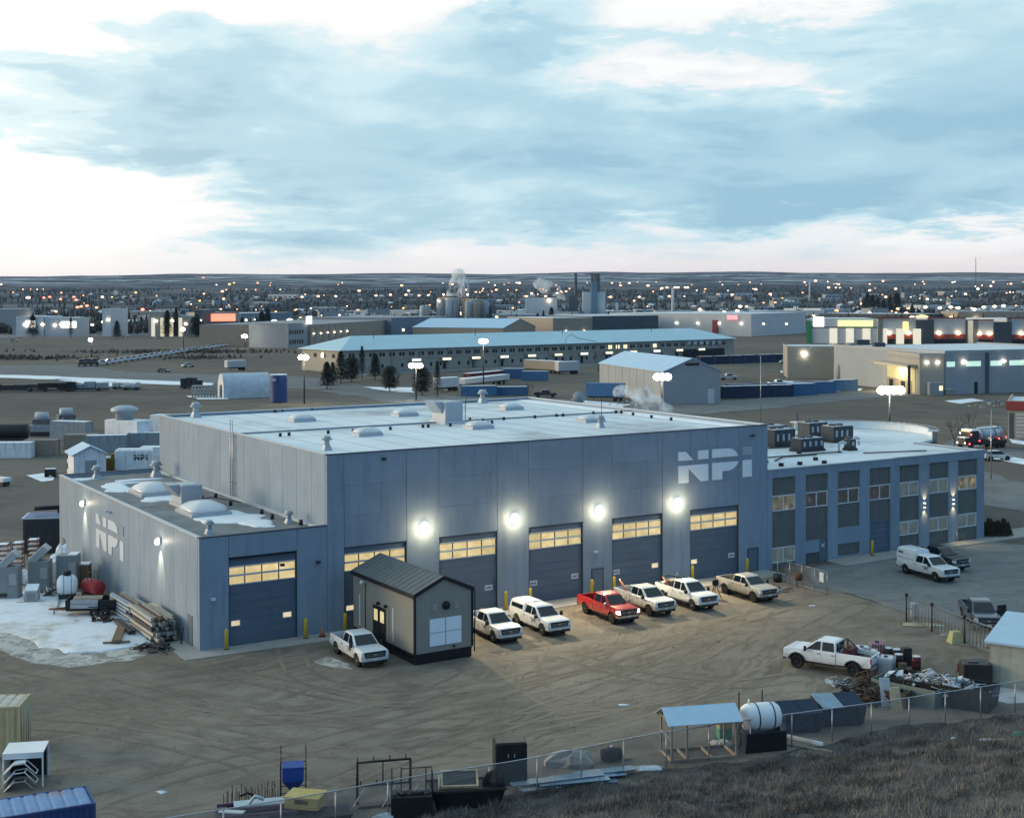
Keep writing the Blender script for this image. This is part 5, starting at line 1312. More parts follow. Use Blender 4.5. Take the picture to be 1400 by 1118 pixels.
for k in range(9): MB().box((rr.uniform(-1.6, 1.6), rr.uniform(-.55, .55), .05 + k * .035), (rr.uniform(3.2, 5.2), rr.uniform(.5, .9), .03), rr.uniform(-.08, .1)).build('sheet', 'sheet_blue', sh)
MB().box((-2.6, -.3, .1), (2.0, .9, .12), R(3)).build('sheet', 'pale_sheet', sh)
tag(MB().box((0, 0, .04), (.9, .6, .06), R(20)).build('board', 'weathered_wood', loc=((5.88, 73.16)[0], (5.88, 73.16)[1], .02)), 'pale board lying flat right of the black drum', 'board')
bag('torn white plastic sheeting at the right end of the blue sheets', (6.91, 71.44), .95, .3, .2, 14, 'frame_white', 'plastic_sheeting', 'sheeting')
# frame shelter with a blue roof
fs_ = thing('frame_shelter', 'open timber frame shelter with a light blue sheet roof', 'shelter', (10.13, 73.83), R(12))
mat('timber_grey', (.30, .25, .20), .8, var=.3, scale=3); mat('roof_blue', (.40, .55, .68), .4, .2, var=.06)
fs_.scale = (.94, .94, .86)
L2, W2 = 1.95, .95
for x in (-L2, -.35 - L2 * .35, L2):
    for y in (-W2, W2):
        if x == -.35 - L2 * .35 and y > 0: continue
        MB().box((x, y, 1.2), (.1, .1, 2.4)).build('post', 'timber_grey', fs_)
for y in (-W2, W2): MB().box((0, y, .1), (L2 * 2 + .2, .14, .14)).build('sill', 'timber_grey', fs_)
for x in (-L2, -1.0, .5, L2): MB().box((x, 0, .10), (.13, W2 * 2 - .2, .12)).build('floor_joist', 'pale_wood', fs_)
for y in (-W2, W2): MB().box((0, y, 2.44), (L2 * 2 + .5, .09, .09)).build('top_plate', 'timber_grey', fs_)
MB().box((-L2, 0, 1.4), (.08, W2 * 2 - .1, .08)).build('side_rail', 'timber_grey', fs_)
for x in (-L2 - .1, L2 + .1):
    m_ = MB(); m_.tube([(x, -W2 - .25, 2.38), (x, 0, 3.05), (x, W2 + .25, 2.38)], .05, 4); m_.tube([(x, -W2, 2.5), (x, W2, 2.5)], .04, 4); m_.tube([(x, 0, 2.5), (x, 0, 3.0)], .04, 4); m_.build('gable_frame', 'timber_grey', fs_)
for s_ in (-1, 1): MB().slab([(-L2 - .3, s_ * (W2 + .35), 2.36), (L2 + .3, s_ * (W2 + .35), 2.36), (L2 + .3, s_ * .01, 3.12), (-L2 - .3, s_ * .01, 3.12)], (0, 0, .04)).build('roof_sheet', 'roof_blue', fs_)
bag('white plastic lump inside the right end of the frame shelter', (11.7, 75.4), .5, .3, .3, 17, 'frame_white')
ib = thing('paint_crate', 'small crate with a green band behind the frame shelter', 'crate', (11.97, 76.65), R(8))
mat('crate_green', (.08, .30, .20), .7); MB().bev((0, 0, .3), (.75, .7, .6), .03).build('lower_box', 'crate_green', ib); MB().bev((0, 0, .95), (.75, .7, .7), .03).build('upper_box', 'pale_wood', ib)
# white tank on a black base
tk = thing('fuel_tank', 'white cylindrical tank strapped on a black base by the fence', 'tank', (13.72, 74.89), R(14))
mat('tank_white', (.74, .78, .82), .4, var=.04, scale=1.5, dirt=(.45, .42, .38, .35), dscale=1.0)
MB().lathe([(.001, -1.12), (.35, -1.10), (.62, -1.0), (.74, -.8), (.76, -.6), (.76, .6), (.74, .8), (.62, 1.0), (.35, 1.10), (.001, 1.12)], (0, 0, 1.75), 'X', 24).build('tank_shell', 'tank_white', tk)
for x in (-.35, .55): MB().lathe([(.77, -.035), (.785, -.03), (.785, .03), (.77, .035)], (x, 0, 1.75), 'X', 24, caps=False).build('strap', 'dark_metal', tk)
MB().bev((0, 0, .55), (2.5, 1.45, 1.1), .05).build('base_tank', 'black_steel', tk)
for x in (-.8, .8): MB().span((x - .08, -.6, 1.1), (x + .08, .6, 1.3)).build('saddle', 'black_steel', tk)
MB().cyl((-.7, 0, 2.5), .06, .25, 8).build('filler_cap', 'white_paint', tk)
m_ = MB(); m_.tube([(-.9, .9, 0), (-.9, .9, 2.9)], .04, 6); m_.tube([(.5, .9, 0), (.5, .9, 2.95)], .04, 6); m_.tube([(-1.15, -.1, 1.6), (-1.35, -.2, 1.2), (-1.3, -.3, .5), (-1.35, 0, .1)], .05); m_.build('hose', 'black_rubber', tk)
p1 = (15.14, 77.14); tag(MB().box((0, 0, .09), (2.9, .18, .16)).build('beam', 'white_paint', loc=(p1[0] + 1.0, p1[1] - 1.0, .004), rz=R(-40)), 'white beam lying on the ground right of the white tank', 'beam')
p1 = (15.24, 75.37); tag(MB().box((0, 0, .05), (2.9, .13, .09)).build('beam', 'timber_grey', loc=(p1[0] + 1.0, p1[1] - .6, .004), rz=R(-30)), 'grey timber beam lying below the white one', 'beam')
# dumpsters
mat('dumpster_navy', (.010, .022, .05), .7, spec=.2, var=.2, scale=1.5); mat('lid_navy', (.022, .038, .07), .8, var=.15, spec=.15)
def dumpster(label, loc, rz, open_lid, w_=2.0, d_=1.5):
    t = thing('dumpster', label, 'dumpster', loc, rz, 'waste containers inside the fence')
    MB().loft([[(x, y, z) for x, y, z in ((-w_ / 2 * a, -d_ / 2 * b, zf), (w_ / 2 * a, -d_ / 2 * b, zf), (w_ / 2 * a, d_ / 2 * b, zb), (-w_ / 2 * a, d_ / 2 * b, zb))] for a, b, zf, zb in ((.94, .8, .12, .12), (1, 1, 1.15, 1.45))]).build('bin_body', 'dumpster_navy', t)
    for s_ in (-1, 1): MB().box((s_ * (w_ / 2 + .05), 0, .85), (.1, d_ * .7, .16)).build('fork_pocket', 'dumpster_navy', t)
    for k, x in enumerate((-w_ / 4, w_ / 4)):
        MB().slab([(x - w_ / 4 + .02, -d_ / 2 - .05, 1.17), (x + w_ / 4 - .02, -d_ / 2 - .05, 1.17), (x + w_ / 4 - .02, d_ / 2 + .02, 1.48), (x - w_ / 4 + .02, d_ / 2 + .02, 1.48)], (0, 0, .05)).build('lid', open_lid if (open_lid and k == 0) else 'lid_navy', t)
    m_ = MB()
    for x in (-w_ / 2 + .15, w_ / 2 - .15):
        for y in (-.4, .4): m_.cyl((x, y, 0), .08, .12, 8)
    m_.build('caster', 'black_rubber', t)
    return t
dumpster('dark navy dumpster right behind the white tank', (16.47, 77.92), R(12), None, 2.3, 1.6)
dumpster('larger navy dumpster with a shiny blue lid panel', (19.07, 79.25), R(10), 'roof_blue' and 'sheet_blue', 2.7, 1.8)
# scrap heap, bins and stacked goods at the right
def heap(name, label, cat, loc, rz, n, ext, mats, seed, kind=None):
    """a heap of separate bent bits of scrap joined as one pile"""
    t = thing(name, label, cat, loc, rz); r_ = random.Random(seed)
    for mi, mm in enumerate(mats):
        m = MB()
        for k in range(n // len(mats)):
            x, y = r_.gauss(0, ext[0] * .42), r_.gauss(0, ext[1] * .42)
            z = max(.05, ext[2] * (1 - (x / ext[0]) ** 2 - (y / ext[1]) ** 2) * r_.uniform(.2, 1))
            if r_.random() < .5:
                a = r_.uniform(0, 6.28); l = r_.uniform(.2, .7)
                m.tube([(x, y, z), (x + math.cos(a) * l, y + math.sin(a) * l, z + r_.uniform(-.1, .25)), (x + math.cos(a + .7) * l * 1.6, y + math.sin(a + .7) * l * 1.6, max(.03, z - .1))], r_.uniform(.015, .045), 5)
            else: m.box((x, y, z), (r_.uniform(.15, .7), r_.uniform(.1, .4), r_.uniform(.02, .14)), r_.uniform(0, 3), r_.uniform(-.5, .5), r_.uniform(-.5, .5))
        m.build(['scrap_pieces', 'tangled_metal', 'loose_bits', 'offcuts'][mi % 4], mm, t)
    return t
mat('scrap_brown', (.10, .07, .05), .9, var=.4, scale=3); mat('scrap_grey', (.15, .15, .16), .6, .4, var=.4, scale=3); mat('scrap_pale', (.45, .47, .5), .6, var=.2)
heap('scrap_heap', 'dark tangled heap of scrap metal and hoses behind the dumpsters', 'scrap heap', (21.64, 83.55), 0, 120, (2.0, 1.5, 1.2), ['black_rubber', 'scrap_grey', 'scrap_brown', 'black_steel'], 5)
heap('scrap_heap', 'loose pale scrap rods lying at the pickup rear wheel', 'scrap heap', (20.98, 87.2), 0, 24, (.8, .6, .3), ['scrap_pale', 'scrap_grey'], 6)
mat('brush_olive', (.07, .062, .035), .95, var=.4, scale=4)
heap('brush_pile', 'olive brown brush pile behind the lifted white pickup', 'brush pile', (23.15, 86.69), 0, 90, (1.3, .9, .8), ['brush_olive', 'scrap_brown'], 15)
# caged liquid totes
mat('tote_plastic', (.55, .57, .62), .35, var=.08, spec=.4); mat('tote_maroon', (.22, .09, .13), .4, var=.12)
def tote(label, loc, rz, inner='tote_plastic'):
    t = thing('caged_tote', label, 'liquid tote', loc, rz, 'caged totes behind the lifted pickup')
    MB().bev((0, 0, .66), (1.02, 1.16, .98), .1).build('bottle', inner, t); MB().cyl((0, 0, 1.15), .14, .07, 10).build('cap', 'black_plastic', t)
    c = MB()
    for k in range(7):
        x = -.54 + k * .18
        for y in (-.61, .61): c.tube([(x, y, .14), (x, y, 1.16)], .013, 4)
    for k in range(8):
        y = -.61 + k * .174
        for x in (-.54, .54): c.tube([(x, y, .14), (x, y, 1.16)], .013, 4)
    for z in (.3, .55, .8, 1.16):
        c.tube([(-.54, -.61, z), (.54, -.61, z), (.54, .61, z), (-.54, .61, z), (-.54, -.61, z)], .013, 4)
    c.build('cage', 'galvanised', t)
    p = MB()
    for y in (-.5, 0, .5): p.span((-.54, y - .08, 0), (.54, y + .08, .12))
    p.build('pallet', 'galvanised', t)
    return t
tote('white caged tote just behind the lifted pickup bed, farthest left', (23.74, 92.07), R(-20)); tote('caged tote of dark red liquid, topmost behind the pickup', (25.13, 93.37), R(-15), 'tote_maroon')
tote('caged tote of bluish plastic right of the pickup tailgate', (24.69, 89.55), R(-25)); tote('caged tote hidden low behind the two front totes', (24.0, 91.16), R(-18))
def barrel(label, loc, m, lid='frame_white', z=0):
    t = thing('barrel', label, 'barrel', (loc[0], loc[1], z), 0, 'barrels beside the totes')
    MB().lathe([(.001, 0), (.29, 0), (.30, .28), (.315, .30), (.30, .32), (.30, .58), (.315, .60), (.30, .62), (.29, .88), (.001, .88)], (0, 0, 0), 'Z', 14).build('barrel_shell', m, t)
    MB().cyl((0, 0, .882), .27, .03, 14).build('lid', lid, t)
barrel('black barrel with a white lid nearest the totes', (25.73, 92.8), 'black_plastic'); barrel('black barrel with pale lid, second from the totes', (26.23, 92.42), 'black_plastic')
barrel('black barrel with pale lid in front of the others', (26.01, 91.14), 'black_plastic'); barrel('open rusty brown barrel below the black ones', (25.6, 88.85), 'scrap_brown', 'rust'); barrel('maroon barrel with a white lid right of the black cabinet', (27.03, 90.59), 'maroon')
bb = thing('steel_cabinet', 'short black cabinet standing among the barrels', 'cabinet', (26.66, 91.68), R(8)); MB().bev((0, 0, .6), (.6, .55, 1.2), .03).build('cabinet_body', 'black_steel', bb); MB().span((-.25, -.29, .1), (.25, -.277, 1.1)).build('door', 'dark_metal', bb)
heap('junk_pile', 'rusty red and black junk piled between the barrels and the long skip', 'junk pile', (25.79, 88.0), 0, 60, (1.3, 1.0, .7), ['maroon', 'black_steel', 'rust', 'scrap_pale'], 8)
# open bins
def open_bin(label, loc, rz, L, W_, H, m, name='open_bin', cat='bin'):
    t = thing(name, label, cat, loc, rz)
    for s_ in (-1, 1):
        MB().loft([[(x * q, s_ * (W_ / 2 + k), z) for x, q, z in ((-L / 2, .94, 0), (L / 2, .94, 0), (L / 2, 1, H), (-L / 2, 1, H))] for k in (0, .05)]).build('side_wall', m, t)
        MB().loft([[(s_ * (L / 2 * q + k), y, z) for y, q, z in ((-W_ / 2, .94, 0), (W_ / 2, .94, 0), (W_ / 2, 1, H), (-W_ / 2, 1, H))] for k in (0, .05)]).build('end_wall', m, t)
    MB().span((-L * .46, -W_ / 2 + .01, .02), (L * .46, W_ / 2 - .01, .1)).build('floor', m, t)
    return t
mat('bin_green', (.16, .20, .19), .6, var=.15, scale=2, dirt=(.10, .08, .06, .5), dscale=1)
o = open_bin('grey green open bin behind the scrap heap', (24.52, 83.68), R(-42), 4.2, 1.6, 1.15, 'bin_green')
heap('scrap_load', 'pale sheets and scrap filling the grey green open bin', 'scrap', (o.location[0], o.location[1], .7), R(-42), 40, (1.7, .6, .5), ['scrap_pale', 'scrap_brown', 'black_steel'], 11)
o = open_bin('small dark open bin at the left of the grey green one', (23.36, 82.93), R(-35), 1.9, 1.2, .95, 'scrap_brown')
heap('scrap_load', 'dark scrap inside the small dark open bin', 'scrap', (o.location[0], o.location[1], .55), 0, 24, (.7, .45, .45), ['black_steel', 'scrap_brown'], 12)
tag(MB().slab([(-.7, -.3, 0), (.5, -.45, .05), (.75, .35, .25), (-.1, .55, .12)], (0, 0, .04)).build('metal_sheet', 'frame_white', loc=((24.05, 85.56)[0], (24.05, 85.56)[1], 1.0)), 'bright bent sheet on top of the small dark bin', 'sheet')
o = open_bin('long black skip heaped with white debris', (26.6, 83.51), R(-33), 6.2, 2.3, 1.3, 'black_steel', 'debris_skip', 'skip')
heap('debris', 'white and blue plastic debris heaped on the long black skip', 'debris', (o.location[0], o.location[1], 1.05), R(-33), 150, (2.7, 1.0, .55), ['scrap_pale', 'scrap_grey', 'pale_sheet', 'scrap_pale'], 13)
tag(MB().slab([(-.35, 0, 0), (.35, 0, 0), (.25, .55, 1.35), (-.35, .5, 1.3)], (0, .05, .02)).build('plywood_sheet', 'pale_wood', loc=((23.13, 81.32)[0], (23.13, 81.32)[1], .01)), 'plywood sheet leaning below the small dark bin', 'plywood')
tag(MB().slab([(-.3, 0, 0), (.3, 0, 0), (.3, .5, 1.6), (-.3, .5, 1.6)], (0, .05, .02)).build('grey_board', 'pale_sheet', loc=((22.76, 82.05)[0], (22.76, 82.05)[1] + .3, .01)), 'grey board leaning beside the plywood sheet', 'board')
bk_ = thing('black_box', 'matt black square tank standing left of the shed', 'tank', (29.76, 86.97), R(-8)); MB().bev((0, 0, .75), (1.8, 1.5, 1.5), .06).build('tank_body', 'black_plastic', bk_); MB().bev((-.2, 0, 1.53), (.7, .6, .08), .03).build('lid', 'dark_metal', bk_)
tag(MB().bev((0, 0, .3), (.35, .35, .6), .05).cyl((0, 0, .6), .08, .08, 8).build('red_can', 'maroon', loc=((29.79, 90.04)[0], (29.79, 90.04)[1], 0)), 'small maroon can beside the matt black tank', 'can')
# shed at the right edge
mat('shed_wall', (.34, .35, .30), .75, var=.1, scale=1.5, dirt=(.22, .20, .16, .5), dscale=.8, streak=True)
s0 = (30.55, 86.8); shd = thing('shed', 'pale green grey shed with a flat light blue roof at the right edge', 'shed', (s0[0], s0[1], 0), R(-33))
MB().loft([[(0, 0, z), (4.2, 0, z), (4.2, 5.5, z), (0, 5.5, z)] for z in (0, 2.75)]).build('wall', 'shed_wall', shd)
r_ = MB(); r_.loft([[(-.25, -.25, 2.78), (4.45, -.25, 2.76), (4.45, 5.75, 3.5), (-.25, 5.75, 3.52)], [(-.25, -.25, 2.92), (4.45, -.25, 2.90), (4.45, 5.75, 3.64), (-.25, 5.75, 3.66)]]); r_.build('roof', 'roof_blue', shd)
MB().loft([[(x, .001, 2.75), (x, 5.49, 2.75), (x, 5.49, 3.4)] for x in (.02, 4.18)]).build('gable_infill', 'shed_wall', shd)
MB().span((-.006, -.006, 0), (.1, .1, 2.74)).span((4.1, -.006, 0), (4.206, .1, 2.74)).build('corner_board', 'timber_grey', shd)
# concrete block, board, planks on the yard
yb = thing('concrete_block', 'pale yellow tapered block standing by the gate track', 'block', (31.94, 97.67), R(12)); mat('block_yellow', (.50, .47, .25), .8, var=.12, scale=3)
MB().loft([[(x * a, y * a, z) for x, y in ((-.5, -.4), (.5, -.4), (.5, .4), (-.5, .4))] for a, z in ((1, 0), (.62, .82))]).build('block_body', 'block_yellow', yb); MB().tube([(-.12, 0, .8), (-.1, 0, .93), (.1, 0, .93), (.12, 0, .8)], .02, 5).build('lifting_eye', 'galvanised', yb)
tag(MB().prism([(-1.3, -.5), (.9, -.75), (1.5, .1), (-.2, .6), (-1.1, .4)], 0, .06).build('plywood_sheet', 'crumple_grey' and 'pale_wood', loc=((30.88, 102.93)[0], (30.88, 102.93)[1], .015)), 'broken pale sheet lying flat in front of the gate motor', 'sheet')
tag(MB().box((0, 0, .05), (3.2, .14, .09)).build('plank', 'timber_grey', loc=((33.1, 96.43)[0], (33.1, 96.43)[1], .01), rz=R(-25)), 'grey plank lying between the yellow block and the shed', 'plank')
for k, (px, lb) in enumerate((((31.93, 99.8), 'white paper scrap beside the yellow block'), ((6.79, 82.76), 'small white scrap alone in the middle of the yard'), ((-17.77, 68.31), 'tiny white scrap alone at the lower left'), ((24.23, 109.36), 'small pale scrap near the pewter pickup'), ((32.41, 102.69), 'thin pale scrap above the yellow block'))):
    bag(lb, px, .28, .15, .08, 40 + k, 'frame_white', 'litter', 'litter')
# sliding gate with motor, and the short fence by the office
gp0, gp1 = (30.4, 104.34), (33.31, 94.64)
gl = math.hypot(gp1[0] - gp0[0], gp1[1] - gp0[1]) + 3
gt = thing('sliding_gate', 'grey barred sliding gate with lamp topped posts across the lot entrance', 'gate', (gp0[0], gp0[1], 0), ang(gp0, gp1))
mat('gate_steel', (.20, .22, .24), .5, .4, var=.15)
m_ = MB(); m_.span((0, -.04, .12), (gl, .04, .24)); m_.span((0, -.03, 1.85), (gl, .03, 1.93)); m_.build('gate_frame', 'gate_steel', gt)
gm = MB().tube([(0, 0, .2), (0, 0, 1.88)], .02, 5).build('bar', 'gate_steel', gt); gd = gm.data; bpy.data.objects.remove(gm)
k = .3
while k < gl: place('bar', gd, gt, (k, 0, 0)); k += .42
for x in (.25, 3.6, 7.6):
    MB().tube([(x, -.22, 0), (x, -.22, 1.95)], .06, 7).build('gate_post', 'dark_metal', gt); MB().lathe([(.001, -.14), (.12, -.1), (.15, 0), (.1, .12), (.001, .14)], (x, -.22, 2.06), 'Z', 10).build('post_lamp', 'black_plastic', gt)
link_mesh(lambda s: (s, .02), gl, 1.65, gt, .1, .006)
go = thing('gate_motor', 'grey gate motor cabinet beside the first gate post', 'gate motor', ((31.16, 104.81)[0], (31.16, 104.81)[1] - .3, 0), ang(gp0, gp1)); MB().bev((0, -.2, .85), (.5, .45, .95), .05).build('cabinet', 'unit_metal', go); MB().span((-.3, -.45, 0), (.3, .05, .37)).build('plinth', 'concrete', go); MB().box((0, -.435, .9), (.16, .02, .08)).build('slot', 'black_plastic', go)
fo_ = thing('chain_link_fence', 'short chain link fence leaf with a white sign, joined to the office wall', 'fence', (0, 0, 0))
fa, fb = (23.34, 119.29), (26.41, 113.66)
for k in range(5):
    q = k / 4; MB().tube([(fa[0] + (fb[0] - fa[0]) * q, fa[1] + (fb[1] - fa[1]) * q, 0), (fa[0] + (fb[0] - fa[0]) * q, fa[1] + (fb[1] - fa[1]) * q, 1.85)], .035, 6).build('post', 'galvanised', fo_)
MB().tube([(fa[0], fa[1], 1.87), (fb[0], fb[1], 1.87)], .028, 6).tube([(fa[0], fa[1], .1), (fb[0], fb[1], .1)], .028, 6).build('rail', 'galvanised', fo_)
L_f = math.hypot(fb[0] - fa[0], fb[1] - fa[1])
link_mesh(lambda s: (fa[0] + (fb[0] - fa[0]) * s / L_f, fa[1] + (fb[1] - fa[1]) * s / L_f), L_f, 1.75, fo_, .085, .006)
sx, sy = fa[0] + (fb[0] - fa[0]) * .88, fa[1] + (fb[1] - fa[1]) * .88
MB().box((sx + .03, sy - .07, 1.3), (.5, .04, .8), ang(fa, fb)).build('sign_board', 'white_paint', fo_)
ct = thing('burn_barrel', 'rusty brown barrel on thin legs behind the short fence', 'barrel', ((24.63, 116.56)[0], (24.63, 116.56)[1], 0), 0)
MB().lathe([(.001, .6), (.30, .6), (.32, .9), (.30, 1.2), (.001, 1.2)], (0, 0, 0), 'Z', 14).build('barrel_shell', 'rust', ct); m_ = MB()
for k in range(3): m_.tube([(.24 * math.cos(k * 2.1), .24 * math.sin(k * 2.1), .62), (.34 * math.cos(k * 2.1), .34 * math.sin(k * 2.1), 0)], .03, 5)
m_.build('leg', 'dark_metal', ct)
tag(MB().cyl((0, 0, 0), .36, .62, 12, .40).build('waste_bin', 'black_plastic', loc=((23.21, 118.99)[0], (23.21, 118.99)[1] - .4, .05)), 'black tub at the corner of the hall and office', 'tub')
heap('junk_pile', 'red and white odds and ends right of the pewter pickup', 'junk pile', (22.78, 114.84), 0, 26, (.8, .5, .35), ['scrap_pale', 'rust', 'scrap_grey'], 23)
tr = thing('tripod_vise', 'black tripod stand between the tall white pickup and the pewter one', 'stand', (16.83, 112.38), 0)
m_ = MB()
for k in range(3): m_.tube([(.05 * math.cos(k * 2.1), .05 * math.sin(k * 2.1), 1.1), (.5 * math.cos(k * 2.1 + .3), .5 * math.sin(k * 2.1 + .3), 0)], .04, 5)
m_.build('leg', 'black_steel', tr); MB().bev((0, 0, 1.3), (.5, .35, .45), .05).build('head', 'black_steel', tr); MB().box((.1, -.3, 1.0), (.6, .5, .05)).build('tray', 'galvanised', tr)
for k, (px, s_) in enumerate((((44.98, 137.17), 1), ((50.23, 140.88), 1))):
    tag(MB().tube([(0, 0, 0), (0, 0, 1.0)], .07, 7).lathe([(.08, .98), (.001, 1.06)], (0, 0, 0), 'Z', 7).build('bollard', 'galvanised', loc=(px[0], px[1], .13)), ['grey bollard on the sidewalk left of the office corner', 'grey bollard on the sidewalk in front of the dark shrub'][k], 'bollard')

# --- left of the low wing: transformers, trailer, tanks and stacked stock
mat('cabinet_grey', (.235, .26, .265), .55, var=.08, scale=1.5, dirt=(.15, .14, .12, .4), dscale=1, streak=True); mat('cabinet_light', (.36, .38, .38), .5, var=.08)
def tilt_cabinet(label, loc, rz, h=2.7, lid=True):
    t = thing('equipment_cabinet', label, 'cabinet', loc, rz, 'grey equipment cabinets beside the low wing')
    MB().bev((0, 0, h / 2), (1.75, 1.5, h), .05).build('cabinet_body', 'cabinet_grey', t)
    MB().span((.15, -.775, h * .45), (.75, -.755, h * .8)).build('door', 'cabinet_light', t); MB().span((-.7, -.775, .25), (0, -.755, .55)).build('louvre', 'dark_metal', t)
    MB().span((-.95, -.8, -.0), (.95, .8, .1)).build('skid', 'dark_metal', t)
    if lid:
        o = MB().slab([(-.85, -.7, h + .05), (.4, -.7, h + 1.25), (.4, .7, h + 1.25), (-.85, .7, h + .05)], (.45, 0, -.35)).build('tilted_duct', 'cabinet_light', t)
        MB().slab([(-.85, -.7, h + .06), (.4, -.7, h + 1.26), (.4, .7, h + 1.26), (-.85, .7, h + .06)], (-.05, 0, .05)).build('snow_cover', 'clean_snow', o)
    else: MB().bev((.45, 0, h + .04), (.8, 1.3, .08), .03).build('snow_cover', 'clean_snow', t)
    return t
tilt_cabinet('grey cabinet with tilted duct at the left edge of the photo', (-41.99, 112.99), R(6)); tilt_cabinet('grey cabinet with tilted duct, second from the left edge', (-40.3, 115.5), R(6)); tilt_cabinet('grey cabinet without a duct nearest the low wing', (-38.34, 116.94), R(5), 2.9, False)
wp = thing('wooden_cabinet', 'brown wooden box with snow on top beside the grey cabinet', 'box', (-37.23, 117.82), R(5)); mat('box_brown', (.19, .13, .08), .8, var=.15, scale=2)
MB().bev((0, 0, .95), (.95, 1.1, 1.9), .04).build('box_body', 'box_brown', wp); MB().bev((0, 0, 1.93), (.98, 1.15, .08), .03).build('snow_cover', 'clean_snow', wp)
def snow_lump(label, px, w_, d_, h, seed, z=0): return bag(label, px, w_, d_, h, seed, 'clean_snow', 'snow_heap', 'snow heap', z)
snow_lump('snow heap between the two ducted cabinets', (-42.86, 118.79), .6, .6, 1.1, 51); snow_lump('snow heap behind the second ducted cabinet', (-40.29, 119.38), 1.0, .8, 2.2, 52); snow_lump('snow covered white boxes on the top behind the plain cabinet', (-40.69, 122.54), 1.0, .9, 2.6, 53)
pg = thing('power_box', 'small grey pad box with a sloped snowy top in front of the cabinets', 'box', (-39.61, 111.6), R(8))
MB().loft([[(x, y, z) for x, y, z in ((-.55, -.5, 0), (.55, -.5, 0), (.55, .5, 0), (-.55, .5, 0))], [(-.5, -.45, .95), (.5, -.45, .95), (.5, .45, 1.3), (-.5, .45, 1.3)]]).build('box_body', 'cabinet_light', pg); MB().slab([(-.5, -.45, .96), (.5, -.45, .96), (.5, .45, 1.31), (-.5, .45, 1.31)], (0, 0, .07)).build('snow_cover', 'clean_snow', pg); MB().span((-.3, -.52, .3), (.3, -.505, .75)).build('door', 'cabinet_grey', pg); MB().span((-1.1, -.7, 0), (1.1, -.52, .12)).build('skid', 'weathered_wood', pg)
heap('engine_block', 'dark machine parts under snow between the cabinets', 'machine', (-38.69, 113.51), 0, 40, (.8, .6, .7), ['dark_metal', 'scrap_grey', 'clean_snow'], 61)
# racks of red and white pallets
mat('rack_red', (.22, .10, .08), .7, var=.2)
for k, (px, n_, lb) in enumerate((((-44.26, 117.9), 9, 'tall stack of reddish snow topped trays at the left edge'), ((-44.16, 120.98), 8, 'stack of reddish snow topped trays beside the tallest stack'), ((-43.35, 122.57), 8, 'stack of reddish trays nearest the dark open unit'))):
    st_ = thing('tray_stack', lb, 'tray stack', px, R(10), 'stacked trays left of the low wing')
    for j in range(n_):
        t_ = MB().box((.05 * math.sin(j * 2.1), .04 * math.cos(j * 3), .18 + j * .42), (.9, 1.1, .12)).build('tray', 'rack_red', st_)
        MB().box((.05 * math.sin(j * 2.1), .04 * math.cos(j * 3), .265 + j * .42), (.8, 1.0, .05)).build('snow_cover', 'clean_snow', t_)
    m_ = MB()
    for x in (-.42, .42):
        for y in (-.5, .5): m_.tube([(x, y, 0), (x, y, n_ * .42)], .04, 5)
    m_.build('corner_post', 'rust', st_)
# dark open fronted unit
du = thing('louvred_unit', 'dark louvred cooling unit with a blue roof beside the back of the low wing', 'cooling unit', (-46.04, 134.32), R(10)); mat('roof_slate', (.10, .16, .30), .5, var=.1)
MB().bev((0, 0, 1.75), (4.2, 3.6, 3.3), .05).build('unit_body', 'unit_dark', du); MB().box((0, 0, 3.47), (4.4, 3.8, .12)).build('roof_edge', 'trim_light', du); MB().box((0, 0, 3.55), (3.9, 3.2, .06)).build('roof', 'roof_slate', du)
for k in range(9): MB().span((-1.8 + k * .43, -1.84, .3), (-1.55 + k * .43, -1.802, 3.2)).build('louvre', 'dark_metal', du)
MB().tube([(-1.4, .6, 4.1), (1.0, 1.0, 4.1)], .22, 8).tube([(.9, 1.0, 3.5), (.9, 1.0, 4.1)], .16, 8).build('exhaust_pipe', 'black_steel', du); MB().span((-2.14, -1.6, .3), (-2.105, -.6, 3.2)).build('side_panel', 'cabinet_light', du)
# white tank and red tank
wt_ = thing('white_tank', 'small white round tank with stains behind the dump trailer', 'tank', (-37.06, 112.66), R(20))
MB().lathe([(.001, -.85), (.45, -.82), (.78, -.6), (.85, -.3), (.85, .3), (.78, .6), (.45, .82), (.001, .85)], (0, 0, 1.15), 'X', 20).build('tank_shell', 'tank_white', wt_); MB().cyl((0, 0, 1.9), .32, .45, 10).build('hatch', 'black_steel', wt_)
for x in (-.3, .3): MB().lathe([(.86, -.02), (.87, 0), (.86, .02)], (x, 0, 1.15), 'X', 20, caps=False).build('strap', 'dark_metal', wt_)
MB().span((-.7, -.6, 0), (.7, .6, .35)).build('saddle', 'dark_metal', wt_)
mat('tank_red', (.33, .025, .03), .4, var=.15, dirt=(.5, .4, .4, .3), dscale=1)
rt = thing('red_tank', 'red cylindrical tank with a hand rail behind the dump trailer', 'tank', (-35.01, 112.91), R(-40))
MB().lathe([(.001, -1.1), (.45, -1.07), (.6, -.9), (.62, .9), (.45, 1.07), (.001, 1.1)], (0, 0, .95), 'X', 20).build('tank_shell', 'tank_red', rt); MB().span((-.9, -.5, 0), (.9, .5, .4)).build('saddle', 'rust', rt)
MB().tube([(-.3, -.3, 1.45), (-.3, -.3, 2.2), (.3, -.3, 2.2), (.3, -.3, 1.45)], .04, 5).tube([(-.3, .3, 1.45), (-.3, .3, 2.2), (.3, .3, 2.2), (.3, .3, 1.45)], .04, 5).build('hand_rail', 'rust', rt)
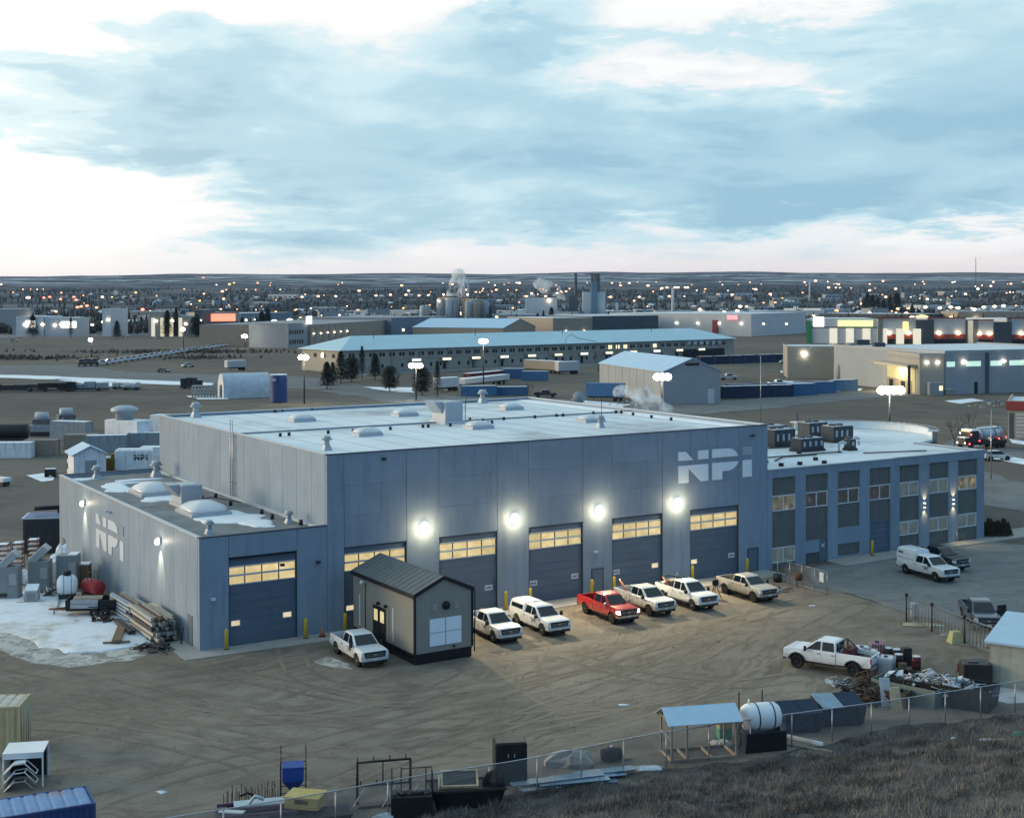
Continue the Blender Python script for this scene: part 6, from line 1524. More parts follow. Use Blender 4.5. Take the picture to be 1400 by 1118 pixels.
# dump trailer
dt = thing('dump_trailer', 'small two axle dump trailer with rusty drawbar and grey boards, parked on snow', 'trailer', (-33.15, 106.89), R(4))
m_ = MB(); m_.span((-1.9, -.9, .62), (1.9, .9, .72)); m_.span((-1.9, -.95, .72), (1.9, -.89, 1.35)); m_.span((-1.9, .89, .72), (1.9, .95, 1.35)); m_.span((1.84, -.88, .72), (1.9, .88, 1.35)); m_.span((-1.9, -.88, .72), (-1.84, .88, 1.35)); m_.build('dump_body', 'black_steel', dt)
for k in range(2): MB().box((-.45 + .02 * k, -.99, .9 + k * .36), (2.1, .05, .32), 0, R(-6)).build('side_board', 'weathered_wood' and 'galvanised', dt)
MB().box((-.3, -.3, 1.42), (2.2, .8, .08), R(2), R(8)).build('load_board', 'timber_grey', dt)
m_ = MB(); m_.tube([(-3.4, 0, .5), (-1.2, -.6, .55)], .07, 5); m_.tube([(-3.4, 0, .5), (-1.2, .6, .55)], .07, 5); m_.span((-1.9, -.7, .45), (1.8, .7, .6)); m_.build('drawbar_frame', 'rust', dt); MB().tube([(-3.0, 0, .5), (-3.0, 0, 0)], .05, 5).build('jack', 'dark_metal', dt)
for x in (.35, 1.2):
    for s_ in (-1, 1): wheel(dt, x, s_ * .98, .38, .22, s_)
fd = MB()
for s_ in (-1, 1): fd.span((-.1, s_ * .86, .82), (1.68, s_ * 1.1, .88))
fd.build('fender', 'black_steel', dt)
# beams, steel and timber stacked along the flank
mat('beam_steel', (.36, .355, .33), .6, .3, var=.15, scale=2, dirt=(.25, .2, .15, .5), dscale=1); mat('pole_blue', (.33, .40, .46), .5, .3, var=.1)
def stock_pile(label, px, rz, n_, L, lay, m, seed, sec=(.22, .22), blk=True, cat='beam pile', name='beam_stack', z=0):
    t = thing(name, label, cat, (px[0], px[1], z), rz); r_ = random.Random(seed)
    if blk:
        for x in (-L * .35, L * .35): MB().span((x - .1, -n_ * sec[0] * .55, 0), (x + .1, n_ * sec[0] * .55, .2)).build('bearer', 'weathered_wood', t)
    for j in range(lay):
        for k in range(n_):
            MB().box((r_.uniform(-.4, .4), (k - n_ / 2 + .5) * sec[0] * 1.12, .2 + sec[1] / 2 + j * (sec[1] + .10)), (L * r_.uniform(.8, 1.05), sec[0], sec[1]), r_.uniform(-.012, .012)).build('beam', m if r_.random() > .2 else ['timber_grey', 'rust', 'dark_metal'][r_.randrange(3)], t)
        if j < lay - 1:
            for x in (-L * .3, L * .3): MB().span((x - .05, -n_ * sec[0] * .5, .2 + (j + 1) * (sec[1] + .1) - .10), (x + .05, n_ * sec[0] * .5, .2 + (j + 1) * (sec[1] + .1) - .004)).build('spacer', 'weathered_wood', t)
    return t
pa = BTH + PI / 2
stock_pile('big stack of pale beams on dark bearers against the low wing flank', B2W(-1.35, 6.6), pa, 7, 6.0, 5, 'beam_steel', 3, (.22, .24))
stock_pile('blue grey poles stacked behind the big beam stack', B2W(-1.4, 13.2), pa + .03, 6, 5.2, 5, 'pole_blue', 4, (.2, .18), name='pole_stack', cat='pole stack')
stock_pile('low row of dark beams on the ground along the big beam stack', B2W(-2.7, 9.0), pa - .02, 2, 4.4, 1, 'dark_metal', 5, (.24, .2))
heap('scrap_heap', 'brown bark and dark scrap at the near end of the beam stack', 'scrap heap', B2W(-2.6, 2.2), 0, 70, (1.6, 1.3, .45), ['scrap_brown', 'scrap_grey', 'black_steel'], 71)
heap('scrap_heap', 'rusty scrap on the snow below the dump trailer wheels', 'scrap heap', (-31.9, 104.47), 0, 36, (1.4, .7, .5), ['rust', 'scrap_brown', 'dark_metal'], 72)
pk = thing('wooden_plank', 'thick brown plank on a cross bearer lying on the dirty snow', 'plank', (-29.0, 99.71), R(-79)); MB().box((0, 0, .30), (4.6, .62, .16)).build('plank', 'box_brown', pk); MB().box((2.0, 0, .15), (.16, 1.9, .13)).build('bearer', 'weathered_wood', pk)

# odds and ends lying in the dry grass
mat('net_green', (.05, .11, .085), .9, var=.4, scale=4)
for k, (f, s, lb, m, dims) in enumerate(((.80, 6.0, 'green netting tangle lying in the grass at the lower right', 'net_green', (.7, .35, .22)), (.765, 5.2, 'grey white board scrap in the grass left of the green netting', 'scrap_pale', (.35, .2, .12)), (.775, 5.8, 'brown plank scrap in the grass beside the green netting', 'timber_grey', (.4, .15, .1)), (.76, 11.5, 'dark rag heap in the grass at the bottom right', 'scrap_brown', (.75, .45, .22)), (.73, 4.4, 'small bright scrap in the grass below the long skip', 'frame_white', (.14, .1, .08)))):
    p = bank_point(f, s); bag(lb, p, dims[0], dims[1], dims[2], 70 + k, m, 'litter', 'litter', p[2] + .12)

# ------------------------------------------------------------------ the district behind the shop
mat('wall_beige', (.36, .33, .28), .75, var=.06, scale=.2, rand=.1); mat('wall_tan', (.30, .25, .20), .75, var=.06, scale=.2, rand=.1); mat('wall_grey', (.30, .32, .335), .7, var=.06, scale=.2, rand=.1)
mat('wall_white', (.52, .53, .54), .7, var=.06, scale=.2, rand=.1); mat('wall_dark', (.08, .09, .10), .7, var=.1, scale=.2, rand=.15); mat('wall_blue', (.16, .21, .27), .7, var=.08, scale=.2, rand=.15)
mat('snowy_roof', (.60, .64, .67), .7, var=.1, scale=.12); mat('metal_roof_blue', (.40, .57, .72), .4, .1, var=.06, scale=.3); mat('metal_roof_teal', (.42, .60, .66), .45, .1, var=.06, scale=.2); mat('roof_dull', (.25, .27, .29), .7, var=.15, scale=.2, rand=.15)
mat('glass_dark', (.02, .024, .028), .15, var=0); mat('red_band', (.26, .05, .04), .7, var=.1); mat('green_sign', (.03, .22, .08), .6, var=.1)
lamp_mat('sign_warm', (1.0, .86, .48), 1.6); lamp_mat('sign_white', (1.0, .97, .88), 1.8); lamp_mat('sign_orange', (1.0, .17, .008), 1.7); lamp_mat('sign_green', (.70, .95, .12), 1.15); lamp_mat('sign_yellow', (1.0, .72, .05), 1.4); lamp_mat('sign_red', (1.0, .05, .08), 1.4)
lamp_mat('window_glow', (1.0, .80, .35), 1.1); lamp_mat('window_green', (.55, .85, .62), .75); lamp_mat('spot_white', (1.0, .93, .74), 40.0); lamp_mat('spot_warm', (1.0, .78, .45), 22.0); lamp_mat('spot_small', (1.0, .88, .66), 14.0)
def block(name, label, cat, A, B, depth, h, wall='wall_grey', roof='snowy_roof', group=None, gable=None, hip=False, parapet=.4, win=None, lamps=None, overhang=.4):
    """a building between its two near ground corners A and B (left, right); returns the thing, in whose frame x runs along the front and y goes back"""
    L = math.hypot(B[0] - A[0], B[1] - A[1])
    t = thing(name, label, cat, (A[0], A[1], 0), ang(A, B), group); t['L'] = L
    if gable is None:
        MB().loft([[(0, 0, z), (L, 0, z), (L, depth, z), (0, depth, z)] for z in (0, h)], True).build('wall', wall, t)
        MB().span((-.1, -.1, h + .003), (L + .1, depth + .1, h + .12)).build('roof', roof, t)
        if parapet:
            m = MB(); m.span((-.15, -.15, h + .123), (L + .15, .2, h + .12 + parapet)); m.span((-.15, .2, h + .123), (.2, depth + .1, h + .12 + parapet)); m.span((L - .2, .2, h + .123), (L + .15, depth + .1, h + .12 + parapet)); m.build('parapet', wall, t)
    elif gable == 'side':        # ridge along the front
        r = overhang
        MB().loft([[(x, 0, 0), (x, 0, h), (x, depth / 2, hip and h or h + win_ridge(depth)), (x, depth, h), (x, depth, 0)] for x in (0, L)]).build('wall', wall, t)
        rh = win_ridge(depth); k = depth * .45 if hip else 0
        for s in (0, 1):
            y0 = -r if s == 0 else depth + r
            MB().slab([(-r, y0, h - .1), (L + r, y0, h - .1), (L + r - k - (r if hip else 0), depth / 2, h + rh), (-r + k + (r if hip else 0), depth / 2, h + rh)], (0, 0, .18)).build('roof', roof, t)
        if hip:
            MB().slab([(-r, -r, h - .1), (-r + k + r, depth / 2, h + rh), (-r, depth + r, h - .1)], (0, 0, .18)).build('hip_end', roof, t); MB().slab([(L + r, -r, h - .1), (L + r - k - r, depth / 2, h + rh), (L + r, depth + r, h - .1)], (0, 0, .18)).build('hip_end', roof, t)
    else:                        # gable end at the front
        rh = gable
        MB().loft([[(0, y, 0), (L, y, 0), (L, y, h), (L / 2, y, h + rh), (0, y, h)] for y in (0, depth)]).build('wall', wall, t)
        for s in (0, 1):
            x0 = -overhang if s == 0 else L + overhang
            MB().slab([(x0, -overhang, h - .12), (L / 2, -overhang, h + rh + .03), (L / 2, depth + overhang, h + rh + .03), (x0, depth + overhang, h - .12)], (0, 0, .16)).build('roof', roof, t)
    for (x0, x1, z0, z1, n, m) in win or []:
        for k in range(n):
            w_ = (x1 - x0) / n; a = x0 + w_ * (k + .2); b = x0 + w_ * (k + .8)
            MB().span((a, -.06, z0), (b, -.004, z1)).build('window', m, t)
    for (x, z, s) in lamps or []:
        o = MB().bev((x, -.35, z), (.7 * s, .6, .4 * s), .08).build('wall_lamp', 'spot_small', t)
    return t
def win_ridge(d): return d * .16
# long two storey motel
mA, mB = (-56.26, 447.65), (92.52, 566.79)
mL = math.hypot(mB[0] - mA[0], mB[1] - mA[1])
motel = block('motel', 'long beige two storey building with a snowy hip roof and a row of lit entrances', 'building', mA, mB, 26, 7.4, 'wall_beige', 'metal_roof_teal', gable='side', hip=True, overhang=1.0)
rr = random.Random(3)
lit = {8: 'window_glow', 9: 'window_glow', 10: 'window_glow', 31: 'window_glow'}
n = 46
wm = MB().span((-.45, -.08, 0), (.45, -.004, 1.25)).build('window', 'glass_dark', motel); wd = wm.data; bpy.data.objects.remove(wm)
for k in range(n):
    x = 4 + (mL - 10) * k / (n - 1)
    for dx_ in (-.75, .55): place('window', wd, motel, (x + dx_, 0, 5.0))
    if k % 3 != 1: place('window', wd, motel, (x, 0, 1.2))
for k in (29, 30, 31, 35): MB().span((4 + (mL - 10) * k / (n - 1) - 1.0, -.12, 4.9), (4 + (mL - 10) * k / (n - 1) + 1.0, -.09, 6.3)).build('lit_window', 'window_glow', motel)
for k in range(12):
    x = 29 + k * (mL - 42) / 11.6
    o = MB().span((x - 1.9, -1.5, 3.1), (x + 1.9, -.1, 3.9)).build('canopy', 'wall_beige', motel)
    MB().span((x - 1.8, -1.56, 3.12), (x + 1.8, -1.505, 3.85)).build('lit_sign', 'sign_warm' if k % 3 else 'sign_white', o)
    MB().span((x - .6, -.1, .05), (x + .6, -.02, 2.3)).build('door', 'glass_dark', o)
for k in range(16): MB().span((8 + k * 11.6, -.16, 0), (8.5 + k * 11.6, -.01, 7.2)).build('pilaster', 'wall_tan', motel)
MB().span((-.03, -.10, 3.9), (mL + .03, -.012, 4.25)).build('string_course', 'wall_tan', motel)
for k in range(3): MB().span((-.06, 4 + k * 6, 4.8), (-.01, 6 + k * 6, 6.1)).build('window', 'glass_dark', motel)
MB().bev((-.2, 12, 5.5), (.4, .7, 1.2), .1).build('wall_lamp', 'spot_small', motel)
gl_ = MB().span((mL - 30, -.3, .3), (mL - 6, -.2, 3.6)).build('glazed_front', 'glass_dark', motel)
for k in range(6): MB().span((mL - 28 + k * 3.6, -.4, 5.4), (mL - 26 + k * 3.6, -.31, 6.9)).build('sign_letter', 'wall_white', motel)
for x, dz_ in ((mL * .1, 1), (mL * .33, 1.2), (mL * .55, 1.3), (mL * .8, 1.1)): MB().tube([(x, 10, 8.5), (x, 10, 12.5 + dz_)], .12, 5).build('roof_mast', 'dark_metal', motel)
mg = MB(); mg.tube([(mL * .5, -3, 0), (mL * .5, -3, 9.5), (mL * .515, -3, 11.2), (mL * .53, -3, 9.5)], .12, 5); mg.tube([(mL * .53, -3, 9.5), (mL * .58, -3, 8.0)], .12, 5); mg.build('entrance_arch', 'wall_beige', motel)

# gabled steel warehouse right behind the hall
gA, gB = (35.01, 314.09), (48.82, 318.02)
wh = block('steel_warehouse', 'grey gable ended steel warehouse with a bright blue roof behind the shop', 'warehouse', gA, gB, 44, 7.6, 'wall_grey', 'metal_roof_blue', gable=2.9, overhang=.3)
wL = wh['L']
MB().span((wL * .38, -.08, 8.9), (wL * .62, -.004, 9.5)).build('gable_vent', 'glass_dark', wh); d = MB().span((wL - 3.2, -.06, 0), (wL - 1.6, -.004, 3.4)).build('man_door', 'wall_white', wh)
for k in range(9): MB().span((-.05, 2 + k * 5, .1), (-.006, 2.12 + k * 5, 7.9)).build('wall_rib', 'wall_grey', wh)
# right hand workshop complex
rA, rB, rC = (82.77, 403.21), (102.03, 339.89), (112.79, 355.34)
x0, y0 = rC[0] - rB[0], rC[1] - rB[1]
rw = block('workshop', 'cream workshop with one deep lit bay and a snowy flat roof', 'workshop', (103.0, 343.0), (109.4, 343.4), 74, 9.9, 'wall_beige', 'snowy_roof', lamps=[(1.8, 8.2, 1.0), (4.6, 8.2, 1.0)])
LL = rw['L']
# the flank seen from the camera is the left side (x = 0), y running back
for y, z in ((41, 1.2), (48, 1.2)): MB().span((-.08, y, z), (-.01, y + 2.2, z + 2.6)).build('window', 'glass_dark', rw)
mat('bay_wall', (.60, .55, .32), .7, var=.08, scale=.3)
bay = MB().span((-.10, 3, .2), (-.012, 32.5, 6.6)).build('bay_recess', 'bay_wall', rw); MB().span((-.16, 5, .3), (-.11, 31.5, 3.2)).build('bay_door', 'wall_tan', bay)
for y in (10, 19): MB().span((-.22, y, 1.0), (-.17, y + 3, 2.8)).build('window', 'glass_dark', bay)
MB().span((-2.4, 1.5, 6.9), (-.1, 34, 7.5)).build('bay_canopy', 'wall_beige', bay); MB().span((-1.9, 5, 6.78), (-.6, 31, 6.88)).build('strip_light', 'sign_warm', bay)
light('bay_light', 'AREA', (-1.6, 12, 6.4), 2000, (1.0, .86, .42), rw, .1).data.size = 6
for y in (1.2, 34): MB().span((-2.5, y, 0), (-1.9, y + .5, 7.4)).build('bay_column', 'dark_metal', bay)
MB().span((-.2, 36, 4.2), (-.05, 36.5, 9.2)).build('downpipe', 'dark_metal', rw); MB().span((-.16, .02, 9.0), (-.01, 73, 9.25)).build('gutter', 'wall_grey', rw)
rv = block('workshop_wing', 'cream wing at the back left of the workshop with one bright wall lamp', 'workshop', (83.9, 413.5), (98.3, 411.5), 22, 9.4, 'wall_beige', 'snowy_roof', parapet=.3)
MB().bev((5.0, -.4, 7.4), (.9, .6, .7), .1).build('wall_lamp', 'spot_white', rv); MB().span((0, -.06, 6.6), (14, -.01, 6.75)).build('string_course', 'wall_tan', rv)
MB().bev((3.6, -1.0, 1.6), (3.6, 2.0, 3.2), .1).build('entry_box', 'wall_grey', rw); MB().span((4.3, -2.1, 1.2), (5.2, -2.02, 2.4)).build('lit_window', 'window_glow', rw)
for x, y, s in ((3, 40, 2.0), (3.5, 56, 2.4)): MB().bev((x, y, 10.4 + s / 4), (s * 1.6, s, s), .1).build('rooftop_unit', 'unit_dark', rw)
MB().cyl((3, 66, 9.9), 1.5, 1.0, 12).build('roof_vent', 'roof_dull', rw)
ra_ = block('workshop_annex', 'grey workshop hall with a strip of green lit windows, right of the cream one', 'workshop', (109.7, 343.9), (157, 361), 50, 10.6, 'wall_grey', 'snowy_roof', lamps=[(5.6, 8.2, 1.3), (18, 8.2, 1.1), (25.5, 8.2, 1.0)])
for x0_, x1_ in ((.5, 3), (6.5, 11), (14, 17.5), (20, 24.5), (28, 32)): MB().span((x0_, -.08, 7.0), (x1_, -.004, 8.3)).build('lit_window', 'window_green', ra_)
MB().span((9, -.08, 0), (10, -.004, 3.0)).build('man_door', 'glass_dark', ra_); MB().span((12.4, -.4, 0), (13.3, -.01, 10.4)).build('downpipe', 'wall_dark', ra_)
for k in range(9): MB().span((2 + k * 5.3, -.04, .1), (2.1 + k * 5.3, -.006, 10.3)).build('wall_rib', 'wall_grey', ra_)
tag(MB().lathe([(.001, 0), (1.25, 0), (1.25, 4.6), (.9, 5.4), (.3, 5.7), (.001, 5.8)], (0, 0, 0), 'Z', 16).build('storage_silo', 'wall_grey', loc=(93.94, 389.14)), 'pale upright silo tank against the cream workshop flank', 'silo')
yb_ = block('yard_fence_wall', 'low pale wall and hedge in front of the grey workshop hall', 'wall', (109.54, 342.19), (154.32, 386.96), .4, 1.3, 'wall_beige', 'snowy_roof', parapet=0)
# right edge building
kx, ky = (86.57, 236.84)
rE = block('kiosk_building', 'tan building with a red roof band and slatted front at the right edge', 'building', (kx, ky), (kx + 18.4, ky - 7.7), 16, 6.2, 'wall_beige', 'snowy_roof')
MB().span((-.3, -.35, 5.0), (rE['L'] + .2, -.16, 6.6)).build('roof_band', 'red_band', rE)
for k in range(7): MB().span((1.4, -.2, .5 + k * .62), (10, -.03, .72 + k * .62)).build('slat', 'wall_white', rE)
MB().span((.2, -.08, 0), (1.0, -.01, 4.6)).build('dark_column', 'wall_dark', rE)

# quonset hut, blue tank, and stores by the side road
q0 = (-71.85, 335.45)
qh = thing('quonset_hut', 'pale arched steel hut with a dark doorway by the side road', 'hut', (q0[0] + .6, q0[1], 0), R(24))
Wq, Lq, Hq = 7.5, 11.8, 6.1
def arch_ring(x, n=14, k=1.0): return [(x, Wq / 2 - Wq / 2 * k * math.cos(PI * i / n), (Hq * k) * math.sin(PI * i / n) ** .75) for i in range(n + 1)]
rings = []
for k in range(25): rings.append(arch_ring(Lq * k / 24, 14, 1.0 if k % 2 else .992))
MB().loft(rings, True).build('arched_shell', 'hut_shell' if 'hut_shell' in MATS else mat('hut_shell', (.46, .52, .57), .5, .1, var=.14, scale=.6, dirt=(.62, .66, .7, .6), dscale=.5), qh)
MB().poly([(-.02, y, z) for x, y, z in arch_ring(0)]).build('end_wall', 'wall_white', qh)
MB().span((-.12, 2.4, 0), (-.03, 3.9, 3.3)).build('doorway', 'glass_dark', qh)
bt = thing('blue_tank', 'dark blue ribbed upright tank right of the arched hut', 'tank', (-55.66, 323.32), 0); mat('tank_navy', (.02, .05, .16), .5, var=.15, scale=1)
MB().lathe([(.001, 0), (2.05, 0)] + [(2.05 + (.06 if k % 2 else 0), .2 + k * .5) for k in range(13)] + [(2.0, 6.5), (.001, 6.6)], (0, 0, 0), 'Z', 18).build('tank_shell', 'tank_navy', bt); MB().cyl((0, 0, 6.55), 2.1, .15, 18).build('snow_cover', 'clean_snow', bt); MB().span((-1.2, -2.2, 5.2), (-.3, -2.05, 5.7)).build('plate', 'wall_white', bt)
def semi_trailer(label, A, B, m, h=3.9, group=None, wheels=True, snow=True):
    L = math.hypot(B[0] - A[0], B[1] - A[1]); t = thing('semi_trailer', label, 'trailer', (A[0], A[1], 0), ang(A, B), group)
    MB().bev((L / 2, 1.25, 1.15 + (h - 1.15) / 2), (L, 2.5, h - 1.15), .06).build('trailer_body', m, t)
    if snow: MB().span((.1, .1, h + .003), (L - .1, 2.4, h + .08)).build('snow_cover', 'clean_snow', t)
    c = MB(); c.span((.3, .5, .75), (L - .3, 2.0, 1.149)); c.tube([(L * .2, .4, 0), (L * .2, .4, .9)], .1, 5); c.build('chassis', 'dark_metal', t)
    for x in (L * .78, L * .88):
        for y in (.1, 2.1): MB().lathe([(.001, 0), (.5, 0), (.5, .3), (.001, .3)], (x, y, .5), 'Y', 12).build('wheel', 'black_rubber', t)
    return t
TR = 'trailers and boxes parked behind the shop'
semi_trailer('dull tan box trailer in the middle of the motel lot', (3.87, 453.91), (14.92, 440.5), 'wall_tan', 4.0, TR); semi_trailer('white box trailer right of the tan one', (15.01, 436.34), (21.79, 440.22), 'wall_white', 4.0, TR)
semi_trailer('big blue open top trailer behind the roof of the hall', (17.69, 325.67), (26.44, 323.13), 'container_steel_blue', 4.3, TR, snow=False); semi_trailer('white tanker like trailer behind the roof vent', (-19.1, 356.94), (-14.11, 362.35), 'wall_white', 3.6, TR)
semi_trailer('flat dark red trailer left of the blue boxes', (-12.22, 396.33), (-2.27, 413.64), 'maroon', 2.6, TR); semi_trailer('pale flat trailer in front of the dark red one', (-12.85, 371.0), (-0.68, 392.56), 'wall_white', 2.6, TR)
semi_trailer('white camper trailer beyond the arched hut', (-97.05, 462.66), (-91.42, 467.04), 'wall_white', 3.4, TR)
CG = 'blue steel boxes stored behind the shop'
def boxes(px, L, m, rz, label, h=2.6, W_=2.44, roof=None): 
    return container('storage_box', label, 'container', (px[0], px[1]), rz, L, W_, h, m, roof or 'clean_snow', CG, rib=.6, doors=False)
boxes((0.18, 417.27), 7, 'container_steel_blue', R(-4), 'bright blue box left of the tan trailer', 3.0); boxes((6.74, 406.05), 8, 'container_steel_blue', R(-6), 'blue grey box in front of the bright blue box', 2.8)
boxes((-8.38, 343.38), 9, 'container_steel_blue', R(5), 'blue box right behind the white roof vent'); boxes((-1.91, 345.74), 12, 'container_steel_blue', R(4), 'long low blue box beside the box behind the roof vent', 2.2)
for k in range(8): boxes((71.38, 500.08) if k == 0 else ((71.38, 500.08)[0] + k * 6.2, (71.38, 500.08)[1] + k * 3.6), 6, 'container_navy', R(20), ['farthest left', 'second', 'third', 'fourth', 'fifth', 'sixth', 'seventh', 'last'][k] + ' navy box of the row behind the gable warehouse', 3.0)
row = [(1003, 545, 10), (1035, 544, 12), (1069, 543, 10), (1098, 541, 10), (1128, 539, 12), (1152, 536, 10)]
RP = [(54.12, 331.58), (60.24, 333.8), (66.81, 336.03), (73.09, 340.81), (80.33, 348.32), (87.33, 356.18)]
for k, p in enumerate(RP): boxes((p[0], p[1] + 2), 7.5 if k % 2 else 6.1, 'container_navy' if k < 3 else 'container_steel_blue', R(18), ['first', 'second', 'third', 'fourth', 'fifth', 'sixth'][k] + ' blue box of the long row in front of the cream workshop', 3.0)
for k, p in enumerate(RP[:4]): boxes((p[0] + 4, p[1] + 9), 9, 'container_navy', R(18), ['first', 'second', 'third', 'fourth'][k] + ' box of the rear row, its roof showing over the long blue row', 3.0, roof='container_roof_blue')
# far trucks, simple
def small_vehicle(kind, m):
    b = MB()
    if kind == 'pickup':
        b.use(m).loft([[(x, y * q, z) for x, z in ((-2.8, .55), (2.8, .5), (2.85, .95), (2.6, 1.15), (1.2, 1.2), (-2.8, 1.25))] for y, q in ((-.98, 1), (.98, 1))])
        b.use(m).loft([[(1.3, -.9, 1.2), (-.9, -.9, 1.22), (-.9, .9, 1.22), (1.3, .9, 1.2)], [(.5, -.72, 1.85), (-.75, -.72, 1.85), (-.75, .72, 1.85), (.5, .72, 1.85)]])
        b.use('dark_glass').slab([(1.26, -.8, 1.27), (1.26, .8, 1.27), (.58, .68, 1.8), (.58, -.68, 1.8)], (.03, 0, .03))
        for s in (-1, 1): b.slab([(1.05, s * .9, 1.27), (-.8, s * .9, 1.27), (-.7, s * .76, 1.78), (.5, s * .76, 1.78)], (0, s * .03, .01))
        b.use('bed_liner').span((-2.6, -.8, 1.252), (-1.0, .8, 1.27))
        X = (1.85, -1.75)
    else:
        b.use(m).loft([[(x, y, z) for x, z in ((-2.2, .4), (2.2, .35), (2.25, .7), (1.2, .95), (-2.2, 1.0))] for y in (-.88, .88)])
        b.use('dark_glass').loft([[(1.1, -.8, .95), (-1.8, -.8, 1.0), (-1.8, .8, 1.0), (1.1, .8, .95)], [(.4, -.64, 1.42), (-1.2, -.64, 1.42), (-1.2, .64, 1.42), (.4, .64, 1.42)]])
        b.use(m).span((-1.1, -.62, 1.422), (.35, .62, 1.47)); X = (1.35, -1.35)
    b.use('black_rubber')
    for x in X:
        for s in (-1, 1): b.lathe([(.001, -.13), (.38, -.13), (.38, .13), (.001, .13)], (x, s * .85, .38), 'Y', 10)
    return b
def simple_car(label, loc, rz, kind, m, cat='car', group=None, name=None):
    me = small_vehicle(kind, m).build(name or ('parked_car' if kind == 'car' else 'pickup_truck'), None, None, (loc[0], loc[1], .02), rz)
    return tag(me, label, cat, group)
lineup = None; P0, P1 = (-152.45, 504.96), (-147.05, 721.77)
ORD = 'first second third fourth fifth sixth seventh eighth ninth tenth eleventh twelfth thirteenth fourteenth fifteenth sixteenth seventeenth eighteenth nineteenth twentieth twenty-first twenty-second twenty-third twenty-fourth twenty-fifth last'.split()
N_ = 26; LG = 'white pickups lined up nose to tail in the far lot'
for k in range(N_):
    f = (k / (N_ - 1)); f = f * f * .15 + f * .85
    x, y = P0[0] + (P1[0] - P0[0]) * f, P0[1] + (P1[1] - P0[1]) * f
    if lineup is None: lineup = simple_car('first white pickup from the left in the long far line-up', (x, y), R(-158), 'pickup', 'car_white', 'pickup truck', LG)
    else: o = lineup.copy(); COL.objects.link(o); o.location = (x, y, .02); o.rotation_euler = (0, 0, R(-158) + .05 * math.sin(k * 3.3)); o['label'] = ORD[k] + ' white pickup from the left in the long far line-up'
for k, p in enumerate(((-156.77, 494.54), (-156.27, 499.77), (-153.82, 499.66))):
    simple_car(['dark truck at the left end of the long pickup line', 'dark truck second from the left end of the line', 'dark truck next to the first white pickup of the line'][k], p, R(-70), 'pickup', 'car_black', 'pickup truck', 'dark trucks at the left end of the line-up').scale = (1.3, 1.3, 1.5)
simple_car('pale car passing on the far highway at the left', (-285.35, 778.66), R(3), 'car', 'car_silver'); simple_car('pale van like car passing on the far highway above the line-up', (-244.77, 860.27), R(3), 'car', 'car_white'); simple_car('small car on the far highway right of the pale one', (-211.29, 813.41), R(20), 'car', 'car_silver')
simple_car('dark lone car in the field below the pickup line-up', (-116.65, 454.5), R(-20), 'car', 'car_slate'); simple_car('white car parked on the grass below the far end of the line-up', (-116.47, 487.6), R(40), 'car', 'car_white')
simple_car('old pickup parked right of the gable warehouse', (64.97, 407.44), R(10), 'pickup', 'car_silver', 'pickup truck'); simple_car('white utility truck beyond the blue box row', (88.73, 433.38), R(10), 'pickup', 'car_white', 'pickup truck'); simple_car('white car by the left end of the cream workshop', (101.58, 504.15), R(8), 'car', 'car_white')
simple_car('white car on the road behind the office corner', (73.62, 206.26), R(8), 'car', 'car_white'); simple_car('white truck roof showing above the blue boxes', (73.95, 377.08), R(12), 'pickup', 'car_white', 'pickup truck')
# vacuum tank truck with its lights on
tt = thing('tank_truck', 'dark tank truck with amber lights burning and snow on its tank', 'tank truck', (77.01, 222.15), R(-148)); mat('truck_black', (.03, .032, .036), .5, var=.15); lamp_mat('amber_on', (1.0, .36, .02), 6.0); lamp_mat('red_on', (1.0, .06, .04), 7.0); lamp_mat('white_on', (1.0, .75, .6), 9.0)
mat('tank_steel', (.42, .45, .48), .35, .6, var=.1)
MB().bev((3.1, 0, 2.2), (1.9, 2.4, 1.9), .15).build('cab', 'truck_black', tt); MB().bev((4.5, 0, 1.5), (1.3, 1.8, 1.1), .15).build('bonnet', 'truck_black', tt); MB().slab([(4.06, -1.0, 2.3), (4.06, 1.0, 2.3), (4.02, 1.0, 2.95), (4.02, -1.0, 2.95)], (.04, 0, .01)).build('windshield', 'dark_glass', tt); MB().bev((3.2, 0, 3.25), (1.4, 2.2, .25), .08).build('snow_cover', 'clean_snow', tt); MB().bev((4.6, 0, 2.1), (1.1, 1.6, .12), .05).build('snow_cover', 'clean_snow', tt)
MB().lathe([(.001, -4.6), (.7, -4.5), (1.1, -4.1), (1.15, 1.2), (.7, 1.55), (.001, 1.6)], (0, 0, 2.25), 'X', 18).build('tank_shell', 'tank_steel', tt); MB().bev((-1.5, 0, 3.40), (5.0, 1.0, .12), .05).build('snow_cover', 'clean_snow', tt)
for x in (-4.4, -2.0, 1.0): MB().lathe([(1.17, -.06), (1.22, 0), (1.17, .06)], (x, 0, 2.25), 'X', 18, caps=False).build('tank_band', 'truck_black', tt)
MB().tube([(-4.0, -.5, 3.4), (-4.0, -.5, 4.0), (1.0, -.5, 4.0), (1.0, -.5, 3.4)], .04, 5).tube([(-3.5, .3, 3.4), (-3.5, .3, 3.9)], .12, 5).build('hand_rail', 'dark_metal', tt)
MB().span((-4.6, -.6, .8), (4.6, .6, 1.15)).span((-4.6, -1.2, .75), (2.0, -.95, 1.3)).span((-4.6, .95, .75), (2.0, 1.2, 1.3)).build('chassis', 'truck_black', tt)
for x in (4.1, -2.4, -3.7):
    for s in (-1, 1): MB().lathe([(.001, -.17), (.52, -.17), (.52, .17), (.001, .17)], (x, s * 1.05, .52), 'Y', 14).build('wheel', 'black_rubber', tt)
MB().span((4.03, -.75, 3.05), (4.12, .75, 3.28)).build('amber_light', 'amber_on', tt)
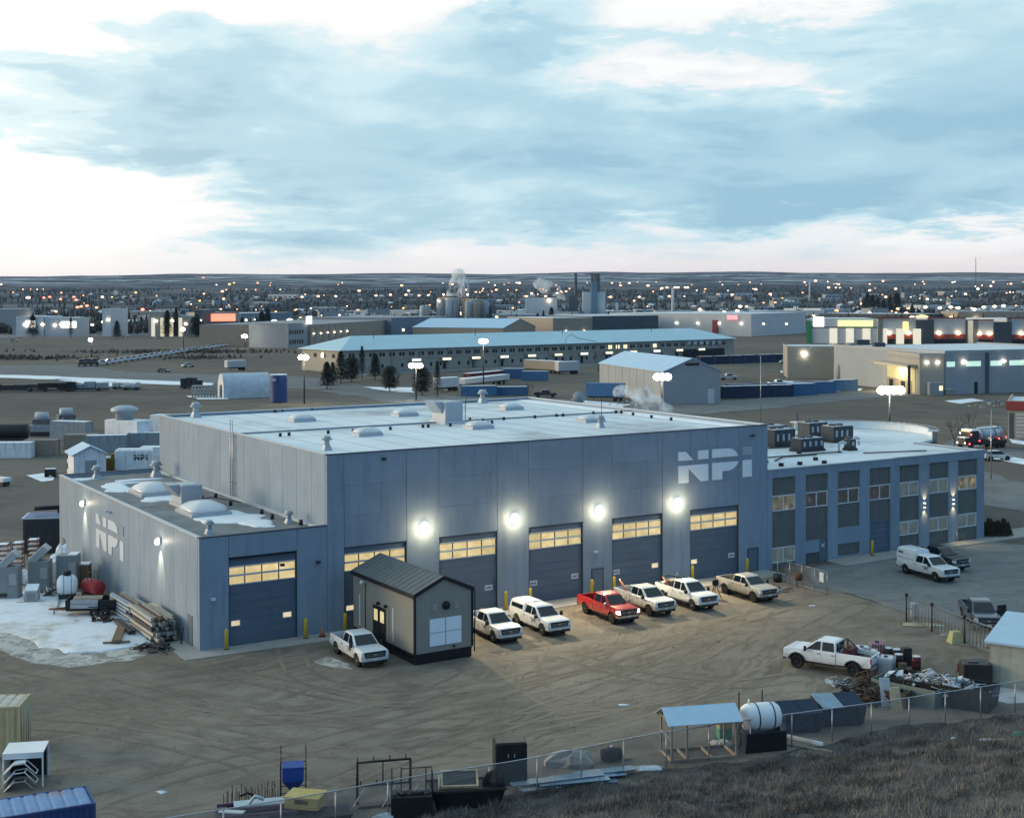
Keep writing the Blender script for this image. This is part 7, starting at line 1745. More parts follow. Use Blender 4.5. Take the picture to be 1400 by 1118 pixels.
for x, y, z, m in ((5.17, -.75, 1.25, 'white_on'), (5.17, .75, 1.25, 'white_on'), (4.05, 1.1, 2.6, 'red_on'), (4.05, -1.1, 2.7, 'white_on'), (2.2, 1.22, 1.5, 'red_on'), (-.6, 1.24, 1.5, 'white_on'), (-2.6, 1.24, 1.6, 'red_on'), (-4.65, 1.0, 1.7, 'red_on'), (4.4, 1.05, 1.1, 'red_on')):
    MB().bev((x, y, z), (.16, .16, .2), .03).build('marker_light', m, tt)
# street lamps
def street_lamp(label, base, h, heads, m='spot_white', power=0, group='street lamps around the shop', s=1.0, rz=0.0, arm=0.8):
    s *= 1.75; arm *= 1.25
    t = thing('street_lamp', label, 'street lamp', base, rz, group)
    MB().tube([(0, 0, 0), (0, 0, h)], [.11 * s, .07 * s], 7).build('pole', 'dark_metal', t)
    for k in range(heads):
        x = (k - (heads - 1) / 2) * arm
        a = MB().tube([(0, 0, h - .05), (x, -.15, h)], .04 * s, 5).build('arm', 'dark_metal', t)
        o = MB().bev((x, -.3, h + .05), (.55 * s, .62 * s, .28 * s), .08 * s).build('lamp_head', 'dark_metal', t)
        MB().lathe([(.001, -.36 * s), (.28 * s, -.3 * s), (.42 * s, -.1 * s), (.40 * s, .1 * s), (.2 * s, .3 * s), (.001, .34 * s)], (x, -.3 - .36 * s, h - .02), 'Z', 12).build('lamp_lens', m, o)
    if power: light('lamp_light', 'SPOT', (0, -.7, h - .5), power, (1.0, .86, .58), t, .3, (0, -6, 0), 2.3, 1.0)
    return t
street_lamp('lit street lamp right of the dark blue tank', (-48.85, 318.69), 11.0, 2, power=5000); street_lamp('lit street lamp between the round firs in front of the motel', (-23.14, 326.9), 8.6, 3, power=6000)
street_lamp('tall bright lamp in front of the motel roof', (-7.84, 370.83), 13.0, 2, power=3000); street_lamp('brightest lamp, behind the hall by the gable warehouse', (29.64, 268.56), 9.2, 3, power=7000, s=1.1)
street_lamp('bright twin lamp standing behind the office roof', (62.17, 223.54), 9.6, 4, power=9000, s=1.1); street_lamp('lit lamp behind the dark trucks of the line-up', (-175.72, 566.93), 7.6, 1, s=1.2); street_lamp('lit lamp in the middle of the pickup line-up', (-151.49, 625.94), 10.5, 1, s=1.4, m='spot_warm')
street_lamp('lit lamp at the far end of the pickup line-up', (-131.7, 669.37), 6.0, 2, s=1.3); 
for k, (p, h) in enumerate((((49.98, 272.82), 13.0), ((65.28, 184.84), 9.5))):
    t = thing('light_pole', ['thin unlit pole right of the gable warehouse', 'pale unlit pole by the road behind the office corner'][k], 'pole', p, 0); MB().tube([(0, 0, 0), (0, 0, h)], [.10, .06], 6).build('pole', 'galvanised', t); MB().tube([(0, 0, h), (-.8, 0, h + .3), (-1.6, 0, h + .25)], .05, 5).build('arm', 'galvanised', t)
for k, p in enumerate(((55.23, 251.81), (28.25, 251.07), (55.66, 264.83))):
    tag(MB().tube([(0, 0, 0), (0, 0, 2.2)], .12, 6).lathe([(.14, 2.18), (.001, 2.3)], (0, 0, 0), 'Z', 6).build('post', 'dark_metal', loc=p), ['short dark post in the field behind the office', 'short dark post behind the white hall parapet', 'short dark post left of the field post'][k], 'post')

# --- far side of the storage yard, left
cw = thing('cooling_unit', 'white boxy cooling unit with a round fan hood at the back of the hall', 'cooling unit', (-64.61, 228.38), R(-28))
MB().bev((0, 0, 2.3), (7.4, 3.6, 4.4), .08).build('unit_body', 'container_white', cw); MB().lathe([(1.5, 4.5), (1.5, 5.5), (2.3, 5.9), (2.2, 6.4), (1.2, 6.8), (.001, 6.9)], (-.9, 0, 0), 'Z', 16).build('fan_hood', 'unit_metal', cw)
for k in range(3): MB().span((-3.74, -1.2 + k * .9, 1.2), (-3.705, -.7 + k * .9, 3.8)).build('louvre', 'dark_metal', cw)
MB().span((-3.6, -1.8, 0), (3.6, 1.8, .1)).build('skid', 'dark_metal', cw)
container('storage_box', 'white box behind the white cooling unit', 'container', ((-63.19, 236.47)[0] + 3, (-63.19, 236.47)[1] + 4), R(-25), 8, 2.6, 4.2, 'container_white', 'clean_snow', 'boxes in the storage yard', doors=False)
LC = [((-66.36, 221.89), 6.5, 2.6, 'container_grey', 'blue grey box left of the white cooling unit', R(10)), ((-71.83, 226.31), 5.5, 2.3, 'wall_tan', 'brown grey box left of the blue grey box', R(8)), ((-74.94, 215.89), 5.2, 2.5, 'wall_tan', 'brown box left behind the small white cabin', R(2)), ((-78.19, 212.99), 5.6, 2.4, 'container_white', 'pale box with dark slots at the left edge', R(2)), ((-61.03, 226.09), 5.5, 2.6, 'container_grey', 'grey box against the hall corner', R(6)), ((-78.13, 240.46), 7.5, 3.2, 'container_grey', 'grey blue box under the heap of machines', R(-20))]
for p, L, h, m, lb, a in LC: container('storage_box', lb, 'container', p, a, L, 2.4, h, m, 'clean_snow' if m != 'wall_tan' else m, 'boxes in the storage yard', doors=False)
dkt = thing('dark_tank', 'black ribbed tank lying at the left edge of the storage yard', 'tank', ((-84.14, 226.57)[0], (-84.14, 226.57)[1] + 2), R(5))
MB().lathe([(.001, -2.6), (1.1, -2.5)] + [(1.2 + (.07 if k % 2 else 0), -2.4 + k * .4) for k in range(13)] + [(1.1, 2.5), (.001, 2.6)], (0, 0, 2.6), 'X', 16).build('tank_shell', 'black_plastic', dkt); MB().span((-2.2, -.9, 0), (2.2, .9, 1.5)).build('cradle', 'dark_metal', dkt)
heap('machine_heap', 'heap of snowy grey machines at the back of the storage yard', 'machines', ((-83.34, 248.26)[0], (-83.34, 248.26)[1] + 3), 0, 90, (5, 3, 3.4), ['container_grey', 'scrap_grey', 'clean_snow', 'dark_metal'], 81)
for k, (p, lb) in enumerate((((-85.47, 244.4), 'pile of grey steel frames left of the machine heap'), ((-84.06, 253.67), 'round topped grey drum machine on the machine heap'))):
    t = thing('stored_machine', lb, 'machine', (p[0], p[1] + 2), R(10 + 20 * k)); MB().bev((0, 0, 1.4), (4.0, 2.4, 1.2), .1).build('body', 'container_grey', t); MB().bev((0, 0, 2.6), (3.2, 1.8, .9), .1).build('upper_body', 'scrap_grey', t); MB().lathe([(.001, -1.2), (.9, -1.1), (.9, 1.1), (.001, 1.2)], (0, 0, 3.4), 'X', 12).build('drum_shell', 'unit_metal', t); MB().span((-1.9, -1.1, 0), (1.9, 1.1, .8)).build('base', 'dark_metal', t)
kx, ky = (-60.99, 188.52)
cbn = block('cabin', 'small white gabled cabin behind the low wing', 'cabin', (kx, ky), (kx + 3.9, ky + 2.0), 5.6, 3.1, 'container_white', 'metal_roof_blue', gable=1.1, overhang=.3)
d = MB().span((cbn['L'] * .35, -.06, .2), (cbn['L'] * .7, -.006, 2.3)).build('door', 'wall_grey', cbn)
for z in (.7, 2.1): MB().span((-.05, 4.8, z), (-.006, 5.6, z + .8)).build('window', 'glass_dark', cbn)
yw = thing('yellow_machine', 'mustard yellow machine between the cabin and the lettered white box', 'machine', (-57.96, 194.79), R(5)); mat('mustard', (.24, .13, .02), .6, var=.25, scale=2)
MB().bev((0, 0, 1.2), (4.0, 2.0, 1.7), .1).build('machine_body', 'mustard', yw); MB().bev((.9, 0, 2.3), (1.0, 1.2, .7), .08).build('upper_body', 'mustard', yw); MB().bev((-.7, 0, 2.1), (1.8, 1.6, .12), .05).build('snow_cover', 'clean_snow', yw); MB().span((-2, -1.0, 0), (2, 1.0, .35)).build('skid', 'dark_metal', yw)
for k in range(4): MB().span((-1.7 + k * .8, -1.03, .6), (-1.2 + k * .8, -1.002, 1.8)).build('panel', 'mustard', yw)
nb = thing('lettered_trailer', 'white box with black NPI lettering behind the hall corner', 'trailer', (-54.27, 194.72), R(4))
MB().bev((0, 0, 1.9), (5.2, 2.4, 2.9), .25).build('box_body', 'container_white', nb); MB().span((-2.5, -1.1, .1), (2.5, 1.1, .44)).build('chassis', 'dark_metal', nb)
nq = []
def npi_letter(q, m): nq.append(q)
logo(npi_letter)
for q in nq: MB().slab([(.2 + a * 1.9, -1.225, 1.85 + b * .75) for a, b in q], (0, .015, 0)).build('sign_letter', 'black_plastic', nb)
for q in nq[:5]: MB().slab([(-2.625, .7 - a * 1.2, 1.85 + b * .75) for a, b in q], (.015, 0, 0)).build('sign_letter', 'black_plastic', nb)
container('storage_box', 'white box right behind the lettered one', 'container', ((-52.19, 198.85)[0], (-52.19, 198.85)[1] + 3), R(5), 6, 2.4, 2.9, 'container_white', 'clean_snow', 'boxes in the storage yard', doors=False)
bk2 = thing('black_cart', 'small black cart on a snow patch beside the white cabin', 'cart', (-64.52, 189.35), R(10)); MB().bev((0, 0, .7), (1.5, 1.0, .9), .06).build('cart_body', 'black_steel', bk2); MB().bev((0, 0, 1.18), (1.4, .9, .08), .03).build('snow_cover', 'clean_snow', bk2); MB().tube([(.7, 0, .5), (1.9, 0, .3)], .05, 5).build('drawbar', 'black_steel', bk2)
for x in (-.5, .5): MB().lathe([(.001, -.55), (.26, -.55), (.26, .55), (.001, .55)], (x, 0, .26), 'Y', 10).build('wheel', 'black_rubber', bk2)
ft = thing('flat_trailer', 'small white topped flat trailer cut by the left edge', 'trailer', (-68.27, 180.6), R(-30)); MB().bev((0, 0, .9), (3, 1.4, .5), .05).build('deck', 'container_white', ft); MB().span((-1.2, -.6, .1), (1.2, .6, .64)).build('frame', 'dark_metal', ft)
# stuff by the side road on the left
RS = [((-133.3, 363.48), 14, 1.6, 'dark_metal', 'low dark flat trailer at the left end of the roadside row'), ((-121.81, 363.1), 10, 2.2, 'black_steel', 'black machine load in the roadside row'), ((-115.39, 365.72), 13, 2.0, 'container_grey', 'grey pipe bundle in the roadside row'), ((-107.32, 371.25), 4, 1.6, 'wall_white', 'small white box in the roadside row'), ((-103.27, 368.19), 4.5, 1.5, 'wall_white', 'white box at the right end of the roadside row'), ((-88.26, 373.57), 6, 2.6, 'dark_metal', 'dark loaded cart left of the arched hut')]
for k, (p, L, h, m, lb) in enumerate(RS):
    t = thing('stored_load', lb, 'load', p, R(4), 'loads stored along the side road'); rr = random.Random(k)
    MB().span((-L / 2, -1.2, .3), (L / 2, 1.2, .7)).build('deck', 'dark_metal', t)
    for j in range(4): MB().bev((-L / 2 + L * (j + .5) / 4, 0, .7 + h * rr.uniform(.25, .5)), (L / 4.4, 2.0, h * rr.uniform(.5, .95)), .1).build('crate', m, t)
    for x in (-L * .3, L * .3): MB().lathe([(.001, -1.1), (.42, -1.1), (.42, 1.1), (.001, 1.1)], (x, 0, .42), 'Y', 8).build('wheel', 'black_rubber', t)
wp_ = thing('wire_pen', 'grey wire panel stack left of the arched hut', 'panel stack', (-76.78, 338.03), R(6)); m_ = MB()
for j in range(6):
    for k in range(9): m_.tube([(-3 + k * .75, j * .5, 0), (-3 + k * .75, j * .5, 3.0)], .05, 4)
    for z in (.3, 1.2, 2.1, 3.0): m_.tube([(-3, j * .5, z), (3, j * .5, z)], .05, 4)
m_.build('wire_panel', 'container_grey', wp_, kind='stuff')
heap('blue_tarp_pile', 'blue and white pile of pipes left of the kiosk building', 'pile', (108.43, 305.72), R(8), 60, (6, 3, 1.6), ['container_blue', 'frame_white', 'black_steel'], 91)
heap('scrap_heap', 'dark machinery heap in front of the gable warehouse flank', 'scrap heap', (26.86, 308.04), R(-10), 70, (6, 4, 2.2), ['brush_olive', 'scrap_grey', 'clean_snow'], 92)
simple_car('dark truck with an empty flat bed behind the hall roof', (8.15, 337.85), R(6), 'pickup', 'car_black', 'truck')
fk = thing('roller_stack', 'grey reel standing left of the blue open top trailer', 'reel', (15.78, 318.99), R(10)); MB().lathe([(.001, -.8), (1.4, -.8), (1.4, -.6), (.7, -.55), (.7, .55), (1.4, .6), (1.4, .8), (.001, .8)], (0, 0, 1.4), 'Y', 16).build('reel', 'container_grey', fk); MB().span((-.8, -.9, 0), (.8, .9, .12)).build('chock', 'dark_metal', fk)

# --- trees
def needle_mat(name, rgb):
    m = mat(name, rgb, .85, var=.35, scale=1.2, rand=.25); return name
needle_mat('fir_needles', (.020, .031, .024)); needle_mat('pine_needles', (.028, .038, .028)); mat('bark', (.07, .055, .042), .9, var=.2); mat('twig', (.075, .062, .052), .9, var=.25, rand=.2)
def conifer(h, r, seed, n=900, round_=False):
    """crown made of drooping sprays of small faces round a stem, with gaps"""
    rr = random.Random(seed); m = MB()
    for k in range(n):
        t_ = rr.random() ** .8
        z = h * (.12 + .88 * t_)
        rad = r * ((1 - t_) ** .75 + .04) if not round_ else r * math.sqrt(max(.02, 1 - (2 * t_ - .85) ** 2 / 1.4))
        a = rr.uniform(0, 6.283); lobes = 1 + .35 * math.sin(a * 3 + z * 2.1 + seed) * rr.random()
        q = rad * lobes * rr.uniform(.35, 1.0); x, y = q * math.cos(a), q * math.sin(a)
        l = r * rr.uniform(.16, .34); da = rr.uniform(-.5, .5); dr = -rr.uniform(.1, .45) * l
        ca, sa = math.cos(a + da), math.sin(a + da); w_ = l * .35
        m.add([(x - ca * l * .3, y - sa * l * .3, z + .08 * l), (x - sa * w_, y + ca * w_, z), (x + ca * l, y + sa * l, z + dr), (x + sa * w_, y - ca * w_, z)], [(0, 1, 2, 3)])
    return m
CON = []
for k, (h, r, rd) in enumerate(((9, 2.3, False), (8, 2.9, True), (10, 1.5, False), (8.5, 2.6, False))):
    t = thing('fir_tree', 'dark fir', 'tree'); conifer(h, r, 40 + k, 1700, rd).build('crown', 'fir_needles' if not rd else 'pine_needles', t); MB().tube([(0, 0, 0), (0, 0, h * .5), (0, 0, h * .96)], [.16, .10, .02], 6).build('trunk', 'bark', t); CON.append((t, h))
used_c = set()
def put_tree(k, p, h, label, group='evergreens in front of the motel'):
    t, h0 = CON[k]; s = h / h0; rz = random.uniform(0, 6.28)
    if k not in used_c:
        used_c.add(k); t.location = (p[0], p[1], 0); t.scale = (s, s, s); t.rotation_euler = (0, 0, rz); t['label'] = label; t['group'] = group; return t
    return copy_tree(t, p, rz, label, group, (s, s, s))
TL = [(3, (-50.42, 369.33), 7.5, 'ragged dark fir farthest left in front of the motel'), (0, (-49.79, 394.33), 9.5, 'tall dark fir second from the left before the motel'), (1, (-47.39, 401.04), 7.5, 'broad dark tree third from the left before the motel'), (2, (-46.35, 419.06), 10, 'slim pointed fir left of the motel signs'), (3, (-41.52, 411.46), 8.0, 'broad ragged fir right of the slim one'), (1, (-32.47, 360.15), 6.8, 'round dark tree left of the bright lamp'), (1, (-23.02, 346.41), 7.2, 'round greenish tree right under the bright lamp'), (2, (-18.81, 341.18), 9.0, 'slim pointed fir right of the round greenish tree'), (0, (-51.27, 387.82), 6.5, 'small dark fir between the two left firs')]
for a in TL: put_tree(*a)
for k, p in enumerate(((18.9, 1003.69), (23.22, 1003.29), (30.47, 1048.06), (78.3, 1092.95), (102.07, 1041.13), (120.06, 1142.97), (125.91, 1038.82))): put_tree((0, 2, 0, 3, 3, 2, 3)[k], p, (13, 15, 17, 13, 12, 18, 13)[k], ['first', 'second', 'tallest'][k] + ' of the three dark firs left of the plant tower' if k < 3 else ['dark fir behind the flat roofed store', 'dark fir left of the white chimney', 'tall fir beside the white chimney', 'dark fir right of the white chimney'][k - 3], 'evergreens behind the motel')
for k, p in enumerate(((-221.93, 874.36), (-220.31, 890.69), (-202.25, 872.81), (-179.85, 904.46), (-160.26, 869.5), (-162.54, 903.04), (-199.46, 856.76), (-311.09, 881.39), (-335.62, 973.21), (-275.32, 847.27), (-241.51, 829.91))): put_tree((0, 2, 3, 0, 3, 0, 1, 3, 0, 2, 3)[k], p, (17, 19, 14, 12, 16, 18, 13, 14, 12, 13, 11)[k], ['dark fir left of the tan hall across the highway', 'slim fir against the tan hall across the highway', 'dark fir left of the orange lit shop', 'small fir right of the orange lit shop', 'broad fir left of the white trailers', 'tall fir left of the white trailers', 'wide dark tree beside the orange lit shop', 'fir among the lit shops at the far left', 'small fir behind the lit shops at the far left', 'slim fir right of the lit white shops', 'fir left of the tan hall in the lit district'][k], 'evergreens along the highway')
for k, p in enumerate(((480.83, 1836.54), (451.71, 1700.83), (494.05, 1834.21), (482.53, 1763.23), (490.69, 1761.84), (480.61, 1696.11), (425.55, 1642.29))): put_tree((0, 3, 0, 3, 0, 3, 2)[k], p, (30, 27, 24, 20, 26, 29, 24)[k], ['tallest left', 'broad left', 'middle', 'low middle', 'right', 'tallest right', 'slim outer left'][k] + ' fir of the big dark group above the stores', 'big dark firs above the stores')
for k, p in enumerate(((375.59, 1274.54), (361.69, 1207.51), (358.04, 1176.26), (364.77, 1175.51), (353.6, 1118.13), (352.11, 1091.11))): put_tree((0, 3, 3, 0, 3, 3)[k], p, (17, 13, 12, 13, 12, 10)[k], ['first', 'second', 'third', 'fourth', 'fifth', 'last'][k] + ' fir of the dark row right of the big group', 'row of dark firs above the stores')
# shrub at the office corner
shb = thing('evergreen_shrub', 'dark rusty evergreen shrub clump at the office corner', 'shrub', (49.85, 140.46), 0); mat('shrub_brown', (.045, .040, .022), .9, var=.4, scale=2)
m_ = MB(); rr = random.Random(5)
for k in range(3000):
    c = rr.randrange(7); cx, cy_ = -1.5 + c * .5, .25 * math.sin(c * 2.3); t_ = rr.random(); a = rr.uniform(0, 6.28); q = .55 * (1 - t_ * .7) * rr.uniform(.4, 1); hgt = 1.5 + .25 * math.sin(c * 4)
    x, y, z = cx + q * math.cos(a), cy_ + q * math.sin(a), .1 + hgt * t_; l = rr.uniform(.1, .26)
    m_.add([(x - l * .4, y, z), (x, y - l * .4, z + l * .3), (x + l * .4, y, z), (x + math.cos(a) * l * .5, y + math.sin(a) * l * .5, z + l * 1.2)], [(0, 1, 2, 3)])
m_.build('foliage', 'shrub_brown', shb)
m_ = MB()
for c in range(7): m_.tube([(-1.5 + c * .5, .25 * math.sin(c * 2.3), 0), (-1.5 + c * .5, .25 * math.sin(c * 2.3), .9)], .04, 5)
m_.build('stem', 'bark', shb, kind='stuff')
def bare_tree(seed, h):
    rr = random.Random(seed); m = MB()
    def grow(p, d, l, r_, lev):
        q = p + d * l; m.tube([p, (p + q) / 2 + Vector((rr.uniform(-1, 1), rr.uniform(-1, 1), 0)) * l * .06, q], [r_, r_ * .85, r_ * .65], 4 if lev else 6, False)
        if lev >= 4: return
        for k in range(3 if lev < 3 else 2):
            v = (d + Vector((rr.uniform(-.8, .8), rr.uniform(-.8, .8), rr.uniform(-.1, .5)))).normalized(); grow(q, v, l * rr.uniform(.6, .8), r_ * .6, lev + 1)
    grow(Vector((0, 0, 0)), Vector((0, 0, 1)), h * .28, h * .016, 0); return m
bt0 = None
for k, (p, h, lb) in enumerate((((70.79, 217.03), 7, 'bare tree left of the tank truck'), ((8.6, 308.56), 5, 'bare bush behind the hall roof'), ((4.56, 328.38), 5.5, 'bare bush left of the dark flat bed truck'), ((28.76, 452.87), 9, 'bare tree before the right half of the motel'), ((80.1, 236.98), 6, 'small bare tree beside the tank truck'), ((65.49, 237.3), 4, 'bare bush behind the curved parapet'))):
    t = thing('bare_tree', lb, 'tree', p, k * 1.3, 'bare trees around the shop')
    MB().tube([(0, 0, 0), (0, 0, h * .2)], h * .017, 6).build('trunk', 'bark', t); bare_tree(60 + k, h).build('branches', 'twig', t)

# ------------------------------------------------------------------ the town, the plant and the hills
def ground_at(x, y): return terrain(x, y)
def far_block(name, label, cat, A, B, depth, h, wall, roof, **kw):
    return block(name, label, cat, A, B, depth, h, wall, roof, parapet=0, **kw)
DB = 'flat roofed buildings beyond the motel'
o = far_block('warehouse', 'long tan warehouse with lamps beyond the left half of the motel', 'warehouse', (-101.87, 687.15), (-74.0, 831.96), 60, 11, 'wall_tan', 'roof_dull', lamps=[(4 + k * 11, 6.5, 1.0) for k in range(6)])
for k in range(6): MB().span((6 + k * 11, -.1, 0), (6.4 + k * 11, -.01, 10.8)).build('wall_rib', 'wall_dark', o)
far_block('warehouse', 'dark slate hall joined to the long tan warehouse', 'warehouse', (-72.69, 817.3), (-36.84, 875.95), 70, 12.5, 'wall_blue', 'roof_dull', lamps=[(12, 5, 1.6), (50, 6, 1.2)])
o = far_block('office_block', 'grey office block with two rows of dark windows left of the tan warehouse', 'building', (-110.2, 668.06), (-103.36, 687.25), 22, 12, 'wall_grey', 'roof_dull', win=[(1, 16, 6.8, 8.8, 6, 'glass_dark'), (1, 16, 1.8, 4.0, 6, 'glass_dark')])
MB().span((16, -1.5, 11.5), (22, -1.3, 15.5)).build('lit_sign', 'sign_white', o)
far_block('barn_hall', 'tan gabled hall with a blue roof beyond the middle of the motel', 'hall', (-5.11, 784.77), (14.2, 825.25), 60, 7, 'wall_tan', 'metal_roof_blue', gable=5)
far_block('warehouse', 'pale tan flat hall right of the gabled tan hall', 'warehouse', (24.85, 824.44), (49.61, 837.48), 60, 12, 'wall_tan', 'snowy_roof', lamps=[(9, 4, 1.2), (22, 4, 1.2)])
far_block('warehouse', 'dark fronted flat hall right of the pale tan one', 'warehouse', (49.61, 837.48), (93.24, 865.5), 50, 13, 'wall_dark', 'snowy_roof')
o = far_block('store', 'big white store with a row of bright lamps behind the right end of the motel', 'store', (64.59, 901.74), (148.88, 845.12), 90, 14, 'wall_white', 'snowy_roof', lamps=[(20 + k * 15, 8, 1.7) for k in range(9)])
MB().span((o['L'] - 26, -1.2, 1), (o['L'] - 22.5, -.1, 10)).build('red_column', 'red_band', o); MB().span((o['L'] - 16, -.6, 10.4), (o['L'] - 9, -.1, 13)).build('lit_sign', 'sign_red', o)
# plant with silos and steam
pl = thing('grain_plant', 'grey cluster of silos with pipework and steam beyond the motel', 'plant', (-48.84, 1132.71), 0)
sc = 1.0
for k, (x, r, h, m) in enumerate(((-26, 2.0, 17, 'wall_white'), (-22, 2.6, 17, 'wall_grey'), (-10, 4.2, 23, 'wall_grey'), (-4, 4.0, 23, 'wall_white'), (2, 3.6, 22, 'wall_grey'), (10, 3.6, 22, 'wall_tan'), (16, 3.6, 22, 'wall_grey'), (22, 3.4, 21, 'wall_tan'), (27, 3.2, 20, 'wall_grey'), (33, 3.0, 17, 'wall_dark'), (13, 3.4, 20, 'wall_grey'), (19, 3.4, 19, 'wall_tan'))):
    y = 0 if k < 10 else -7
    MB().lathe([(r, 0), (r, h), (r * .6, h + r * .5), (.001, h + r * .62)], (x, y, 0), 'Z', 14).build('silo', m, pl)
for x, h in ((9, 38), (12, 40), (7, 34)): MB().cyl((x, 4, 20), 1.0, h - 20, 8).build('stack', 'wall_white', pl)
for a, b in (((-12, -5, 25), (4, -5, 25)), ((6, -5, 24), (28, -5, 24))): MB().tube([a, b], .5, 5).build('gantry', 'rust', pl)
for x, z in ((-8, 27), (12, 27), (-12, 22)): MB().bev((x, -5, z), (1.1, 1.1, 1.1), .2).build('plant_lamp', 'spot_warm', pl)
MB().span((-30, -9, 0), (36, 6, 6)).build('plant_base', 'wall_dark', pl)
pw = thing('power_plant', 'pale block with dark stacks and a steam plume beyond the motel', 'plant', (43.39, 1151.12), 0)
MB().span((-32, 0, 0), (-5, 14, 24)).build('pale_block', 'wall_white', pw); MB().span((17, 2, 0), (36, 14, 29)).build('tower_block', 'wall_white', pw); MB().span((24, -1, 0), (29, 1.9, 38)).build('dark_shaft', 'wall_blue', pw)
for x, w_, h in ((11, 2.5, 45), (29, 5.5, 44), (25, 1.6, 45)): MB().cyl((x, 8, 0), w_ / 2 + .3, h, 8, w_ / 2).build('stack', 'wall_dark', pw)
for k in range(5): MB().span((20, 7, 24 + k * 5), (33, 9, 24.6 + k * 5)).build('platform', 'wall_dark', pw)
MB().span((5, 1, 10), (12, 6, 26)).build('lattice_tower', 'wall_dark', pw); MB().cyl((46, 6, 0), 1.2, 20, 8).build('white_stack', 'wall_white', pw); MB().bev((-12, -1, 22), (1.3, 1.3, 1.3), .2).build('plant_lamp', 'spot_warm', pw)
MB().span((-60, -30, 0), (110, -6, 10)).build('low_hall', 'wall_grey', pw); MB().span((-60.2, -30.4, 10.01), (110.3, -5.8, 10.6)).build('snowy_roof', 'snowy_roof', pw)
ck = thing('white_chimney', 'tall white chimney with a pale block at its foot', 'chimney', (128.92, 1087.82), 0); MB().cyl((0, 0, 0), 1.5, 32, 10, 1.0).build('stack', 'wall_white', ck); MB().span((-14, 2, 0), (16, 16, 14)).build('foot_block', 'wall_white', ck)
for k, (p, h, lb) in enumerate((((504.26, 2300.0, 16.22), 34, 'thin white mast standing out of the town'), ((1775.7, 5200.0, 70.89), 100, 'tall red lattice mast on the horizon at the right'))):
    t = thing('radio_mast', lb, 'mast', p, 0); m_ = MB()
    for a in (0, 2.09, 4.19): m_.tube([(1.3 * math.cos(a), 1.3 * math.sin(a), 0), (.5 * math.cos(a), .5 * math.sin(a), h)], .45 if k else .8, 4)
    m_.build('mast_leg', 'rust' if k else 'wall_white', t, kind='stuff')
    for q in range(8): MB().span((-1.2, -.2, h * q / 8), (1.2, .2, h * q / 8 + .8)).build('cross_brace', 'rust' if k else 'wall_white', t)
# stores on the right
o = far_block('store', 'store front with yellow green sign and lit cream columns', 'store', (157.21, 724.07), (193.65, 710.35), 40, 13, 'wall_white', 'snowy_roof')
L = o['L']; MB().span((L * .42, -.5, 9.0), (L * .88, -.1, 12.2)).build('lit_sign', 'sign_green', o); MB().span((0, -.8, 0), (2.6, -.1, 12)).build('green_pylon', 'green_sign', o); MB().span((3.5, -.6, 8.8), (9, -.1, 14)).build('lit_sign', 'sign_white', o)
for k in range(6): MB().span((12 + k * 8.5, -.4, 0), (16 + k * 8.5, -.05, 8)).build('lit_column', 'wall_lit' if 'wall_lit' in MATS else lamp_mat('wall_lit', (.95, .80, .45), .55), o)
MB().span((0, -.3, 8.3), (L, -.06, 8.8)).build('canopy_line', 'wall_dark', o)
def strip_store(label, A, B, sg, h=13):
    o = far_block('store', label, 'store', A, B, 40, h, 'wall_white', 'snowy_roof', group=None); L = o['L']
    MB().span((0, -.7, 0), (2.5, -.05, h + 1)).build('end_column', 'wall_tan', o); MB().span((2.6, -.3, 2.6), (L, -.06, 5.0)).build('red_band', 'red_band', o); MB().span((2.6, -.28, 0), (L, -.05, 2.5)).build('shop_window', 'glass_dark', o); MB().span((0, -.9, h + .2), (L, .3, h + .9)).build('roof_edge', 'red_band', o)
    for x in (L * .3, L * .8): MB().bev((x, -1, 5.4), (1.3, .8, .9), .2).build('wall_lamp', 'spot_warm', o)
    if sg: MB().span((L * .66, -.5, 6.2), (L * .80, -.1, 11.5)).build('lit_sign', sg, o)
    MB().span((L - .02, -1.2, 0), (L + 9, .1, h - .4)).build('tower_front', 'wall_dark', o)
strip_store('white store with a small yellow sign right of the green signed one', (191.4, 710.5), (210.92, 709.2), 'sign_yellow'); strip_store('white store with red band, second from the right edge', (216.91, 708.8), (236.34, 707.51), None); strip_store('white store front before the right edge', (236.47, 696.64), (246.74, 695.96), None, 12); strip_store('last white store front at the right edge', (253.33, 695.53), (280.91, 704.54), None)
o = far_block('store', 'low dark store with an oval yellow sign behind the green signed store', 'store', (249.29, 1101.77), (315.03, 1044.19), 40, 11, 'wall_dark', 'snowy_roof', lamps=[(20, 7, 2), (52, 7, 2), (92, 8, 2.6), (130, 8, 3)]); MB().loft([[(88 + 5.5 * math.cos(q * PI / 9), y, 8.4 + 2.0 * math.sin(q * PI / 9)) for q in range(18)] for y in (-.9, -.4)]).build('oval_sign', 'sign_yellow', o)
far_block('warehouse', 'long dull flat hall at the right edge behind the stores', 'warehouse', (334.76, 1018.63), (403.46, 1011.98), 60, 13, 'wall_tan', 'roof_dull')
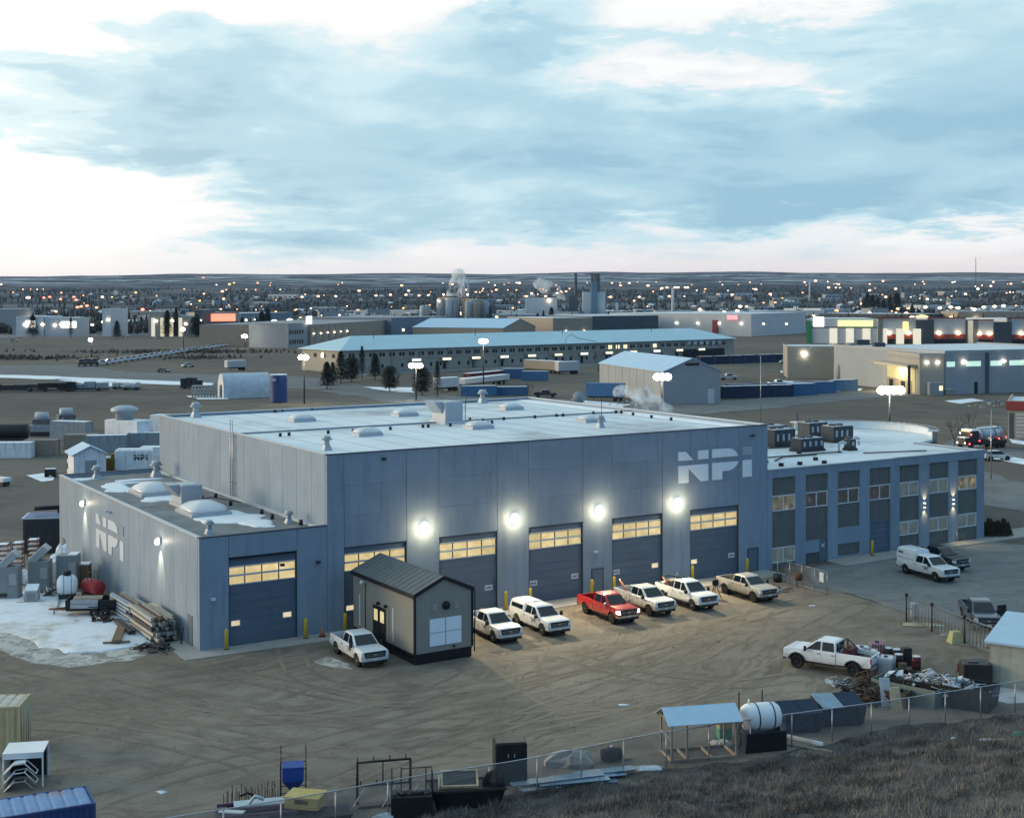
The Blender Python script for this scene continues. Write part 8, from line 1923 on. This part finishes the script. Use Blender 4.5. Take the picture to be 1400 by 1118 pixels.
# across the highway at the left
o = far_block('hall', 'tan hall with glowing columns across the highway', 'hall', (-234.44, 875.35), (-223.37, 874.47), 30, 16, 'wall_beige', 'snowy_roof', lamps=[(5, 10, 2.2), (16, 10, 2.2)])
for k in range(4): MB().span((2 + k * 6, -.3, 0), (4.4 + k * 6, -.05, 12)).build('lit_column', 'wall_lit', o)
o = far_block('shop', 'low shop front glowing orange across the highway', 'shop', (-205.67, 906.57), (-185.45, 922.61), 25, 15, 'wall_beige', 'roof_dull'); L = o['L']; MB().span((3, -.5, 9), (L - 3, -.1, 14)).build('lit_fascia', 'sign_orange', o); MB().span((1, -.4, 6.5), (L - 1, -.1, 8.8)).build('dark_band', 'wall_dark', o)
for k in range(5): MB().span((4 + k * 8, -.35, .5), (8 + k * 8, -.05, 4.5)).build('lit_window', 'window_glow', o)
for k, (a, b, h, m, lb) in enumerate((((-322.34, 882.28), (-303.77, 880.81), 13, 'wall_white', 'long white lit shop at the far left'), ((-302.79, 880.74), (-278.88, 895.39), 12, 'wall_white', 'white lit shop right of the far left one'), ((-264.88, 877.75), (-259.07, 877.29), 18, 'wall_white', 'small white tower building between the lit shops'), ((-217.86, 890.49), (-208.08, 889.7), 13, 'wall_beige', 'low beige shop left of the orange one'), ((-208.08, 889.7), (-203.2, 889.31), 17, 'wall_dark', 'dark square building left of the orange shop'), ((-384.48, 977.46), (-358.37, 975.19), 17, 'wall_grey', 'grey hall at the left edge of the lit district'), ((-204.23, 1024.34), (-176.66, 1092.85), 13, 'wall_blue', 'long blue grey hall beyond the white trailers'))):
    o = far_block('shop', lb, 'shop', a, b, 30, h, m, 'snowy_roof', lamps=[(o_, h * .6, 2.2) for o_ in ((6, 18, 30) if k in (0, 1, 6) else (4,))])
    if k < 2: MB().span((o['L'] * .35, -.5, h * .45), (o['L'] * .7, -.1, h * .8)).build('lit_sign', 'sign_white', o)
for k, p in enumerate(((-125.46, 688.63), (-120.5, 698.58), (-116.16, 708.86))): semi_trailer(['white trailer', 'second white trailer', 'third white trailer'][k] + ' parked left of the grey office block', p, (p[0] + 12, p[1] + 1), 'wall_white', 4.2, TR)
# town buildings and houses, each a thing, in a dozen shapes
rr = random.Random(21)
TY = []
for k, (w_, d_, h, wm, rm, gb) in enumerate(((40, 25, 8, 'wall_grey', 'snowy_roof', 0), (60, 30, 9, 'wall_beige', 'snowy_roof', 0), (30, 20, 7, 'wall_tan', 'roof_dull', 0), (12, 9, 4, 'wall_beige', 'snowy_roof', 2.5), (11, 9, 4.5, 'wall_tan', 'roof_dull', 2.6), (14, 10, 5, 'wall_grey', 'snowy_roof', 3), (80, 40, 10, 'wall_white', 'snowy_roof', 0), (24, 14, 12, 'wall_grey', 'roof_dull', 0))):
    m = MB().use(wm)
    if gb:
        m.loft([[(x, y, z) for x, z in ((-w_ / 2, 0), (w_ / 2, 0), (w_ / 2, h), (0, h + gb), (-w_ / 2, h))] for y in (-d_ / 2, d_ / 2)]); m.use(rm)
        for s in (-1, 1): m.slab([(s * (w_ / 2 + .6), -d_ / 2 - .5, h - .2), (0, -d_ / 2 - .5, h + gb + .1), (0, d_ / 2 + .5, h + gb + .1), (s * (w_ / 2 + .6), d_ / 2 + .5, h - .2)], (0, 0, .3))
        m.use('glass_dark').span((-w_ * .3, -d_ / 2 - .08, 1.2), (-w_ * .1, -d_ / 2 - .01, 2.6)).span((w_ * .1, -d_ / 2 - .08, 1.2), (w_ * .3, -d_ / 2 - .01, 2.6))
    else:
        m.span((-w_ / 2, -d_ / 2, 0), (w_ / 2, d_ / 2, h)); m.use(rm).span((-w_ / 2 - .3, -d_ / 2 - .3, h + .01), (w_ / 2 + .3, d_ / 2 + .3, h + .7)); m.use('unit_dark').span((-w_ * .2, -2, h + .71), (-w_ * .1, 2, h + 2.2)).span((w_ * .15, 0, h + .71), (w_ * .22, 3, h + 1.9))
        m.use('glass_dark')
        for q in range(6): m.span((-w_ / 2 + w_ * (q + .3) / 6, -d_ / 2 - .1, h * .3), (-w_ / 2 + w_ * (q + .75) / 6, -d_ / 2 - .01, h * .55))
    TY.append((m, gb, w_))
ms = []
for m, gb, w_ in TY:
    o = m.build('town_house' if gb else 'town_building'); ms.append(o.data); bpy.data.objects.remove(o)
TOWN = []
cnt = 0
while cnt < 290:
    y = 900 + 2600 * rr.random() ** 1.25; x = (rr.random() - .5) * 2 * .40 * y
    px = x / y
    if y < 1150 and (-.2 < px < -.03): continue
    if y < 1000 and px > .02: continue
    k = rr.choice((0, 0, 1, 2, 6, 7)) if rr.random() < (.55 if y < 1700 else .22) else rr.choice((3, 4, 5))
    if any(abs(x - a) < (w + TY[k][2]) * .6 and abs(y - b) < 45 for a, b, w in TOWN): continue
    TOWN.append((x, y, TY[k][2])); cnt += 1
    h_ = k in (3, 4, 5)
    o = place('town_house' if h_ else 'town_building', ms[k], None, (x, y, ground_at(x, y) - .1), rr.uniform(-.5, .5) + (0 if rr.random() < .7 else 1.5))
    tag(o, 'small gabled house among the trees of the far town' if h_ else 'low flat roofed building in the far town', 'house' if h_ else 'building', 'houses of the far town' if h_ else 'large buildings of the far town')
# woods of the town: bare crowns and dark evergreens, one mass
def woods(name, n, m, seed, label, y0, y1, pw_, dark):
    r_ = np.random.default_rng(seed); V = []; F = []
    for i in range(n):
        y = y0 + (y1 - y0) * r_.random() ** pw_; x = (r_.random() - .5) * .86 * y
        d = mn.noise((x * .0035, y * .0018, seed)); 
        if d < -.12 + .5 * (r_.random() - .5): continue
        if any(abs(x - a) < w * .6 and abs(y - b) < 30 for a, b, w in TOWN): continue
        z = terrain(x, y) - .3; h = r_.uniform(4.5, 9) if not dark else r_.uniform(7, 14); w = h * (.42 if not dark else .2)
        b = len(V); a0 = r_.random() * 6
        if dark:
            V += [(x + w * math.cos(a0 + k * 1.257), y + w * math.sin(a0 + k * 1.257), z + h * .08) for k in range(5)] + [(x + r_.normal(0, .2), y, z + h)]
            F += [(b + k, b + (k + 1) % 5, b + 5) for k in range(5)]
        else:
            for zz, q in ((.12, .4), (.5, 1.0), (.85, .6)):
                V += [(x + w * q * r_.uniform(.6, 1.25) * math.cos(a0 + k * 1.257), y + w * q * math.sin(a0 + k * 1.257), z + h * (zz + r_.uniform(-.1, .1))) for k in range(5)]
            V.append((x, y, z + h))
            for j in range(2): F += [(b + j * 5 + k, b + j * 5 + (k + 1) % 5, b + j * 5 + 5 + (k + 1) % 5, b + j * 5 + 5 + k) for k in range(5) if r_.random() < .85]
            F += [(b + 10 + k, b + 10 + (k + 1) % 5, b + 15) for k in range(5)]
    o = MB().add(V, F).build(name, m, kind='stuff'); o['label'] = label
mat('bare_wood', (.068, .060, .054), .95, var=.25, scale=.06); mat('dark_wood', (.024, .034, .028), .95, var=.3, scale=.06)
woods('bare_woods', 8000, 'bare_wood', 5, 'grey brown bare trees filling the far town', 930, 4300, 1.2, False)
woods('evergreen_woods', 4200, 'dark_wood', 8, 'dark evergreens scattered through the far town', 930, 4600, 1.25, True)
mat('willow_brush', (.10, .08, .066), .95, var=.35, scale=.3)
m_ = MB(); rb = random.Random(12)
for cx, cy_, rx, ry, n in ((-215, 560, 40, 14, 500), (-150, 620, 45, 16, 500), (-300, 640, 60, 18, 450), (-130, 560, 16, 10, 160), (-75, 640, 24, 20, 200), (-60, 545, 25, 10, 160)):
    for k in range(n):
        x, y = cx + rb.gauss(0, rx * .5), cy_ + rb.gauss(0, ry * .5); h = rb.uniform(.7, 2.0); a = rb.uniform(0, 6.28); w_ = .7
        m_.add([(x - w_ * math.cos(a), y - w_ * math.sin(a), 0), (x + w_ * math.cos(a), y + w_ * math.sin(a), 0), (x + rb.gauss(0, .8), y + rb.gauss(0, .8), h)], [(0, 1, 2)])
o = m_.build('willow_brush', 'willow_brush', kind='stuff'); o['label'] = 'brown bare willow brush in the field below the highway'
# lamps of the town, each a pole with its head
HEAD = {}
for nm, col, st in (('amber', (1.0, .40, .11), 4.5), ('white', (1.0, .80, .50), 6.0), ('red', (1.0, .15, .04), 5.0), ('pink', (1.0, .48, .24), 5.5)):
    lamp_mat('town_' + nm, col, st)
    for big in (0, 1):
        r_ = 1.1 if not big else 2.1
        m_ = MB().use('dark_metal').tube([(0, 0, 0), (0, 0, 9)], .12, 4).use('town_' + nm).lathe([(.001, -r_ * .6), (r_ * .8, -r_ * .35), (r_, 0), (r_ * .8, r_ * .35), (.001, r_ * .6)], (0, 0, 9), 'Z', 8)
        o = m_.build('street_lamp'); HEAD[nm, big] = o.data; bpy.data.objects.remove(o)
LN = {'amber': 'amber street lamp shining in the far town', 'white': 'white street lamp shining in the far town', 'red': 'red orange light shining in the far town', 'pink': 'pinkish street lamp shining in the far town'}
def town_lamp(p, c, s=1.0, big=0):
    x, y, z = p; s = s * max(1.0, min(2.0, y / 2000)); z0 = z - 9 * s
    g = ground_at(x, y)
    o = place('street_lamp', HEAD[c, big], None, (x, y, max(g, z0) if abs(z0 - g) < 30 else g), 0); o.scale = (s, s, s); tag(o, LN[c], 'street lamp', c + ' lights of the far town')
for p in ((-723.81, 2100.0, 25.36), (-714.75, 2100.0, 26.47), (-677.43, 2100.0, 26.38), (-641.96, 2000.0, 22.0), (-539.32, 1700.0, 14.2), (-531.99, 1700.0, 15.1), (-527.9, 1650.0, 13.64), (-408.02, 1500.0, 12.08), (-664.58, 2000.0, 23.13), (-1408.58, 6200.0, 97.83)): town_lamp(p, 'red', 1.0, 1)
for p in ((-157.24, 2300.0, 27.65), (-230.33, 2300.0, 27.82), (-179.53, 2300.0, 28.94), (-205.55, 2300.0, 29.0), (-285.49, 2200.0, 26.66), (-313.92, 2200.0, 26.72), (-340.0, 2200.0, 25.6), (320.3, 2900.0, 42.76), (331.24, 2900.0, 44.3), (348.42, 2900.0, 44.26), (354.67, 2900.0, 44.25), (370.28, 2900.0, 44.21), (374.97, 2900.0, 44.2), (206.25, 2200.0, 24.34), (160.03, 2200.0, 24.45), (254.83, 2200.0, 25.42), (372.95, 2300.0, 27.67), (437.36, 2300.0, 28.76), (34.99, 2400.0, 31.18), (23.77, 2200.0, 25.95), (54.58, 2200.0, 25.88), (51.42, 1150.0, 11.16), (684.84, 2600.0, 35.81), (578.04, 2100.0, 23.5), (871.81, 3900.0, 68.87), (676.39, 2900.0, 43.51)): town_lamp(p, 'pink', 1.0, 1)
for p in ((-710.88, 2000.0, 25.39), (-714.11, 2000.0, 25.4), (-603.16, 2000.0, 26.22), (-370.44, 1300.0, 11.74), (-351.24, 1000.0, 10.1), (-353.4, 1000.0, 9.57), (-303.04, 900.0, 9.14), (-295.29, 900.0, 8.64), (-298.9, 950.0, 7.7), (-270.1, 900.0, 5.67), (-282.49, 1200.0, 8.74), (-267.63, 1200.0, 8.71), (-255.88, 1250.0, 9.33), (-207.41, 1100.0, 7.61), (-157.6, 900.0, 7.35), (-155.6, 950.0, 7.37), (-138.2, 900.0, 7.3), (-10.19, 900.0, 7.01), (-0.98, 900.0, 6.02), (24.23, 1000.0, 6.55), (92.65, 1000.0, 6.39), (102.89, 1000.0, 7.44), (127.0, 1150.0, 7.89), (166.68, 1300.0, 9.8), (193.83, 1400.0, 11.62), (177.77, 1200.0, 8.98), (195.28, 1250.0, 10.31), (215.7, 1300.0, 11.09), (243.71, 1450.0, 14.17), (203.82, 1150.0, 8.95), (218.07, 1150.0, 8.92), (241.12, 1200.0, 8.83), (255.35, 1200.0, 8.8), (294.68, 1000.0, 8.08), (611.92, 2000.0, 20.2), (801.51, 2400.0, 28.13), (960.7, 2800.0, 39.14), (486.43, 1400.0, 13.21), (497.74, 1400.0, 13.94), (506.79, 1400.0, 14.67), (442.59, 1300.0, 11.97), (443.61, 1350.0, 12.96), (436.33, 1350.0, 13.7), (425.43, 1350.0, 13.0), (410.88, 1350.0, 13.76)): town_lamp(p, 'white', 1.0, 1)
rr = random.Random(77)
for k in range(215):
    row = rr.random()
    if row < .42: y = rr.choice((3300, 3600, 4200, 4700)) + rr.uniform(-120, 120); x = rr.uniform(-.05, .38) * y if rr.random() < .78 else rr.uniform(-.38, 0) * y
    else: y = 1000 + 2600 * rr.random(); x = rr.uniform(-.39, .39) * y
    g = ground_at(x, y); town_lamp((x, y, g + 9 * max(1, min(2, y / 2000))), rr.choice(('amber', 'amber', 'pink', 'amber', 'pink', 'white')), rr.uniform(.7, 1.1), int(rr.random() < .35))

# ------------------------------------------------------------------ air: steam and haze
def volume_mat(name, dens, color, noise_scale=None, lo=.45, hi=.65):
    m = bpy.data.materials.new(name); m.use_nodes = True; MATS[name] = m
    t = NT(m.node_tree)
    m.node_tree.nodes.remove(m.node_tree.nodes['Principled BSDF'])
    v = t.new('ShaderNodeVolumePrincipled'); v.inputs['Color'].default_value = tuple(color) + (1,); v.inputs['Density'].default_value = dens; v.inputs['Anisotropy'].default_value = 0.0
    if noise_scale:
        co = t.new('ShaderNodeTexCoord').outputs['Object']
        n = t.noise(co, noise_scale, 4, .6, .4)
        t.link(t.math('MULTIPLY', t.smooth(n, lo, hi), dens), v.inputs['Density'])
    t.link(v.outputs[0], m.node_tree.nodes['Material Output'].inputs['Volume'])
    return name
def steam(label, pts, dens, ns):
    """puffs swelling along a path, merged into one drifting cloud"""
    m = bpy.data.meshes.new('steam_cloud'); bm = bmesh.new()
    for (x, y, z, r, sx) in pts: bmesh.ops.create_icosphere(bm, subdivisions=2, radius=r, matrix=Matrix.Translation((x, y, z)) @ Matrix.Diagonal((sx, 1, 1, 1)))
    bm.to_mesh(m); bm.free()
    o = place('steam_cloud', m, kind='stuff'); md = o.modifiers.new('merge', 'REMESH'); md.mode = 'VOXEL'; md.voxel_size = min(p[3] for p in pts) * .3
    m.materials.append(MATS[volume_mat('steam_' + str(len(MATS)), dens, (.95, .96, .97), ns)]); o['label'] = label
x, y = B2W(56, 18)[:2]
steam('low white steam drifting off beyond the right parapet of the hall', [(x + .6, y, 12.2, .6, 1.3), (x - .3, y + .3, 13.2, .9, 1.3), (x - 1.5, y + .6, 13.9, 1.1, 1.3), (x - 3.0, y + 1, 14.5, 1.2, 1.4), (x - 4.4, y + 1.2, 15.0, .9, 1.3), (x - 2.2, y + 1, 15.1, .8, 1.2)], .9, .8)
p = (-54.92, 1200.0, 15.98); steam('white steam column rising from the silo plant', [(p[0], p[1], p[2] - 4, 3, 1), (p[0] + 1, p[1], p[2] + 4, 5, 1), (p[0] + 3, p[1], p[2] + 12, 6.5, 1), (p[0] + 6, p[1], p[2] + 20, 7.5, 1), (p[0] + 8, p[1], p[2] + 28, 7, 1)], .30, .11)
p = (46.57, 1200.0, 23.5); steam('white steam plume blowing left from the dark stacks', [(p[0], p[1], p[2], 2.5, 1), (p[0] - 4, p[1], p[2] + 3, 4, 1.1), (p[0] - 9, p[1], p[2] + 7, 5.5, 1.2), (p[0] - 16, p[1], p[2] + 10, 6.5, 1.3), (p[0] - 22, p[1], p[2] + 13, 5.5, 1.2)], .34, .11)
p = (-639.75, 2200.0, 29.84); steam('small far steam wisp above the town at the left', [(p[0], p[1], p[2] - 4, 4, 1), (p[0] - 2, p[1], p[2] + 3, 4.5, 1)], .2, .12)
volume_mat('haze_air', HAZE, (.42, .64, .95))
MB().span((-9300, -4100, -4), (9300, 14300, 235)).build('haze', 'haze_air', kind='stuff')['label'] = 'thin evening haze over the plain'
